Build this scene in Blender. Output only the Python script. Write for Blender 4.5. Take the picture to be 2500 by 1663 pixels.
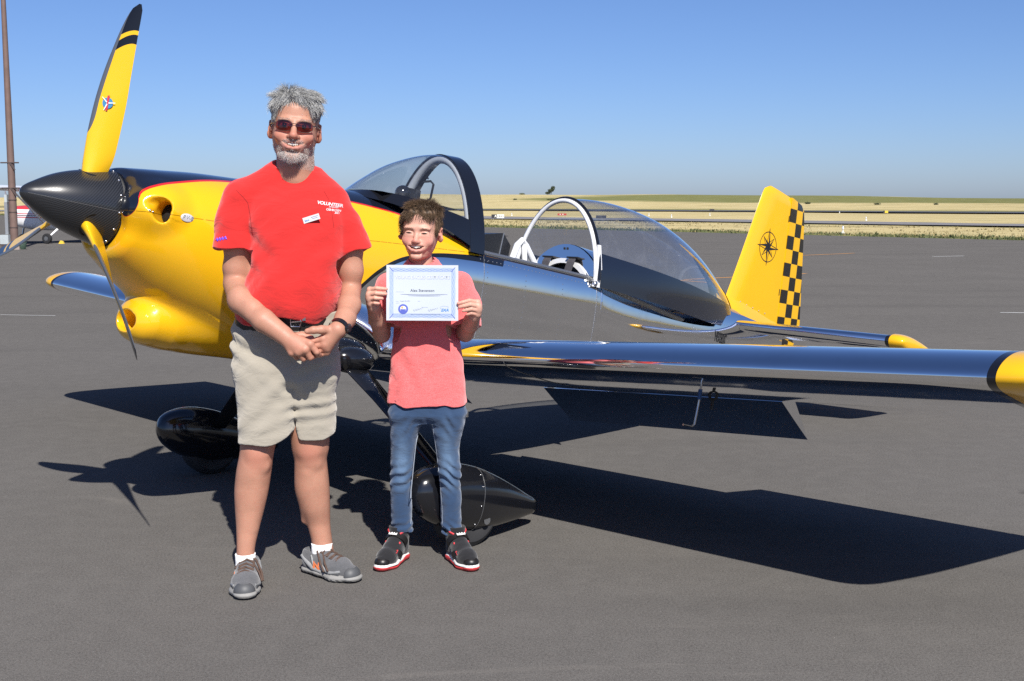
import bpy, bmesh, math, random
import numpy as np
from mathutils import Vector, Matrix
from mathutils.bvhtree import BVHTree
random.seed(7); RNG = np.random.default_rng(7)
for _o in list(bpy.data.objects): bpy.data.objects.remove(_o, do_unlink=True)
SC = bpy.context.scene
COL = SC.collection
R = math.radians

# ---------------------------------------------------------------- camera
PITCH, ROLL, CAM_H = 0.1115, -0.0016, 1.4906
cam = bpy.data.cameras.new('camera'); cam.lens = 43.19; cam.sensor_width = 36; cam.sensor_fit = 'HORIZONTAL'
cam.clip_start = .05; cam.clip_end = 30000
camo = bpy.data.objects.new('camera', cam); COL.objects.link(camo)
_f = Vector((0, math.cos(PITCH), -math.sin(PITCH))); _u = Vector((0, math.sin(PITCH), math.cos(PITCH))); _r = Vector((1, 0, 0))
_r2 = _r*math.cos(ROLL) + _u*math.sin(ROLL); _u2 = _u*math.cos(ROLL) - _r*math.sin(ROLL)
camo.matrix_world = Matrix(((_r2.x, _u2.x, -_f.x, 0), (_r2.y, _u2.y, -_f.y, 0), (_r2.z, _u2.z, -_f.z, CAM_H), (0, 0, 0, 1)))
SC.camera = camo

# ---------------------------------------------------------------- sky, sun, exposure
SUN_EL, SUN_AZ = R(43.1), R(15.3)          # the sun stands behind the camera, a little to its right
to_sun = Vector((math.sin(SUN_AZ)*math.cos(SUN_EL), -math.cos(SUN_AZ)*math.cos(SUN_EL), math.sin(SUN_EL)))
W = bpy.data.worlds.new('World'); SC.world = W; W.use_nodes = True
nt = W.node_tree; nt.nodes.clear()
sky = nt.nodes.new('ShaderNodeTexSky'); sky.sky_type = 'NISHITA'; sky.sun_disc = False
sky.sun_elevation = SUN_EL; sky.sun_rotation = math.atan2(to_sun.x, to_sun.y)
sky.altitude = 1600; sky.air_density = 1.0; sky.dust_density = 2.3; sky.ozone_density = 10.0
bg = nt.nodes.new('ShaderNodeBackground'); bg.inputs['Strength'].default_value = .0881
wo = nt.nodes.new('ShaderNodeOutputWorld')
tn = nt.nodes.new('ShaderNodeMix'); tn.data_type = 'RGBA'; tn.blend_type = 'MULTIPLY'; tn.inputs[0].default_value = 1.; tn.inputs[7].default_value = (1.05, .955, 1., 1)   # camera white balance
nt.links.new(sky.outputs[0], tn.inputs[6]); nt.links.new(tn.outputs[2], bg.inputs['Color']); nt.links.new(bg.outputs[0], wo.inputs['Surface'])
sl = bpy.data.lights.new('sun', 'SUN'); sl.energy = 5.0; sl.angle = R(.53); sl.color = (1, .955, .89)
so = bpy.data.objects.new('sun', sl); COL.objects.link(so); so.location = to_sun*60
so.rotation_euler = to_sun.to_track_quat('Z', 'Y').to_euler()
SC.view_settings.view_transform = 'Standard'; SC.view_settings.look = 'None'
SC.view_settings.exposure = .4; SC.view_settings.gamma = 1; SC.view_settings.use_curve_mapping = False
SC.cycles.use_denoising = False; SC.cycles.max_bounces = 8; SC.cycles.transparent_max_bounces = 16
SC.cycles.glossy_bounces = 5; SC.cycles.caustics_reflective = False; SC.cycles.caustics_refractive = False

# ---------------------------------------------------------------- material helpers
MATS = {}
class NT:
    """small helper around one material's node tree"""
    def __init__(s, name):
        s.m = bpy.data.materials.new(name); s.m.use_nodes = True; s.t = s.m.node_tree; s.t.nodes.clear()
        s.out = s.t.nodes.new('ShaderNodeOutputMaterial'); s.co = None
        MATS[name] = s.m
    def n(s, typ, **kw):
        nd = s.t.nodes.new('ShaderNode'+typ)
        for k, v in kw.items():
            if k in ('operation', 'blend_type', 'data_type', 'wave_type', 'bands_direction', 'feature', 'noise_dimensions', 'clamp', 'use_clamp', 'distance', 'normalize', 'wave_profile'): setattr(nd, k, v)
        return nd
    def set(s, nd, i, v):
        if hasattr(v, 'is_output') or isinstance(v, bpy.types.NodeSocket): s.t.links.new(v, nd.inputs[i])
        else: nd.inputs[i].default_value = v
    def math(s, op, a, b=None, c=None):
        nd = s.n('Math', operation=op); s.set(nd, 0, a)
        if b is not None: s.set(nd, 1, b)
        if c is not None: s.set(nd, 2, c)
        return nd.outputs[0]
    def coord(s, kind='Object'):
        if s.co is None: s.co = s.t.nodes.new('ShaderNodeTexCoord')
        return s.co.outputs[kind]
    def mapping(s, vec, loc=(0, 0, 0), rot=(0, 0, 0), scale=(1, 1, 1)):
        nd = s.n('Mapping'); s.set(nd, 0, vec); nd.inputs[1].default_value = loc; nd.inputs[2].default_value = rot; nd.inputs[3].default_value = scale
        return nd.outputs[0]
    def xyz(s, vec):
        nd = s.n('SeparateXYZ'); s.set(nd, 0, vec); return nd.outputs
    def noise(s, scale, detail=4, rough=.6, vec=None, out=0, dist=0):
        nd = s.n('TexNoise'); s.set(nd, 'Vector', vec if vec is not None else s.coord()); nd.inputs['Scale'].default_value = scale
        nd.inputs['Detail'].default_value = detail; nd.inputs['Roughness'].default_value = rough; nd.inputs['Distortion'].default_value = dist
        return nd.outputs[out]
    def ramp(s, fac, pts, interp='LINEAR'):
        nd = s.n('ValToRGB'); s.set(nd, 0, fac); cr = nd.color_ramp; cr.interpolation = interp
        while len(cr.elements) < len(pts): cr.elements.new(.5)
        for e, (p, c) in zip(cr.elements, pts):
            e.position = p; e.color = (c, c, c, 1) if isinstance(c, (int, float)) else (*c[:3], 1)
        return nd.outputs[0]
    def mix(s, fac, a, b, blend='MIX'):
        nd = s.n('Mix', data_type='RGBA', blend_type=blend); s.set(nd, 0, fac)
        for i, v in ((6, a), (7, b)):
            s.set(nd, i, (*v[:3], 1) if isinstance(v, (tuple, list)) else v)
        return nd.outputs[2]
    def mixf(s, fac, a, b):
        nd = s.n('Mix', data_type='FLOAT'); s.set(nd, 0, fac); s.set(nd, 2, a); s.set(nd, 3, b); return nd.outputs[0]
    def curve(s, x, pts):
        """real-valued piecewise curve through (x, y) points"""
        xs = [p[0] for p in pts]; ys = [p[1] for p in pts]; x0, x1 = min(xs), max(xs); y0, y1 = min(ys), max(ys)
        mr = s.n('MapRange'); s.set(mr, 0, x); mr.inputs[1].default_value = x0; mr.inputs[2].default_value = x1
        fc = s.n('FloatCurve'); s.t.links.new(mr.outputs[0], fc.inputs[1]); cu = fc.mapping.curves[0]
        q = [((a-x0)/(x1-x0), (b-y0)/(y1-y0)) for a, b in pts]
        while len(cu.points) < len(q): cu.points.new(.5, .5)
        for p, (a, b) in zip(cu.points, q): p.location = (a, b); p.handle_type = 'AUTO'
        fc.mapping.update()
        m2 = s.n('MapRange'); s.t.links.new(fc.outputs[0], m2.inputs[0]); m2.inputs[3].default_value = y0; m2.inputs[4].default_value = y1
        return m2.outputs[0]
    def bump(s, h, strength=.2, dist=.01, normal=None):
        nd = s.n('Bump'); s.set(nd, 'Height', h); nd.inputs['Strength'].default_value = strength; nd.inputs['Distance'].default_value = dist
        if normal is not None: s.set(nd, 'Normal', normal)
        return nd.outputs[0]
    def bsdf(s, color, rough=.5, metal=0., spec=.5, coat=0., coat_rough=.05, normal=None, sheen=0., sss=0., sss_r=(.01, .004, .002), drough=0.):
        nd = s.n('BsdfPrincipled'); s.set(nd, 'Base Color', (*color[:3], 1) if isinstance(color, (tuple, list)) else color)
        s.set(nd, 'Roughness', rough); s.set(nd, 'Metallic', metal); s.set(nd, 'Specular IOR Level', spec)
        s.set(nd, 'Coat Weight', coat); nd.inputs['Coat Roughness'].default_value = coat_rough
        if sheen: nd.inputs['Sheen Weight'].default_value = sheen; nd.inputs['Sheen Roughness'].default_value = .5
        if sss: nd.inputs['Subsurface Weight'].default_value = sss; nd.inputs['Subsurface Radius'].default_value = sss_r; nd.inputs['Subsurface Scale'].default_value = 1.0
        nd.inputs['Diffuse Roughness'].default_value = drough
        if normal is not None: s.set(nd, 'Normal', normal)
        s.t.links.new(nd.outputs[0], s.out.inputs[0]); return nd
def simple(name, color, rough=.5, metal=0., spec=.5, coat=0., vary=.12, vscale=8., bump=0., bscale=60., bdist=.002):
    k = NT(name); nz = k.noise(vscale, 5)
    c0 = tuple(max(0, v*(1-vary)) for v in color); c1 = tuple(min(1, v*(1+vary)) for v in color)
    col = k.mix(nz, c0, c1)
    nrm = k.bump(k.noise(bscale, 3), bump, bdist) if bump else None
    rr = k.math('MULTIPLY_ADD', k.noise(vscale*2.3, 4), rough*.35, rough*.82)
    k.bsdf(col, rr, metal, spec, coat, normal=nrm)
    return k.m

# ---------------------------------------------------------------- mesh helpers
def tagit(o, label=None, cat=None, group=None, kind=None):
    if label: o['label'] = label
    if cat: o['category'] = cat
    if group: o['group'] = group
    if kind: o['kind'] = kind
    return o
def empty(name, loc=(0, 0, 0), label=None, cat=None, group=None):
    o = bpy.data.objects.new(name, None); COL.objects.link(o); o.location = loc; o.empty_display_size = .1
    return tagit(o, label, cat, group)
def obj(name, verts, faces, mat=None, parent=None, smooth=True, angle=None, normals=None):
    """verts: list/array of 3-tuples, faces: list of index lists or an (n,3|4) int array"""
    me = bpy.data.meshes.new(name)
    if isinstance(faces, np.ndarray):
        V = np.asarray(verts, dtype=np.float32); k = faces.shape[1]
        me.vertices.add(len(V)); me.vertices.foreach_set('co', V.ravel())
        me.loops.add(faces.size); me.loops.foreach_set('vertex_index', faces.ravel().astype(np.int32))
        me.polygons.add(len(faces)); me.polygons.foreach_set('loop_start', np.arange(0, faces.size, k, dtype=np.int32))
        me.update(calc_edges=True); me.validate()
    else:
        me.from_pydata([tuple(map(float, v)) for v in verts], [], [list(map(int, f)) for f in faces]); me.update()
    if smooth: me.shade_smooth()
    if normals is not None and len(me.vertices) == len(normals):
        me.normals_split_custom_set_from_vertices([tuple(n) for n in np.asarray(normals, dtype=float)])
    elif smooth and angle: me.set_sharp_from_angle(angle=R(angle))
    if mat is not None: me.materials.append(mat if not isinstance(mat, str) else MATS[mat])
    o = bpy.data.objects.new(name, me); COL.objects.link(o)
    if parent is not None: o.parent = parent
    return o
class MB:
    """collects shapes into one mesh"""
    def __init__(s): s.v = []; s.f = []
    def add(s, v, f):
        b = len(s.v); s.v += [tuple(map(float, p)) for p in v]; s.f += [[i+b for i in q] for q in f]; return s
    def box(s, c, d, rot=None, taper=1.):
        hx, hy, hz = d[0]/2, d[1]/2, d[2]/2; P = []
        for z in (-1, 1):
            t = taper if z > 0 else 1
            for x, y in ((-1, -1), (1, -1), (1, 1), (-1, 1)):
                p = Vector((x*hx*t, y*hy*t, z*hz)); P.append((rot @ p if rot else p)+Vector(c))
        return s.add(P, [[3, 2, 1, 0], [4, 5, 6, 7], [0, 1, 5, 4], [1, 2, 6, 5], [2, 3, 7, 6], [3, 0, 4, 7]])
    def tube(s, pts, r, n=10, cap=True, flat=1., up=None):
        P = [Vector(p) for p in pts]; rs = r if isinstance(r, (list, tuple)) else [r]*len(P); rings = []; prev = None
        for i, p in enumerate(P):
            t = (P[min(i+1, len(P)-1)]-P[max(i-1, 0)]).normalized()
            if prev is None:
                a = Vector(up) if up else (Vector((0, 0, 1)) if abs(t.z) < .9 else Vector((1, 0, 0)))
                a = (a - t*a.dot(t)).normalized()
            else: a = (prev - t*prev.dot(t)).normalized()
            prev = a; b = t.cross(a)
            rings.append([p+(a*math.cos(2*math.pi*k/n)*flat+b*math.sin(2*math.pi*k/n))*rs[i] for k in range(n)])
        return s.loft(rings, cap=cap)
    def loft(s, rings, closed=True, cap=False, flip=False):
        n = len(rings[0]); v = [p for r in rings for p in r]; f = []
        for i in range(len(rings)-1):
            for k in range(n if closed else n-1):
                q = [i*n+k, i*n+(k+1) % n, (i+1)*n+(k+1) % n, (i+1)*n+k]; f.append(q[::-1] if flip else q)
        if cap:
            a = list(range(n)); b = [(len(rings)-1)*n+k for k in range(n)]
            f.append(a if flip else a[::-1]); f.append(b[::-1] if flip else b)
        return s.add(v, f)
    def lathe(s, prof, n=24, origin=(0, 0, 0), axis='x'):
        rings = []
        for a, r in prof:
            ring = []
            for k in range(n):
                c, q = math.cos(2*math.pi*k/n)*r, math.sin(2*math.pi*k/n)*r
                p = {'x': (a, c, q), 'y': (q, a, c), 'z': (c, q, a)}[axis]
                ring.append(tuple(p[i]+origin[i] for i in range(3)))
            rings.append(ring)
        return s.loft(rings)
    def sphere(s, c, r, n=10, m=7, scale=(1, 1, 1), rot=None):
        rings = []
        for i in range(m+1):
            a = math.pi*i/m; ring = []
            for k in range(n):
                b = 2*math.pi*k/n; p = Vector((math.sin(a)*math.cos(b)*r*scale[0], math.sin(a)*math.sin(b)*r*scale[1], -math.cos(a)*r*scale[2]))
                ring.append((rot @ p if rot else p)+Vector(c))
            rings.append(ring)
        return s.loft(rings)
    def extrude(s, poly, depth, frame):
        """poly: 2-D outline; frame(u, v, w) -> 3-D; w runs 0..depth"""
        n = len(poly); v = [frame(a, b, 0) for a, b in poly]+[frame(a, b, depth) for a, b in poly]
        return s.add(v, [list(range(n))[::-1], list(range(n, 2*n))]+[[k, (k+1) % n, n+(k+1) % n, n+k] for k in range(n)])
    def build(s, name, mat, parent=None, smooth=True, angle=40, off=None):
        v = s.v if off is None else [(a+off[0], b+off[1], c+off[2]) for a, b, c in s.v]
        o = obj(name, v, s.f, mat, parent, smooth, angle)
        bm = bmesh.new(); bm.from_mesh(o.data); bmesh.ops.remove_doubles(bm, verts=bm.verts, dist=1e-6)
        bmesh.ops.recalc_face_normals(bm, faces=bm.faces); bm.to_mesh(o.data); bm.free()
        if smooth:
            o.data.shade_smooth()
            if angle: o.data.set_sharp_from_angle(angle=R(angle))
        return o
def interp(xs, pts):
    """smooth (monotone-ish) interpolation of columns of pts = [(x, a, b, ...)]"""
    P = np.array(pts, float); X = P[:, 0]; xs = np.atleast_1d(np.asarray(xs, float)); out = []
    for c in range(1, P.shape[1]):
        Yc = P[:, c]; d = np.diff(Yc)/np.diff(X); m = np.empty(len(X)); m[1:-1] = (d[1:]+d[:-1])/2; m[0] = d[0]; m[-1] = d[-1]
        for i in range(1, len(X)-1):
            if d[i-1]*d[i] <= 0: m[i] = 0
            else:
                m[i] = math.copysign(min(abs(m[i]), 3*abs(d[i-1]), 3*abs(d[i])), m[i])
        i = np.clip(np.searchsorted(X, xs)-1, 0, len(X)-2); hh = X[i+1]-X[i]; t = np.clip((xs-X[i])/hh, 0, 1)
        out.append((2*t**3-3*t**2+1)*Yc[i]+(t**3-2*t**2+t)*hh*m[i]+(-2*t**3+3*t**2)*Yc[i+1]+(t**3-t**2)*hh*m[i+1])
    return np.array(out).T

# ---------------------------------------------------------------- signed-distance volumes -> one continuous surface
class Vol:
    def __init__(s, lo, hi, h):
        s.lo = np.array(lo, float); s.h = h; s.n = np.ceil((np.array(hi)-s.lo)/h).astype(int)+1
        s.ax = [s.lo[i]+h*np.arange(s.n[i]) for i in range(3)]
        s.D = np.full(s.n, 1., np.float32); s.M = None; s.fs = 1.
    def frame(s, M=None, scale=1.):
        """following shapes are given in this local frame (local -> volume)"""
        s.M = None if M is None else np.array(M, float); s.fs = scale; return s
    def region(s, lo, hi):
        a = np.clip(np.floor((np.array(lo)-s.lo)/s.h).astype(int), 0, s.n-1); b = np.clip(np.ceil((np.array(hi)-s.lo)/s.h).astype(int)+1, 1, s.n)
        sl_ = tuple(slice(a[i], max(b[i], a[i])) for i in range(3))
        g = [s.ax[i][sl_[i]].reshape([-1 if j == i else 1 for j in range(3)]).astype(np.float32) for i in range(3)]
        return sl_, g
    def op(s, fn, lo, hi, k=.01, mode='u'):
        pad = k*1.2+2*s.h; lo = np.array(lo, float); hi = np.array(hi, float)
        if s.M is not None:
            lo -= pad/s.fs; hi += pad/s.fs; C = np.array([[(lo, hi)[a][0], (lo, hi)[b][1], (lo, hi)[c][2]] for a in (0, 1) for b in (0, 1) for c in (0, 1)]) @ s.M[:3, :3].T+s.M[:3, 3]
            sl_, g = s.region(C.min(0), C.max(0))
        else: sl_, g = s.region(lo-pad, hi+pad)
        if min(s.D[sl_].shape) == 0: return s
        if s.M is not None:
            I = np.linalg.inv(s.M).astype(np.float32); x, y, z = g; k = k*s.fs
            g = [I[i, 0]*x+I[i, 1]*y+I[i, 2]*z+I[i, 3] for i in range(3)]
            d = fn(*g)*s.fs; A = s.D[sl_]
        else: d = np.broadcast_to(fn(*g), s.D[sl_].shape); A = s.D[sl_]
        if mode == 'u':
            hq = np.clip(.5+.5*(A-d)/k, 0, 1) if k > 0 else (A > d)*1.
            s.D[sl_] = A*(1-hq)+d*hq-k*hq*(1-hq)
        else:
            d = -d; hq = np.clip(.5+.5*(d-A)/k, 0, 1) if k > 0 else (d > A)*1.
            s.D[sl_] = A*(1-hq)+d*hq+k*hq*(1-hq)
        return s
    def ell(s, c, r, rot=None, k=.01, mode='u'):
        c = np.array(c, float); r = np.array(r, float); M = np.eye(3) if rot is None else np.array(rot)   # rot: world->local rows
        def fn(x, y, z):
            dx, dy, dz = x-c[0], y-c[1], z-c[2]
            q = [(M[i, 0]*dx+M[i, 1]*dy+M[i, 2]*dz) for i in range(3)]
            k0 = np.sqrt(sum((q[i]/r[i])**2 for i in range(3))); k1 = np.sqrt(sum((q[i]/r[i]**2)**2 for i in range(3)))
            return k0*(k0-1)/np.maximum(k1, 1e-6)
        m = np.sqrt((np.abs(M.T)**2 @ r**2)) if rot is not None else r
        return s.op(fn, c-m, c+m, k, mode)
    def cone(s, a, b, ra, rb, k=.01, mode='u', sq=None):
        """round cone a->b; sq = (axis, factor) squashes the section along a unit axis"""
        a = np.array(a, float); b = np.array(b, float)
        def fn(x, y, z):
            ab = b-a; L2 = ab@ab; px, py, pz = x-a[0], y-a[1], z-a[2]
            t = np.clip((px*ab[0]+py*ab[1]+pz*ab[2])/L2, 0, 1)
            qx, qy, qz = px-t*ab[0], py-t*ab[1], pz-t*ab[2]
            d2 = qx**2+qy**2+qz**2
            if sq is not None:
                u = np.array(sq[0], float); u = u/np.linalg.norm(u); w = qx*u[0]+qy*u[1]+qz*u[2]; d2 = d2+w*w*(1/sq[1]**2-1)
            return np.sqrt(d2)-(ra+(rb-ra)*t)
        m = max(ra, rb); return s.op(fn, np.minimum(a, b)-m, np.maximum(a, b)+m, k, mode)
    def chain(s, pts, rs, k=.01, mode='u', sq=None):
        for i in range(len(pts)-1): s.cone(pts[i], pts[i+1], rs[i], rs[i+1], k, mode, sq)
        return s
    def stack(s, secs, k=.01, mode='u', n=2.0, ends=.0):
        """sections (z, cx, cy, rx, ry_front, ry_back) lofted along z"""
        P = np.array(secs, float); z0, z1 = P[:, 0].min(), P[:, 0].max(); P = P[np.argsort(P[:, 0])]
        def fn(x, y, z):
            q = interp(np.clip(z.ravel(), z0, z1), P); cx, cy, rx, rf, rb = [q[:, i].reshape(z.shape).astype(np.float32) for i in range(5)]
            ry = np.where(y < cy, rf, rb)
            e = (np.abs((x-cx)/rx)**n+np.abs((y-cy)/ry)**n)**(1/n)
            d = (e-1)*np.minimum(rx, ry)
            dz = np.maximum(z0-z, z-z1)
            if ends > 0: return np.where(dz > -ends, np.maximum(d, -9)+0*z, d) if False else np.sqrt(np.maximum(d+ends, 0)**2+np.maximum(dz+ends, 0)**2)-ends+np.minimum(np.maximum(d+ends, dz+ends), 0)
            return np.maximum(d, dz)
        ex = P[:, 3].max(); lo = (np.min(P[:, 1])-ex, np.min(P[:, 2]-P[:, 4]), z0); hi = (np.max(P[:, 1])+ex, np.max(P[:, 2]+P[:, 5]), z1)
        return s.op(fn, lo, hi, k, mode)
    def disp(s, fn, lo, hi):
        sl_, g = s.region(lo, hi); s.D[sl_] += np.broadcast_to(fn(*g), s.D[sl_].shape).astype(np.float32); return s
    def mesh(s, smooth=0):
        D = s.D; ins = D < 0; nx, ny, nz = D.shape
        cnt = np.zeros((nx-1, ny-1, nz-1), np.int8)
        for dx in (0, 1):
            for dy in (0, 1):
                for dz in (0, 1): cnt += ins[dx:nx-1+dx, dy:ny-1+dy, dz:nz-1+dz]
        act = (cnt > 0) & (cnt < 8); I, J, K = np.nonzero(act); idx = np.full(act.shape, -1, np.int32); idx[I, J, K] = np.arange(len(I))
        cor = {(a, b, c): D[I+a, J+b, K+c].astype(np.float64) for a in (0, 1) for b in (0, 1) for c in (0, 1)}
        S = np.zeros((len(I), 3)); C = np.zeros(len(I))
        for p in cor:
            for ax in range(3):
                if p[ax] == 0:
                    q = list(p); q[ax] = 1; q = tuple(q); a, b = cor[p], cor[q]; m = (a < 0) != (b < 0)
                    t = np.where(m, a/np.where(m, a-b, 1), 0)
                    for i in range(3): S[:, i] += np.where(m, p[i]+(t if i == ax else 0), 0)
                    C += m
        V = S/C[:, None]
        G = np.zeros_like(V)
        for p, v in cor.items():
            for i in range(3):
                w = (1 if p[i] else -1)*np.prod([np.where(p[j], V[:, j], 1-V[:, j]) for j in range(3) if j != i], axis=0); G[:, i] += w*v
        G /= np.maximum(np.linalg.norm(G, axis=1), 1e-9)[:, None]
        V = (V+np.stack([I, J, K], 1))*s.h+s.lo
        F = []
        for ax in range(3):
            sa = [slice(None)]*3; sb = [slice(None)]*3; sa[ax] = slice(0, -1); sb[ax] = slice(1, None)
            e = ins[tuple(sa)] != ins[tuple(sb)]; pi = np.stack(np.nonzero(e), 1); o1, o2 = [(1, 2), (2, 0), (0, 1)][ax]
            ok = (pi[:, o1] > 0) & (pi[:, o2] > 0) & (pi[:, o1] < D.shape[o1]-1) & (pi[:, o2] < D.shape[o2]-1); pi = pi[ok]
            if len(pi) == 0: continue
            fl = ins[pi[:, 0], pi[:, 1], pi[:, 2]]; q = []
            for d1, d2 in ((-1, -1), (0, -1), (0, 0), (-1, 0)):
                c = pi.copy(); c[:, o1] += d1; c[:, o2] += d2; q.append(idx[c[:, 0], c[:, 1], c[:, 2]])
            q = np.stack(q, 1); q[~fl] = q[~fl][:, ::-1]; F.append(q)
        F = np.concatenate(F)
        for _ in range(smooth):
            acc = np.zeros_like(V); cn = np.zeros(len(V))
            for a, b in ((0, 1), (1, 2), (2, 3), (3, 0)):
                np.add.at(acc, F[:, a], V[F[:, b]]); np.add.at(acc, F[:, b], V[F[:, a]]); np.add.at(cn, F[:, a], 1); np.add.at(cn, F[:, b], 1)
            V = V*.5+.5*acc/np.maximum(cn, 1)[:, None]
        return V, F, G
    def build(s, name, mat, parent=None, smooth=1, normals=True):
        V, F, G = s.mesh(smooth); return obj(name, V, F, mat, parent, True, None, G if normals else None)
def vnoise(x, y, z, f, seed=0):
    """cheap smooth pseudo-noise from a few sines, -1..1"""
    a = np.sin(f*(x*1.0+.7*y-.3*z)+seed*1.7)+np.sin(f*(-.6*x+1.1*y+.9*z)*1.31+seed*2.9)+np.sin(f*(.4*x-.5*y+1.2*z)*.83+seed*.7)
    return a/3
# ================================================================ setting: apron, field, far strips
E1 = Vector((1, -1.3, 0)).normalized(); EN = Vector((1.3, 1, 0)).normalized()   # along / across the apron edge
def uv2w(u, v, z=0.): return (EN.x*u - E1.x*v, EN.y*u - E1.y*v, z)              # u: away from camera, v: along the edge to the far left
def asphalt():
    k = NT('asphalt'); P = k.coord()
    fine = k.noise(230, 3, .75); fine2 = k.noise(95, 3, .7); mid = k.noise(9, 5, .65); big = k.noise(.55, 5, .6)
    vo = k.n('TexVoronoi'); k.set(vo, 'Vector', P); vo.inputs['Scale'].default_value = 420
    base = k.mix(k.ramp(big, [(.3, 0.), (.7, 1.)]), (.122, .113, .101), (.166, .154, .138))
    base = k.mix(k.ramp(fine, [(.32, 0.), (.5, .5), (.7, 1.)]), k.mix(.62, base, (.03, .028, .027)), k.mix(.5, base, (.27, .262, .25)))
    base = k.mix(k.ramp(fine2, [(.3, .55), (.55, 0.)]), base, (.05, .047, .045))
    base = k.mix(k.ramp(vo.outputs['Color'], [(.955, 0.), (.985, .6)]), base, (.5, .48, .46))
    base = k.mix(k.math('MULTIPLY', k.ramp(mid, [(.42, 0.), (.75, 1.)]), .22), base, (.20, .19, .175))
    # dusty streaks dragged along one way
    st = k.noise(1.1, 6, .72, k.mapping(P, rot=(0, 0, R(24)), scale=(.55, 3.4, 1)), dist=.6)
    base = k.mix(k.math('MULTIPLY', k.ramp(st, [(.62, 0.), (.80, 1.)]), .45), base, (.24, .222, .198))
    # sealed seams / tyre smears far out
    sm = k.noise(.35, 4, .6, k.mapping(P, rot=(0, 0, R(-20)), scale=(.25, 2.2, 1)))
    base = k.mix(k.math('MULTIPLY', k.ramp(sm, [(.56, 0.), (.66, 1.)]), .16), base, (.07, .068, .067))
    sp = k.n('TexVoronoi'); k.set(sp, 'Vector', k.mapping(P, loc=(.3, .7, 0), scale=(1, 1, 0))); sp.inputs['Scale'].default_value = .9
    base = k.mix(k.math('MULTIPLY', k.ramp(k.math('ADD', sp.outputs['Distance'], k.math('MULTIPLY', mid, .06)), [(.055, 1.), (.085, 0.)]), k.math('MULTIPLY', k.ramp(big, [(.5, 0.), (.62, 1.)]), .45)), base, (.045, .043, .042))
    h = k.math('ADD', fine, k.math('MULTIPLY', fine2, .8))
    k.bsdf(base, k.math('MULTIPLY_ADD', fine2, .2, .78), spec=.0, normal=k.bump(h, .22, .004)); return k.m
def field():
    k = NT('field'); P = k.coord(); x, y, z = k.xyz(P)[:3]
    u = k.math('ADD', k.math('MULTIPLY', x, EN.x), k.math('MULTIPLY', y, EN.y))
    Q = k.mapping(P, rot=(0, 0, math.atan2(1.3, 1)), scale=(.22, 1, 1)); n1 = k.noise(.09, 6, .7, Q); n2 = k.noise(.9, 5, .7, Q); n3 = k.noise(6, 3, .7)
    n1c = k.noise(.055, 5, .7, Q)
    straw = k.mix(k.ramp(k.math('ADD', k.math('MULTIPLY', n2, .5), k.math('MULTIPLY', n1c, .55)), [(.3, 0.), (.7, 1.)]), (.30, .242, .112), (.47, .398, .22)); straw = k.mix(k.ramp(n3, [(.35, .4), (.6, 0.)]), straw, (.21, .165, .07))
    green = k.mix(k.ramp(n2, [(.3, 0.), (.7, 1.)]), (.070, .080, .026), (.19, .182, .070))
    near = k.curve(u, [(40, 1.), (46, .9), (49, .45), (54, .30), (62, .25), (69, .55), (77, .5), (84, .05), (140, .05), (168, .05), (176, .55), (200, .3), (255, .25), (285, .55), (305, .85), (398, .95), (404, .05), (420, 0.)])
    vv = k.math('SUBTRACT', k.math('MULTIPLY', y, -E1.y), k.math('MULTIPLY', x, E1.x)); near = k.math('SUBTRACT', near, k.math('MULTIPLY', k.curve(u, [(0, 0.), (255, 0.), (300, .6), (420, .6)]), k.curve(vv, [(0, 0.), (330, 0.), (430, 1.), (600, 1.)])))
    g = k.math('ADD', k.math('SUBTRACT', near, .5), n1); g = k.math('ADD', g, k.math('MULTIPLY', k.math('SUBTRACT', n2, .5), .5))
    c = k.mix(k.ramp(g, [(.36, 0.), (.60, 1.)]), straw, green)
    c = k.mix(k.math('MULTIPLY', k.ramp(k.noise(.35, 4, .7, Q), [(.54, 0.), (.64, 1.)]), .75), c, (.095, .098, .038))
    k.bsdf(c, .95, spec=.1, drough=1., normal=k.bump(n3, .5, .15)); return k.m
asphalt(); field()
simple('taxiway_tar', (.20, .19, .185), .85, vscale=.3); simple('runway_tar', (.075, .077, .082), .8, vscale=.2)
simple('line_orange', (.62, .30, .08), .8, vscale=3, vary=.4); simple('line_white', (.6, .6, .57), .8, vscale=6, vary=.35)

# terrain: one sheet out to the horizon; a low rise behind the runway
us = [-9000, -2500, -600, -150, -40, 0, 25, 40, 44.9, 45.6, 46.2, 48, 52, 58, 66, 80, 100, 125, 140, 160, 172, 185, 200, 225, 255, 290, 325, 360, 385, 400, 408, 425, 470, 600, 1200, 3000, 9000]
vs = list(np.linspace(-3000, -600, 7))+list(np.arange(-500, 1000, 20))+list(np.linspace(1000, 2600, 41))+[3200, 5000, 9000]
crest = lambda v: float(np.interp(v, [-3000, 0, 229, 325, 556, 900, 1500, 3000], [1.2, 1.6, 2.9, 4.2, 6.4, 7.6, 8.8, 9.]))
def terr(u, v):
    if u < 45.2: return -.03
    b = .05*math.sin(v*.11)+.05*math.sin(v*.037+u*.2)
    r = min(max((u-165)/235, 0), 1); r = r*r*(3-2*r)*.75+r*.25
    z = r*(crest(v)+.22*math.sin(v*.021)+.12*math.sin(v*.063+1))
    if u > 402: z -= (u-402)*.012 if u < 900 else 6+(u-900)*.002
    return z + b*min(1, (u-45.2)/8)*.6+.01
V = [uv2w(u, v, terr(u, v)) for u in us for v in vs]; n = len(vs)
F = [[i*n+j, i*n+j+1, (i+1)*n+j+1, (i+1)*n+j] for i in range(len(us)-1) for j in range(n-1)]
g = obj('ground', V, F, 'field'); tagit(g, kind='structure')
bm = bmesh.new(); bm.from_mesh(g.data); bmesh.ops.recalc_face_normals(bm, faces=bm.faces)
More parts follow.
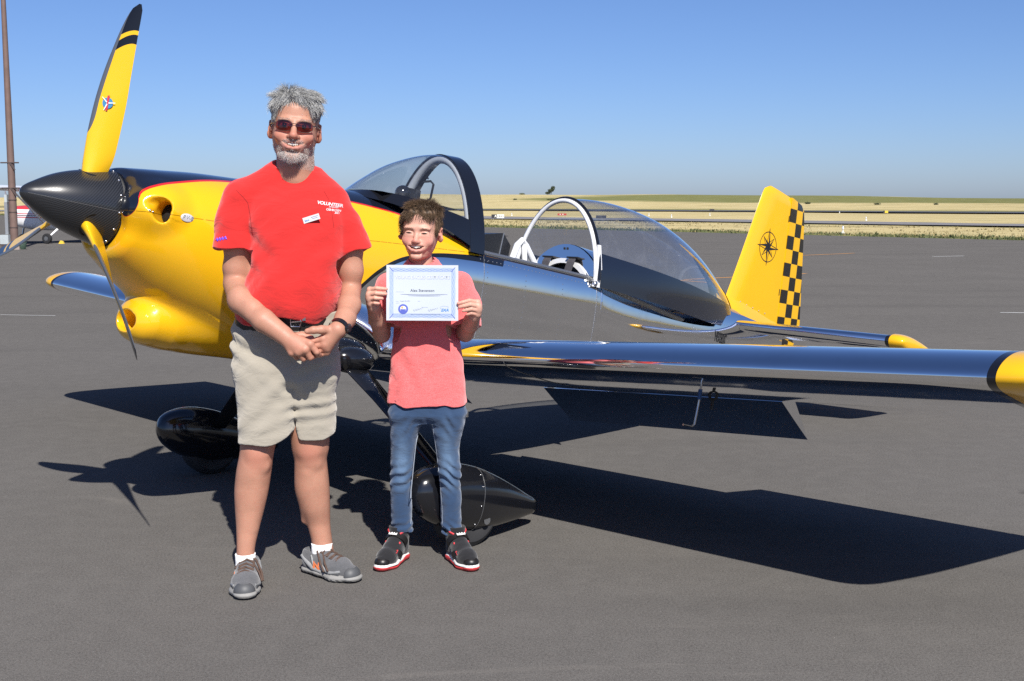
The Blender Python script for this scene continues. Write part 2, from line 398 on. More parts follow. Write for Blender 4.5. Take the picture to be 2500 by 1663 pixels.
if sum(f.normal.z for f in bm.faces) < 0: bmesh.ops.reverse_faces(bm, faces=bm.faces)
bm.to_mesh(g.data); bm.free()
def strip(name, u0, u1, v0, v1, z, mat, zf=None, steps=1, jag=0.):
    vv = np.linspace(v0, v1, steps+1); P = []
    for v in vv:
        j = jag*(math.sin(v*.9)+math.sin(v*2.3+1)+.6*math.sin(v*5.1))/2
        P += [uv2w(u0, v, z if zf is None else zf(u0, v)+z), uv2w(u1+j, v, z if zf is None else zf(u1, v)+z)]
    o = obj(name, P, [[2*i, 2*i+2, 2*i+3, 2*i+1] for i in range(steps)], mat, smooth=False)
    if o.data.polygons[0].normal.z < 0: o.data.flip_normals()
    return tagit(o, kind='structure')
strip('apron', -200, 45.5, -300, 420, 0., 'asphalt', steps=700, jag=.14)
strip('taxiway', 67.5, 77.5, -900, 2500, .09, 'taxiway_tar', zf=terr, steps=140)
strip('runway', 141, 163, -1200, 4000, .16, 'runway_tar', zf=terr, steps=150)
def paint(name, a, b, w, mat):
    a = Vector((*a, .004)); b = Vector((*b, .004)); d = (b-a).normalized(); q = Vector((-d.y, d.x, 0))*w/2
    o = obj(name, [a-q, b-q, b+q, a+q], [[0, 1, 2, 3]], mat, smooth=False)
    if o.data.polygons[0].normal.z < 0: o.data.flip_normals()
    return tagit(o, kind='structure')
paint('apron_line', (3.35, 23.9), (6.2, 25.9), .11, 'line_orange')
paint('apron_line', (2.8, 24.3), (3.75, 22.9), .1, 'line_orange')
paint('apron_line', (7.4, 34.2), (10.1, 36.3), .10, 'line_orange')
paint('apron_line', (11.6, 33.9), (12.6, 34.3), .10, 'line_white')
paint('apron_line', (6.62, 16.6), (6.95, 16.55), .06, 'line_white')
paint('apron_line', (-6.9, 16.5), (-6.1, 16.35), .035, 'line_white')

# grass growing along the apron edge: uncountable, one object each for green and dry
def tufts(name, n, urange, vrange, hr, mat, seed, bias=2.):
    rg = np.random.default_rng(seed); V = []; F = []
    clump = rg.uniform(vrange[0], vrange[1], 160); cs = rg.uniform(.5, 3.5, 160)
    for i in range(n):
        if i % 3: q = rg.integers(0, 160); v = clump[q]+rg.normal()*cs[q]
        else: v = rg.uniform(*vrange)
        u = urange[0]+(urange[1]-urange[0])*rg.random()**bias; z = terr(u, v)
        hh = hr[0]+(hr[1]-hr[0])*rg.random()**2; w = .02+.05*rg.random()
        for k in range(3):
            a = rg.uniform(0, math.pi); dx, dy = math.cos(a)*w, math.sin(a)*w; x, y, _ = uv2w(u+rg.normal()*.12, v+rg.normal()*.12); b = len(V)
            V += [(x-dx, y-dy, z-.02), (x+dx, y+dy, z-.02), (x+rg.normal()*hh*.35, y+rg.normal()*hh*.35, z+hh*rg.uniform(.6, 1.1))]; F.append([b, b+1, b+2])
    o = obj(name, np.array(V), np.array(F), mat, smooth=False); return tagit(o, kind='stuff')
simple('grass_green', (.075, .092, .03), .8, vary=.5, vscale=1.2); simple('grass_dry', (.29, .235, .105), .85, vary=.35, vscale=1.2)
tagit(tufts('grass', 9000, (45.4, 50), (-35, 260), (.04, .17), 'grass_green', 3), 'green weedy grass along the far apron edge', 'grass')
tagit(tufts('dry_grass', 9000, (45.8, 66), (-35, 260), (.04, .14), 'grass_dry', 4, 1.1), 'dry straw-coloured grass behind the apron edge', 'grass')

# bushes and one tree on the rise
simple('leaf_dark', (.062, .078, .035), .8, vary=.45, vscale=2); simple('leaf_mid', (.12, .135, .06), .8, vary=.45, vscale=2); simple('bark', (.16, .13, .10), .9, bump=.4, bscale=20)
def leafball(n, c, r, size, rg, V, F):
    for i in range(n):
        d = rg.normal(size=3); d /= np.linalg.norm(d); p = np.array(c)+d*np.array(r)*rg.random()**.45; a = rg.normal(size=3)*size; b_ = rg.normal(size=3)*size; k = len(V)
        V += [tuple(p), tuple(p+a), tuple(p+b_)]; F.append([k, k+1, k+2])
def tree(name, base, blobs, trunk, label, seed, mat='leaf_dark', n=500, size=.2, lean=(0, 0), cat='tree'):
    rg = np.random.default_rng(seed); t = empty(name, base, label, cat); V = []; F = []
    for c, r in blobs: leafball(n, c, r, size, rg, V, F)
    obj('crown', np.array(V), np.array(F), mat, t, smooth=False)
    m = MB(); top = (lean[0], lean[1], trunk)
    m.tube([(0, 0, -.2), (lean[0]*.4, lean[1]*.4, trunk*.5), top], [.16, .11, .06], 7)
    for c, r in blobs: m.tube([(lean[0]*.4, lean[1]*.4, trunk*.45), ((top[0]+c[0])/2, (top[1]+c[1])/2, (trunk*.6+c[2])/2), tuple(c)], [.07, .05, .02], 5)
    m.build('trunk', 'bark', t); return t
def at_px(px, Y): return (px-1250)/2999.6*Y
def onterr(X, Y): 
    return terr(EN.x*X+EN.y*Y, -(E1.x*X+E1.y*Y))
X = at_px(1345, 612); tree('tree', (X, 612, onterr(X, 612)), [((1.0, 0, 3.4), (1.0, 1, 1.1)), ((-.4, 0, 2.0), (1.3, 1.2, 1.)), ((-1.6, 0, .9), (1.4, 1, .6)), ((.5, .3, 2.4), (1., 1, .8))], 3.2, 'lone leaning tree on the crest of the dry rise', 11, n=420, size=.22, lean=(.8, 0))
for i, (px, Y, w, hh, lab) in enumerate([(1275, 640, 1.5, .8, 'low grey bush on the skyline left of the lone tree'), (1258, 470, .8, .6, 'small dark bush on the rise below the skyline bush'), (1344, 455, 1.6, .5, 'wide flat bush below the lone tree'), (2137, 300, .9, .5, 'dark bush on the dry bank above the yellow sign'), (2280, 292, .7, .5, 'small bush on the dry bank at the far right'), (1968, 330, 1.0, .6, 'bush on the dry bank just beside the tail fin')]):
    X = at_px(px, Y); Vx = []; Fx = []; rg = np.random.default_rng(50+i); b = empty('bush', (X, Y, onterr(X, Y)), lab, 'bush', 'bushes on the dry rise')
    leafball(220, (0, 0, hh*.45), (w, w*.6, hh*.55), .14*w, rg, Vx, Fx); obj('foliage', np.array(Vx), np.array(Fx), 'leaf_mid' if i in (0, 2) else 'leaf_dark', b, smooth=False)
    MB().tube([(0, 0, -.1), (0, 0, hh*.4)], .03, 5).build('stem', 'bark', b)

# airfield signs and edge lights
simple('sign_white', (.78, .77, .70), .5); simple('sign_black', (.03, .03, .035), .5); simple('sign_red', (.5, .05, .04), .5); simple('sign_yellow', (.75, .52, .05), .5)
simple('grey_metal', (.35, .36, .37), .5, .6); simple('lamp_glass', (.7, .75, .8), .15, coat=.5)
def sign(px, py, w, hh, panels, label):
    d = 1.4906*2999.6/(py-497); Y = d; X = at_px(px, Y); s = empty('airfield_sign', (X, Y, onterr(X, Y)+.04), label, 'sign', 'airfield signs in the grass')
    x0 = -w/2
    for fr, m, marks in panels:
        pw = w*fr; MB().box((x0+pw/2, 0, .12+hh/2), (pw-.01, .09, hh)).build('panel', m, s, False)
        for (mx, mw, mh, mm) in marks: MB().box((x0+mx*pw, -.048, .12+hh*.5), (mw, .006, hh*mh)).build('mark', mm, s, False)
        x0 += pw
    for sx in (-.35, .35): MB().box((sx*w, 0, .06), (.04, .04, .14)).build('leg', 'grey_metal', s, False)
    return s
s1 = sign(1216, 537, 1.15, .33, [(.42, 'sign_black', []), (.58, 'sign_white', [(.15, .05, .35, 'sign_black'), (.4, .06, .5, 'sign_black'), (.6, .06, .45, 'sign_black'), (.85, .05, .4, 'sign_black')])], 'black and white airfield sign in the grass left of the open canopy')
MB().extrude([(-.09, -.1), (-.05, -.1), (-.03, -.03), (.03, -.03), (.05, -.1), (.09, -.1), (.025, .12), (-.025, .12)], .006, lambda a, b, w: (a-.21, -.052+w, .285+b)).build('letter', 'sign_white', s1, False)
sign(1372, 531, .95, .2, [(1., 'sign_red', [(.3, .1, .5, 'sign_white'), (.6, .12, .5, 'sign_white')])], 'low red airfield sign seen through the canopy arch')
sign(1467, 539, .9, .26, [(1., 'sign_black', [])], 'dark back of an airfield sign seen through the canopy')
sign(1736, 519.5, .75, .28, [(1., 'sign_black', [])], 'small dark sign beside the runway above the canopy tail')
sign(2158, 525, .62, .3, [(.3, 'sign_black', []), (.7, 'sign_yellow', [])], 'yellow sign beside the runway right of the tail fin')
for px, py, hh, lab in [(2055.5, 573, .33, 'edge light on a short post at the apron edge right of the fin'), (2111, 542, .26, 'edge light by the taxiway right of the fin'), (2046, 523, .2, 'tiny runway light straight right of the rudder top'), (1250, 528.5, .26, 'edge light in the grass right of the black and white sign'), (1638, 534, .26, 'edge light in the grass above the canopy tail'), (1583, 528, .24, 'edge light in the grass above the canopy crown'), (1731, 528, .24, 'edge light in the grass left of the fin')]:
    Y = 1.4906*2999.6/(py-497); X = at_px(px, Y); e = empty('edge_light', (X, Y, onterr(X, Y)), lab, 'light', 'airfield edge lights')
    MB().lathe([(0, .09), (.1, .08), (.11, .03), (hh*.8, .025)], 8, axis='z').build('post', 'sign_white', e); MB().lathe([(hh*.75, .05), (hh, .045), (hh+.06, .02), (hh+.07, 0)], 8, axis='z').build('lamp', 'lamp_glass', e)

# ---------------------------------------------------------------- light pole and its clutter
simple('rust_steel', (.175, .115, .095), .75, .2, vary=.35, vscale=3, bump=.2); simple('steel_dark', (.07, .05, .045), .7); simple('cabinet_grey', (.40, .44, .45), .55)
simple('concrete', (.30, .24, .21), .9, bump=.3); simple('green_bag', (.05, .085, .06), .6, bump=.5, bscale=9, bdist=.05, vary=.4); simple('ext_red', (.55, .03, .025), .35, coat=.4); simple('wood_orange', (.48, .24, .12), .7); simple('rubber', (.018, .018, .019), .7, bump=.2)
PB = (-16.35, 40.5, 0)
p = empty('light_pole', PB, 'tall rusty steel light pole with step bars and grey boxes', 'pole')
MB().lathe([(0.22, .128), (2.0, .118), (4.0, .105), (6., .09), (8.2, .075), (11.5, .05)], 16, axis='z').build('shaft', 'rust_steel', p)
MB().box((0, 0, .11), (.5, .5, .22), taper=.9).build('footing', 'concrete', p, False)
for z in (2.0, 2.82): 
    MB().tube([(-.30, -.1, z), (.30, -.1, z)], .022, 6).build('step_bar', 'steel_dark', p); MB().tube([(.02, -.12, z-.02), (.16, -.1, z-.24)], .03, 6).build('bracket', 'steel_dark', p)
for z in (.7, 1.2, 1.6): MB().lathe([(z, .133), (z+.03, .133)], 16, axis='z').build('band', 'steel_dark', p)
MB().box((-.19, -.03, 1.02), (.1, .16, 1.05)).build('conduit_box', 'grey_metal', p, False)
MB().box((-.19, -.03, 1.62), (.085, .14, .34)).build('breaker_box', 'cabinet_grey', p, False)
MB().box((-.22, -.2, .33), (.28, .18, .30)).build('outlet_cabinet', 'cabinet_grey', p, False)
MB().box((-.22, -.2, .1), (.2, .16, .2)).build('cabinet_stand', 'steel_dark', p, False)
gb = empty('covered_tank', (PB[0]+.26, PB[1]-.05, 0), 'dark green covered drum at the foot of the rusty pole', 'drum')
m = MB(); rings = []
for i, z in enumerate(np.linspace(0, .38, 9)):
    rr = (.10+.05*math.sin(min(i, 7)*.4)) if i < 8 else .03; rings.append([(rr*math.cos(a)*(1+.12*math.sin(a*5+i)), rr*math.sin(a), z) for a in np.linspace(0, 2*math.pi, 15)[:-1]])
m.loft(rings, cap=True).build('cover', 'green_bag', gb)
fx = empty('fire_extinguisher', (-16.62, 39.6, 0), 'red wheeled fire extinguisher on a wooden stand at the left edge', 'extinguisher')
MB().lathe([(.03, 0), (.03, .085), (.42, .085), (.48, .06), (.52, .03), (.56, .03), (.56, 0)], 14, axis='z').build('tank', 'ext_red', fx)
MB().tube([(0, 0, .54), (.02, -.05, .60), (.09, -.06, .55), (.1, -.05, .3)], .012, 6).build('hose', 'rubber', fx)
MB().box((.13, 0, .31), (.05, .05, .62)).build('stand_post', 'wood_orange', fx, False); MB().box((.05, 0, .02), (.3, .24, .05)).build('stand_base', 'wood_orange', fx, False)
MB().lathe([(-.02, 0), (-.02, .05), (.02, .05), (.02, 0)], 10, (.15, -.14, .05), 'y').build('wheel', 'rubber', fx)

# ---------------------------------------------------------------- parked high-wing airplane behind the spinner
simple('bg_white', (.80, .80, .79), .35, coat=.3, vary=.04); simple('bg_red', (.55, .04, .05), .35, coat=.3, vary=.08); simple('bg_glass', (.05, .06, .07), .1, coat=.5); simple('chrome', (.75, .75, .76), .15, 1.); simple('bg_grey', (.32, .33, .34), .5)
def bg_paint():
    k = NT('bg_stripes'); x, y, z = k.xyz(k.coord())[:3]
    zz = k.math('SUBTRACT', z, k.math('MULTIPLY', x, .02))
    def band(a, b): return k.math('MULTIPLY', k.math('GREATER_THAN', zz, a), k.math('LESS_THAN', zz, b))
    c = k.mix(band(1.25, 1.42), (.80, .80, .79), (.55, .04, .05))
    for a, b, cc in ((1.07, 1.10, (.55, .04, .05)), (1.0, 1.03, (.08, .02, .03)), (.93, .965, (.55, .04, .05))): c = k.mix(band(a, b), c, cc)
    k.bsdf(c, .35, coat=.3); return k.m
bg_paint()
ca = empty('parked_airplane', (-17.15, 47.2, 0), 'white high-wing airplane with red stripes parked beyond the spinner', 'airplane'); ca.rotation_euler = (0, 0, math.pi-R(16))
rings = []
for x, hw, zt, zb in [(2.25, .22, 1.32, .86), (2.18, .36, 1.38, .72), (1.8, .46, 1.42, .58), (1.2, .5, 1.46, .5), (.9, .52, 1.5, .48), (.45, .53, 1.86, .47), (0, .53, 1.95, .47), (-.8, .5, 1.93, .5), (-1.5, .42, 1.75, .58), (-2.4, .3, 1.45, .75), (-3.6, .18, 1.3, .92), (-4.6, .1, 1.25, 1.05)]:
    zc = (zt+zb)/2; hz = (zt-zb)/2; rings.append([(x, math.copysign(abs(math.cos(a))**.62, math.cos(a))*hw, zc+math.copysign(abs(math.sin(a))**.62, math.sin(a))*hz) for a in np.linspace(0, 2*math.pi, 29)[:-1]])
MB().loft(rings, cap=True).build('fuselage', 'bg_stripes', ca)
foil = [(1., 0), (.7, .055), (.4, .095), (.2, .09), (.06, .055), (0, 0), (.06, -.028), (.3, -.035), (.7, -.02)]
for s in (-1, 1):
    MB().loft([[(.75-c*ch, s*y, 1.93+.03*y+t*ch) for c, t in foil] for y, ch in ((.0, 1.5), (2.6, 1.5), (5.2, 1.05), (5.35, .9))], cap=True).build('wing', 'bg_white', ca)
    MB().tube([(.35, s*.5, .62), (.3, s*2.4, 1.93)], [.05, .045], 8, flat=.45).build('strut', 'bg_white', ca)
    MB().tube([(-.05, s*.4, .55), (-.1, s*1.1, .22)], [.05, .03], 8).build('gear_leg', 'bg_white', ca)
    w = MB().lathe([(-.06, .06), (-.075, .12), (-.06, .18), (0, .195), (.06, .18), (.075, .12), (.06, .06)], 20, (-.1, s*1.15, .195), 'y').build('wheel', 'rubber', ca)
    MB().lathe([(-.07, 0), (-.07, .085), (.07, .085), (.07, 0)], 14, (-.1, s*1.15, .195), 'y').build('rim', 'chrome', w)
    MB().extrude([(.75, 1.45), (.35, 1.82), (-.55, 1.82), (-.75, 1.42)], .01, lambda a, b, w_: (a, s*(.525+w_), b)).build('side_window', 'bg_glass', ca, False)
    MB().loft([[(-3.95-c*.8, s*y, 1.2+t*.5) for c, t in foil] for y in (0., 1.6)], cap=True).build('stabilizer', 'bg_white', ca)
MB().loft([[(-3.7-(z-1.2)*.5-c*(1.1-(z-1.2)*.4), t*.6-.02, z) for c, t in foil] for z in (1.2, 2.4)], cap=True).build('fin', 'bg_red', ca)
MB().tube([(1.75, 0, .7), (1.85, 0, .3)], .035, 8).build('nose_strut', 'chrome', ca)
w = MB().lathe([(-.05, .05), (-.06, .1), (-.05, .15), (0, .165), (.05, .15), (.06, .1), (.05, .05)], 18, (1.87, 0, .165), 'y').build('wheel', 'rubber', ca)
MB().lathe([(-.055, 0), (-.055, .07), (.055, .07), (.055, 0)], 12, (1.87, 0, .165), 'y').build('rim', 'chrome', w)
MB().lathe([(2.24, .16), (2.34, .13), (2.44, .06), (2.48, 0)], 14, (0, 0, 1.1)).build('spinner', 'bg_white', ca)
for a in (70, 250): 
    d = Vector((0, math.cos(R(a)), math.sin(R(a)))); MB().tube([Vector((2.32, 0, 1.1))+d*.1, Vector((2.32, 0, 1.1))+d*.45, Vector((2.32, 0, 1.1))+d*.93], [.06, .085, .03], 8, flat=.2).build('blade', 'bg_grey', ca)
MB().box((2.2, .22, 1.12), (.06, .2, .13)).build('air_inlet', 'bg_glass', ca); MB().box((2.2, -.22, 1.12), (.06, .2, .13)).build('air_inlet', 'bg_glass', ca)
MB().tube([(1.6, -.2, .6), (1.45, -.2, .42)], .04, 8).build('exhaust', 'bg_grey', ca)
ck = empty('wheel_chock', (-16.85, 46.1, 0), 'yellow wheel chock beside the parked airplane wheel', 'chock')
MB().extrude([(-.1, 0), (.1, 0), (.05, .1), (-.03, .12)], .12, lambda a, b, w_: (a, w_-.06, b)).build('wedge', 'sign_yellow', ck, False)
MB().tube([(.0, .06, .06), (.0, .1, .09), (.0, .1, .03)], .008, 5).build('handle_rope', 'sign_white', ck)
# ================================================================ the yellow, black and polished airplane
TH, AL = .7889, .1977
SPIN = Vector((-1.9703, 4.9566, 1.5428))                       # spinner tip
AFT = Vector((math.cos(TH)*math.cos(AL), math.sin(TH)*math.cos(AL), -math.sin(AL)))
LEFT = Vector((math.sin(TH), -math.cos(TH), 0)); BUP = -LEFT.cross(AFT)
if BUP.z < 0: BUP = -BUP
RIGHT = -LEFT
BASE = Vector((-.931, 5.887, 0)); _d = BASE-SPIN
B0 = Vector((_d.dot(AFT), _d.dot(RIGHT), _d.dot(BUP)))          # body coordinates of the base point
OFF = -B0
AP = empty('airplane', BASE, 'yellow, black and polished-metal low-wing airplane with its canopy slid back', 'airplane')
AP.rotation_euler = Matrix(((AFT.x, RIGHT.x, BUP.x), (AFT.y, RIGHT.y, BUP.y), (AFT.z, RIGHT.z, BUP.z))).to_euler()
zground = lambda x: (math.sin(AL)*x-SPIN.z)/math.cos(AL)
# body frame: x aft from the spinner tip, y to the airplane's right (its left, near side is -y), z up
def part(mb, name, mat, parent=None, smooth=True, angle=40): return mb.build(name, mat, AP if parent is None else parent, smooth, angle, OFF)

# ---------------- materials
YEL = (.80, .44, .009); BLK = (.008, .0085, .011); RED = (.62, .02, .02)
def body_xyz(k):
    P = k.n('VectorMath', operation='ADD'); k.set(P, 0, k.coord()); P.inputs[1].default_value = B0; return P.outputs[0]
def gloss(name, color, vary=.04, coat=.35):
    k = NT(name); n1 = k.noise(3, 4); c = k.mix(n1, tuple(v*(1-vary) for v in color), tuple(min(1, v*(1+vary)) for v in color))
    k.bsdf(c, k.math('MULTIPLY_ADD', k.noise(11, 4), .10, .11), spec=.5, coat=coat, coat_rough=.04, normal=k.bump(k.noise(2.2, 2), .02, .03)); return k.m
def metal_nodes(k, scratch=1., wav=.12):
    n1 = k.noise(5, 6, .7, dist=.8); n2 = k.noise(38, 4, .7); n3 = k.noise(1.6, 3, .5)
    sm = k.ramp(n1, [(.50, 0.), (.75, 1.)])
    sc = k.noise(7, 3, .75, k.mapping(k.coord(), rot=(0, R(32), 0), scale=(26, 1.4, 1.6)))
    sc2 = k.noise(6, 3, .75, k.mapping(k.coord(), rot=(0, R(-48), 0), scale=(26, 1.4, 1.6)))
    scr = k.math('MAXIMUM', k.ramp(sc, [(.69, 0.), (.73, 1.)]), k.ramp(sc2, [(.71, 0.), (.75, 1.)]))
    scr = k.math('MULTIPLY', scr, k.ramp(n3, [(.45, 0.), (.65, 1.)]))
    rough = k.math('ADD', k.math('MULTIPLY_ADD', sm, .16*scratch, .045), k.math('MULTIPLY', scr, .3*scratch))
    col = k.mix(k.math('MULTIPLY', sm, .5), (.93, .935, .94), (.80, .805, .81)); col = k.mix(k.math('MULTIPLY', scr, .7*scratch), col, (.88, .88, .88))
    hgt = k.math('ADD', k.math('MULTIPLY', k.noise(2.6, 2), 1.), k.math('MULTIPLY', n2, .012))
    return col, rough, k.bump(hgt, wav, .02)
def metal(name, scratch=1., wav=.12):
    k = NT(name); c, r_, nrm = metal_nodes(k, scratch, wav); k.bsdf(c, r_, 1., normal=nrm); return k.m
gloss('yellow_paint', YEL); gloss('black_paint', BLK, coat=.5); gloss('navy_black', (.009, .012, .022), coat=.5)
metal('polished_metal', 1., .05); metal('wing_metal', .55, .035)
simple('white_tube', (.80, .81, .82), .3, coat=.4, vary=.04); simple('grey_tube', (.33, .34, .345), .35, .3); simple('plate_silver', (.70, .71, .74), .4, .25); simple('arch_grey', (.60, .61, .62), .45); simple('cockpit_black', (.012, .012, .013), .6); simple('seat_black', (.014, .015, .018), .42, bump=.25, bscale=40)
simple('belt_web', (.075, .07, .075), .55, vary=.4, vscale=30, bump=.3, bscale=300); simple('bare_steel', (.55, .55, .56), .25, 1.); simple('rail_grey', (.30, .305, .31), .38, .8); simple('blue_tape', (.03, .09, .25), .6)
simple('tread_rubber', (.022, .022, .024), .75, bump=.3, bscale=120); simple('blade_guard', (.16, .17, .185), .38, .55, vary=.1); simple('dark_gap', (.004, .004, .004), .9)
def carbon():
    k = NT('carbon_fibre'); P = k.coord()
    x, y, z = k.xyz(body_xyz(k))[:3]; an = k.math('ARCTAN2', z, y)
    s1 = k.math('SINE', k.math('ADD', k.math('MULTIPLY', x, 560.), k.math('MULTIPLY', an, 60.))); s2 = k.math('SINE', k.math('ADD', k.math('MULTIPLY', x, 560.), k.math('MULTIPLY', an, -60.)))
    f = k.math('MULTIPLY_ADD', k.math('MULTIPLY', s1, k.math('MULTIPLY_ADD', s2, .3, .7)), .5, .5)
    c = k.mix(f, (.0035, .0037, .004), (.035, .037, .042))
    k.bsdf(c, k.math('MULTIPLY_ADD', f, -.14, .36), spec=.35, coat=.45, coat_rough=.05); return k.m
carbon()
ZRED = [(.30, -.3), (.352, -.03), (.362, .05), (.385, .082), (.44, .112), (.53, .142), (.80, .206), (1.1, .236), (1.46, .25), (1.60, .249), (1.76, .243), (2.05, .198), (2.255, .131), (2.5, .06)]
ZLOW = [(1.10, -.7), (1.22, -.46), (1.35, -.27), (1.50, -.108), (1.58, -.043), (1.676, .012), (1.768, .046), (1.915, .08), (2.10, .107), (2.30, .126), (2.6, .13)]
def livery():
    k = NT('livery'); x, y, z = k.xyz(body_xyz(k))[:3]
    zr = k.curve(x, ZRED); zl = k.curve(x, ZLOW)
    dz = k.math('SUBTRACT', z, zr); dl = k.math('SUBTRACT', z, zl)
    top = k.math('GREATER_THAN', dz, 0.); red = k.math('MULTIPLY', k.math('LESS_THAN', x, 2.25), k.math('MULTIPLY', k.math('LESS_THAN', dz, .003), k.math('GREATER_THAN', dz, -.005)))
    yel = k.math('GREATER_THAN', dl, 0.)
    wdt = k.curve(x, [(1., -.03), (1.5, -.024), (1.9, -.02), (2.2, -.03), (2.42, -.036), (2.44, -.0001), (2.7, 0.)])
    stripe = k.math('GREATER_THAN', dl, wdt)
    mc, mr, mn = metal_nodes(k, 1., .05)
    yc = k.mix(k.noise(3, 4), tuple(v*.97 for v in YEL), tuple(min(1, v*1.03) for v in YEL))
    paintc = k.mix(stripe, yc, BLK); paintc = k.mix(yel, paintc, yc); paintc = k.mix(top, paintc, (.009, .012, .022)); paintc = k.mix(red, paintc, RED)
    painted = k.math('MAXIMUM', yel, stripe)
    # seam between upper and lower cowl
    seam = k.math('LESS_THAN', k.math('ABSOLUTE', k.math('SUBTRACT', z, k.curve(x, [(.36, -.012), (.5, -.003), (1.0, .02), (1.6, .08), (2.2, .13)]))), .0016)
    seam = k.math('MULTIPLY', k.math('MULTIPLY', seam, yel), k.math('GREATER_THAN', k.noise(40, 2), .4))
    paintc = k.mix(k.math('MULTIPLY', seam, .75), paintc, (.12, .06, .0))
    b1 = k.bsdf(paintc, k.math('MULTIPLY_ADD', k.noise(11, 4), .10, .11), spec=.5, coat=.35, coat_rough=.04, normal=k.bump(k.noise(2.2, 2), .02, .03))
    b2 = k.bsdf(mc, mr, 1., normal=mn)
    ms = k.n('MixShader'); k.set(ms, 0, painted); k.t.links.new(b2.outputs[0], ms.inputs[1]); k.t.links.new(b1.outputs[0], ms.inputs[2]); k.t.links.new(ms.outputs[0], k.out.inputs[0]); return k.m
livery()
def glass(name, tint=(.93, .95, .97), refl=1.):
    k = NT(name); fr = k.n('Fresnel'); gm = k.n('NewGeometry'); k.set(fr, 0, k.mixf(gm.outputs['Backfacing'], 1.5, 1/1.5))
    tr = k.n('BsdfTransparent'); tr.inputs[0].default_value = (*tint, 1); gl = k.n('BsdfGlossy'); gl.inputs['Roughness'].default_value = .03; gl.inputs[0].default_value = (1, 1, 1, 1)
    nz = k.noise(7, 5, .75, dist=1.2); sc = k.noise(9, 3, .75, k.mapping(k.coord(), rot=(R(20), R(30), 0), scale=(14, 1.2, 1.2)))
    haze = k.math('MULTIPLY_ADD', k.ramp(nz, [(.5, 0.), (.8, 1.)]), .05, .012)
    df = k.n('BsdfDiffuse'); df.inputs[0].default_value = (.8, .82, .85, 1)
    m1 = k.n('MixShader'); k.set(m1, 0, haze); k.t.links.new(tr.outputs[0], m1.inputs[1]); k.t.links.new(df.outputs[0], m1.inputs[2])
    m2 = k.n('MixShader'); k.set(m2, 0, k.math('MULTIPLY', fr.outputs[0], refl)); k.t.links.new(m1.outputs[0], m2.inputs[1]); k.t.links.new(gl.outputs[0], m2.inputs[2])
    k.t.links.new(m2.outputs[0], k.out.inputs[0]); return k.m
glass('canopy_glass', (.90, .92, .945), 1.9); glass('windshield_glass', (.80, .83, .86), 1.5)

# ---------------- fuselage sections: x, half width, z of max width, top, bottom, upper / lower exponents
SEC = [(.34, .205, -.01, .172, -.195, 2.1, 2.2), (.40, .275, -.012, .182, -.225, 2.2, 2.2), (.47, .325, -.02, .193, -.275, 2.2, 2.2), (.57, .365, -.035, .208, -.345, 2.15, 2.2), (.72, .395, -.055, .230, -.42, 2.1, 2.3), (.95, .412, -.08, .253, -.49, 2.05, 2.5), (1.25, .408, -.09, .284, -.535, 2., 2.8),
       (1.66, .382, -.07, .337, -.535, 2., 3.2), (2.2, .352, -.035, .345, -.525, 2.1, 3.4), (2.7, .346, -.03, .35, -.50, 2.2, 3.4), (3.18, .334, -.03, .353, -.462, 2.2, 3.2), (3.3, .326, -.06, .352, -.45, 2.1, 3.), (3.7, .288, -.085, .335, -.40, 2., 2.8),
       (4.2, .236, -.085, .295, -.325, 2., 2.6), (4.7, .176, -.07, .245, -.24, 2., 2.5), (5.2, .112, -.03, .195, -.15, 2., 2.4), (5.62, .05, .02, .15, -.06, 2., 2.2)]
def sec(x): return interp(x, SEC)[0]
def secpt(x, a, s=None):
    hw, zc, zt, zb, nu, nl = sec(x) if s is None else s
    c, q = math.cos(a), math.sin(a); n_ = nu if q >= 0 else nl; hz = (zt-zc) if q >= 0 else (zc-zb)
    return (x, math.copysign(abs(c)**(2/n_), c)*hw, zc+math.copysign(abs(q)**(2/n_), q)*hz)
def half_width(x, z):
    hw, zc, zt, zb, nu, nl = sec(x)
    t = (z-zc)/(zt-zc) if z >= zc else (zc-z)/(zc-zb); n_ = nu if z >= zc else nl
    return hw*max(0, 1-min(1, t)**n_)**(1/n_)
# cowling as one surface: nose bowl, cheeks with air inlets, blended chin scoop
cv = Vol((.30, -.50, -.66), (1.27, .50, .36), .0075)
def cowl_fn(x, y, z):
    q = interp(np.clip(x.ravel(), .34, 1.3), SEC); hw, zc, zt, zb, nu, nl = [q[:, i].reshape(-1, 1, 1) for i in range(6)]
    hz = np.where(z >= zc, zt-zc, zc-zb); n_ = np.where(z >= zc, nu, nl)
    e = (np.abs(y/hw)**n_+np.abs((z-zc)/hz)**n_)**(1/n_); d = (e-1)*np.minimum(hw, hz)*.93
    fr = .372-x + .0*y; bk = x-1.25
    k_ = .03; h_ = np.clip(.5+.5*(fr-d)/k_, 0, 1); d = d*(1-h_)+fr*h_+k_*h_*(1-h_)
    return np.maximum(d, bk)
cv.op(cowl_fn, (.3, -.5, -.66), (1.3, .5, .36), .001)
for s in (-1, 1):
    cv.ell((.47, s*.235, .012), (.13, .125, .098), k=.05)                      # rounded inlet cheeks
cv.ell((.82, 0, -.450), (.245, .13, .092), k=.09)                              # scoop throat bulge
cv.cone((.62, 0, -.45), (1.3, 0, -.43), .09, .125, k=.09, sq=((0, 1, 0), 1.6))
for s in (-1, 1): cv.cone((.600, s*.042, -.458), (.70, s*.05, -.452), .060, .085, k=.05)
cv.cone((.44, 0, -.452), (.64, 0, -.456), .050, .036, k=.012, mode='s', sq=((0, 1, 0), 1.8))    # scoop mouth
for s in (-1, 1):
    cv.cone((.37, s*.40, .008), (.535, s*.262, .0), .032, .032, k=.010, mode='s', sq=((0, 0, 1), 1.38)); cv.ell((.415, s*.345, .030), (.055, .035, .026), k=.02, mode='s')
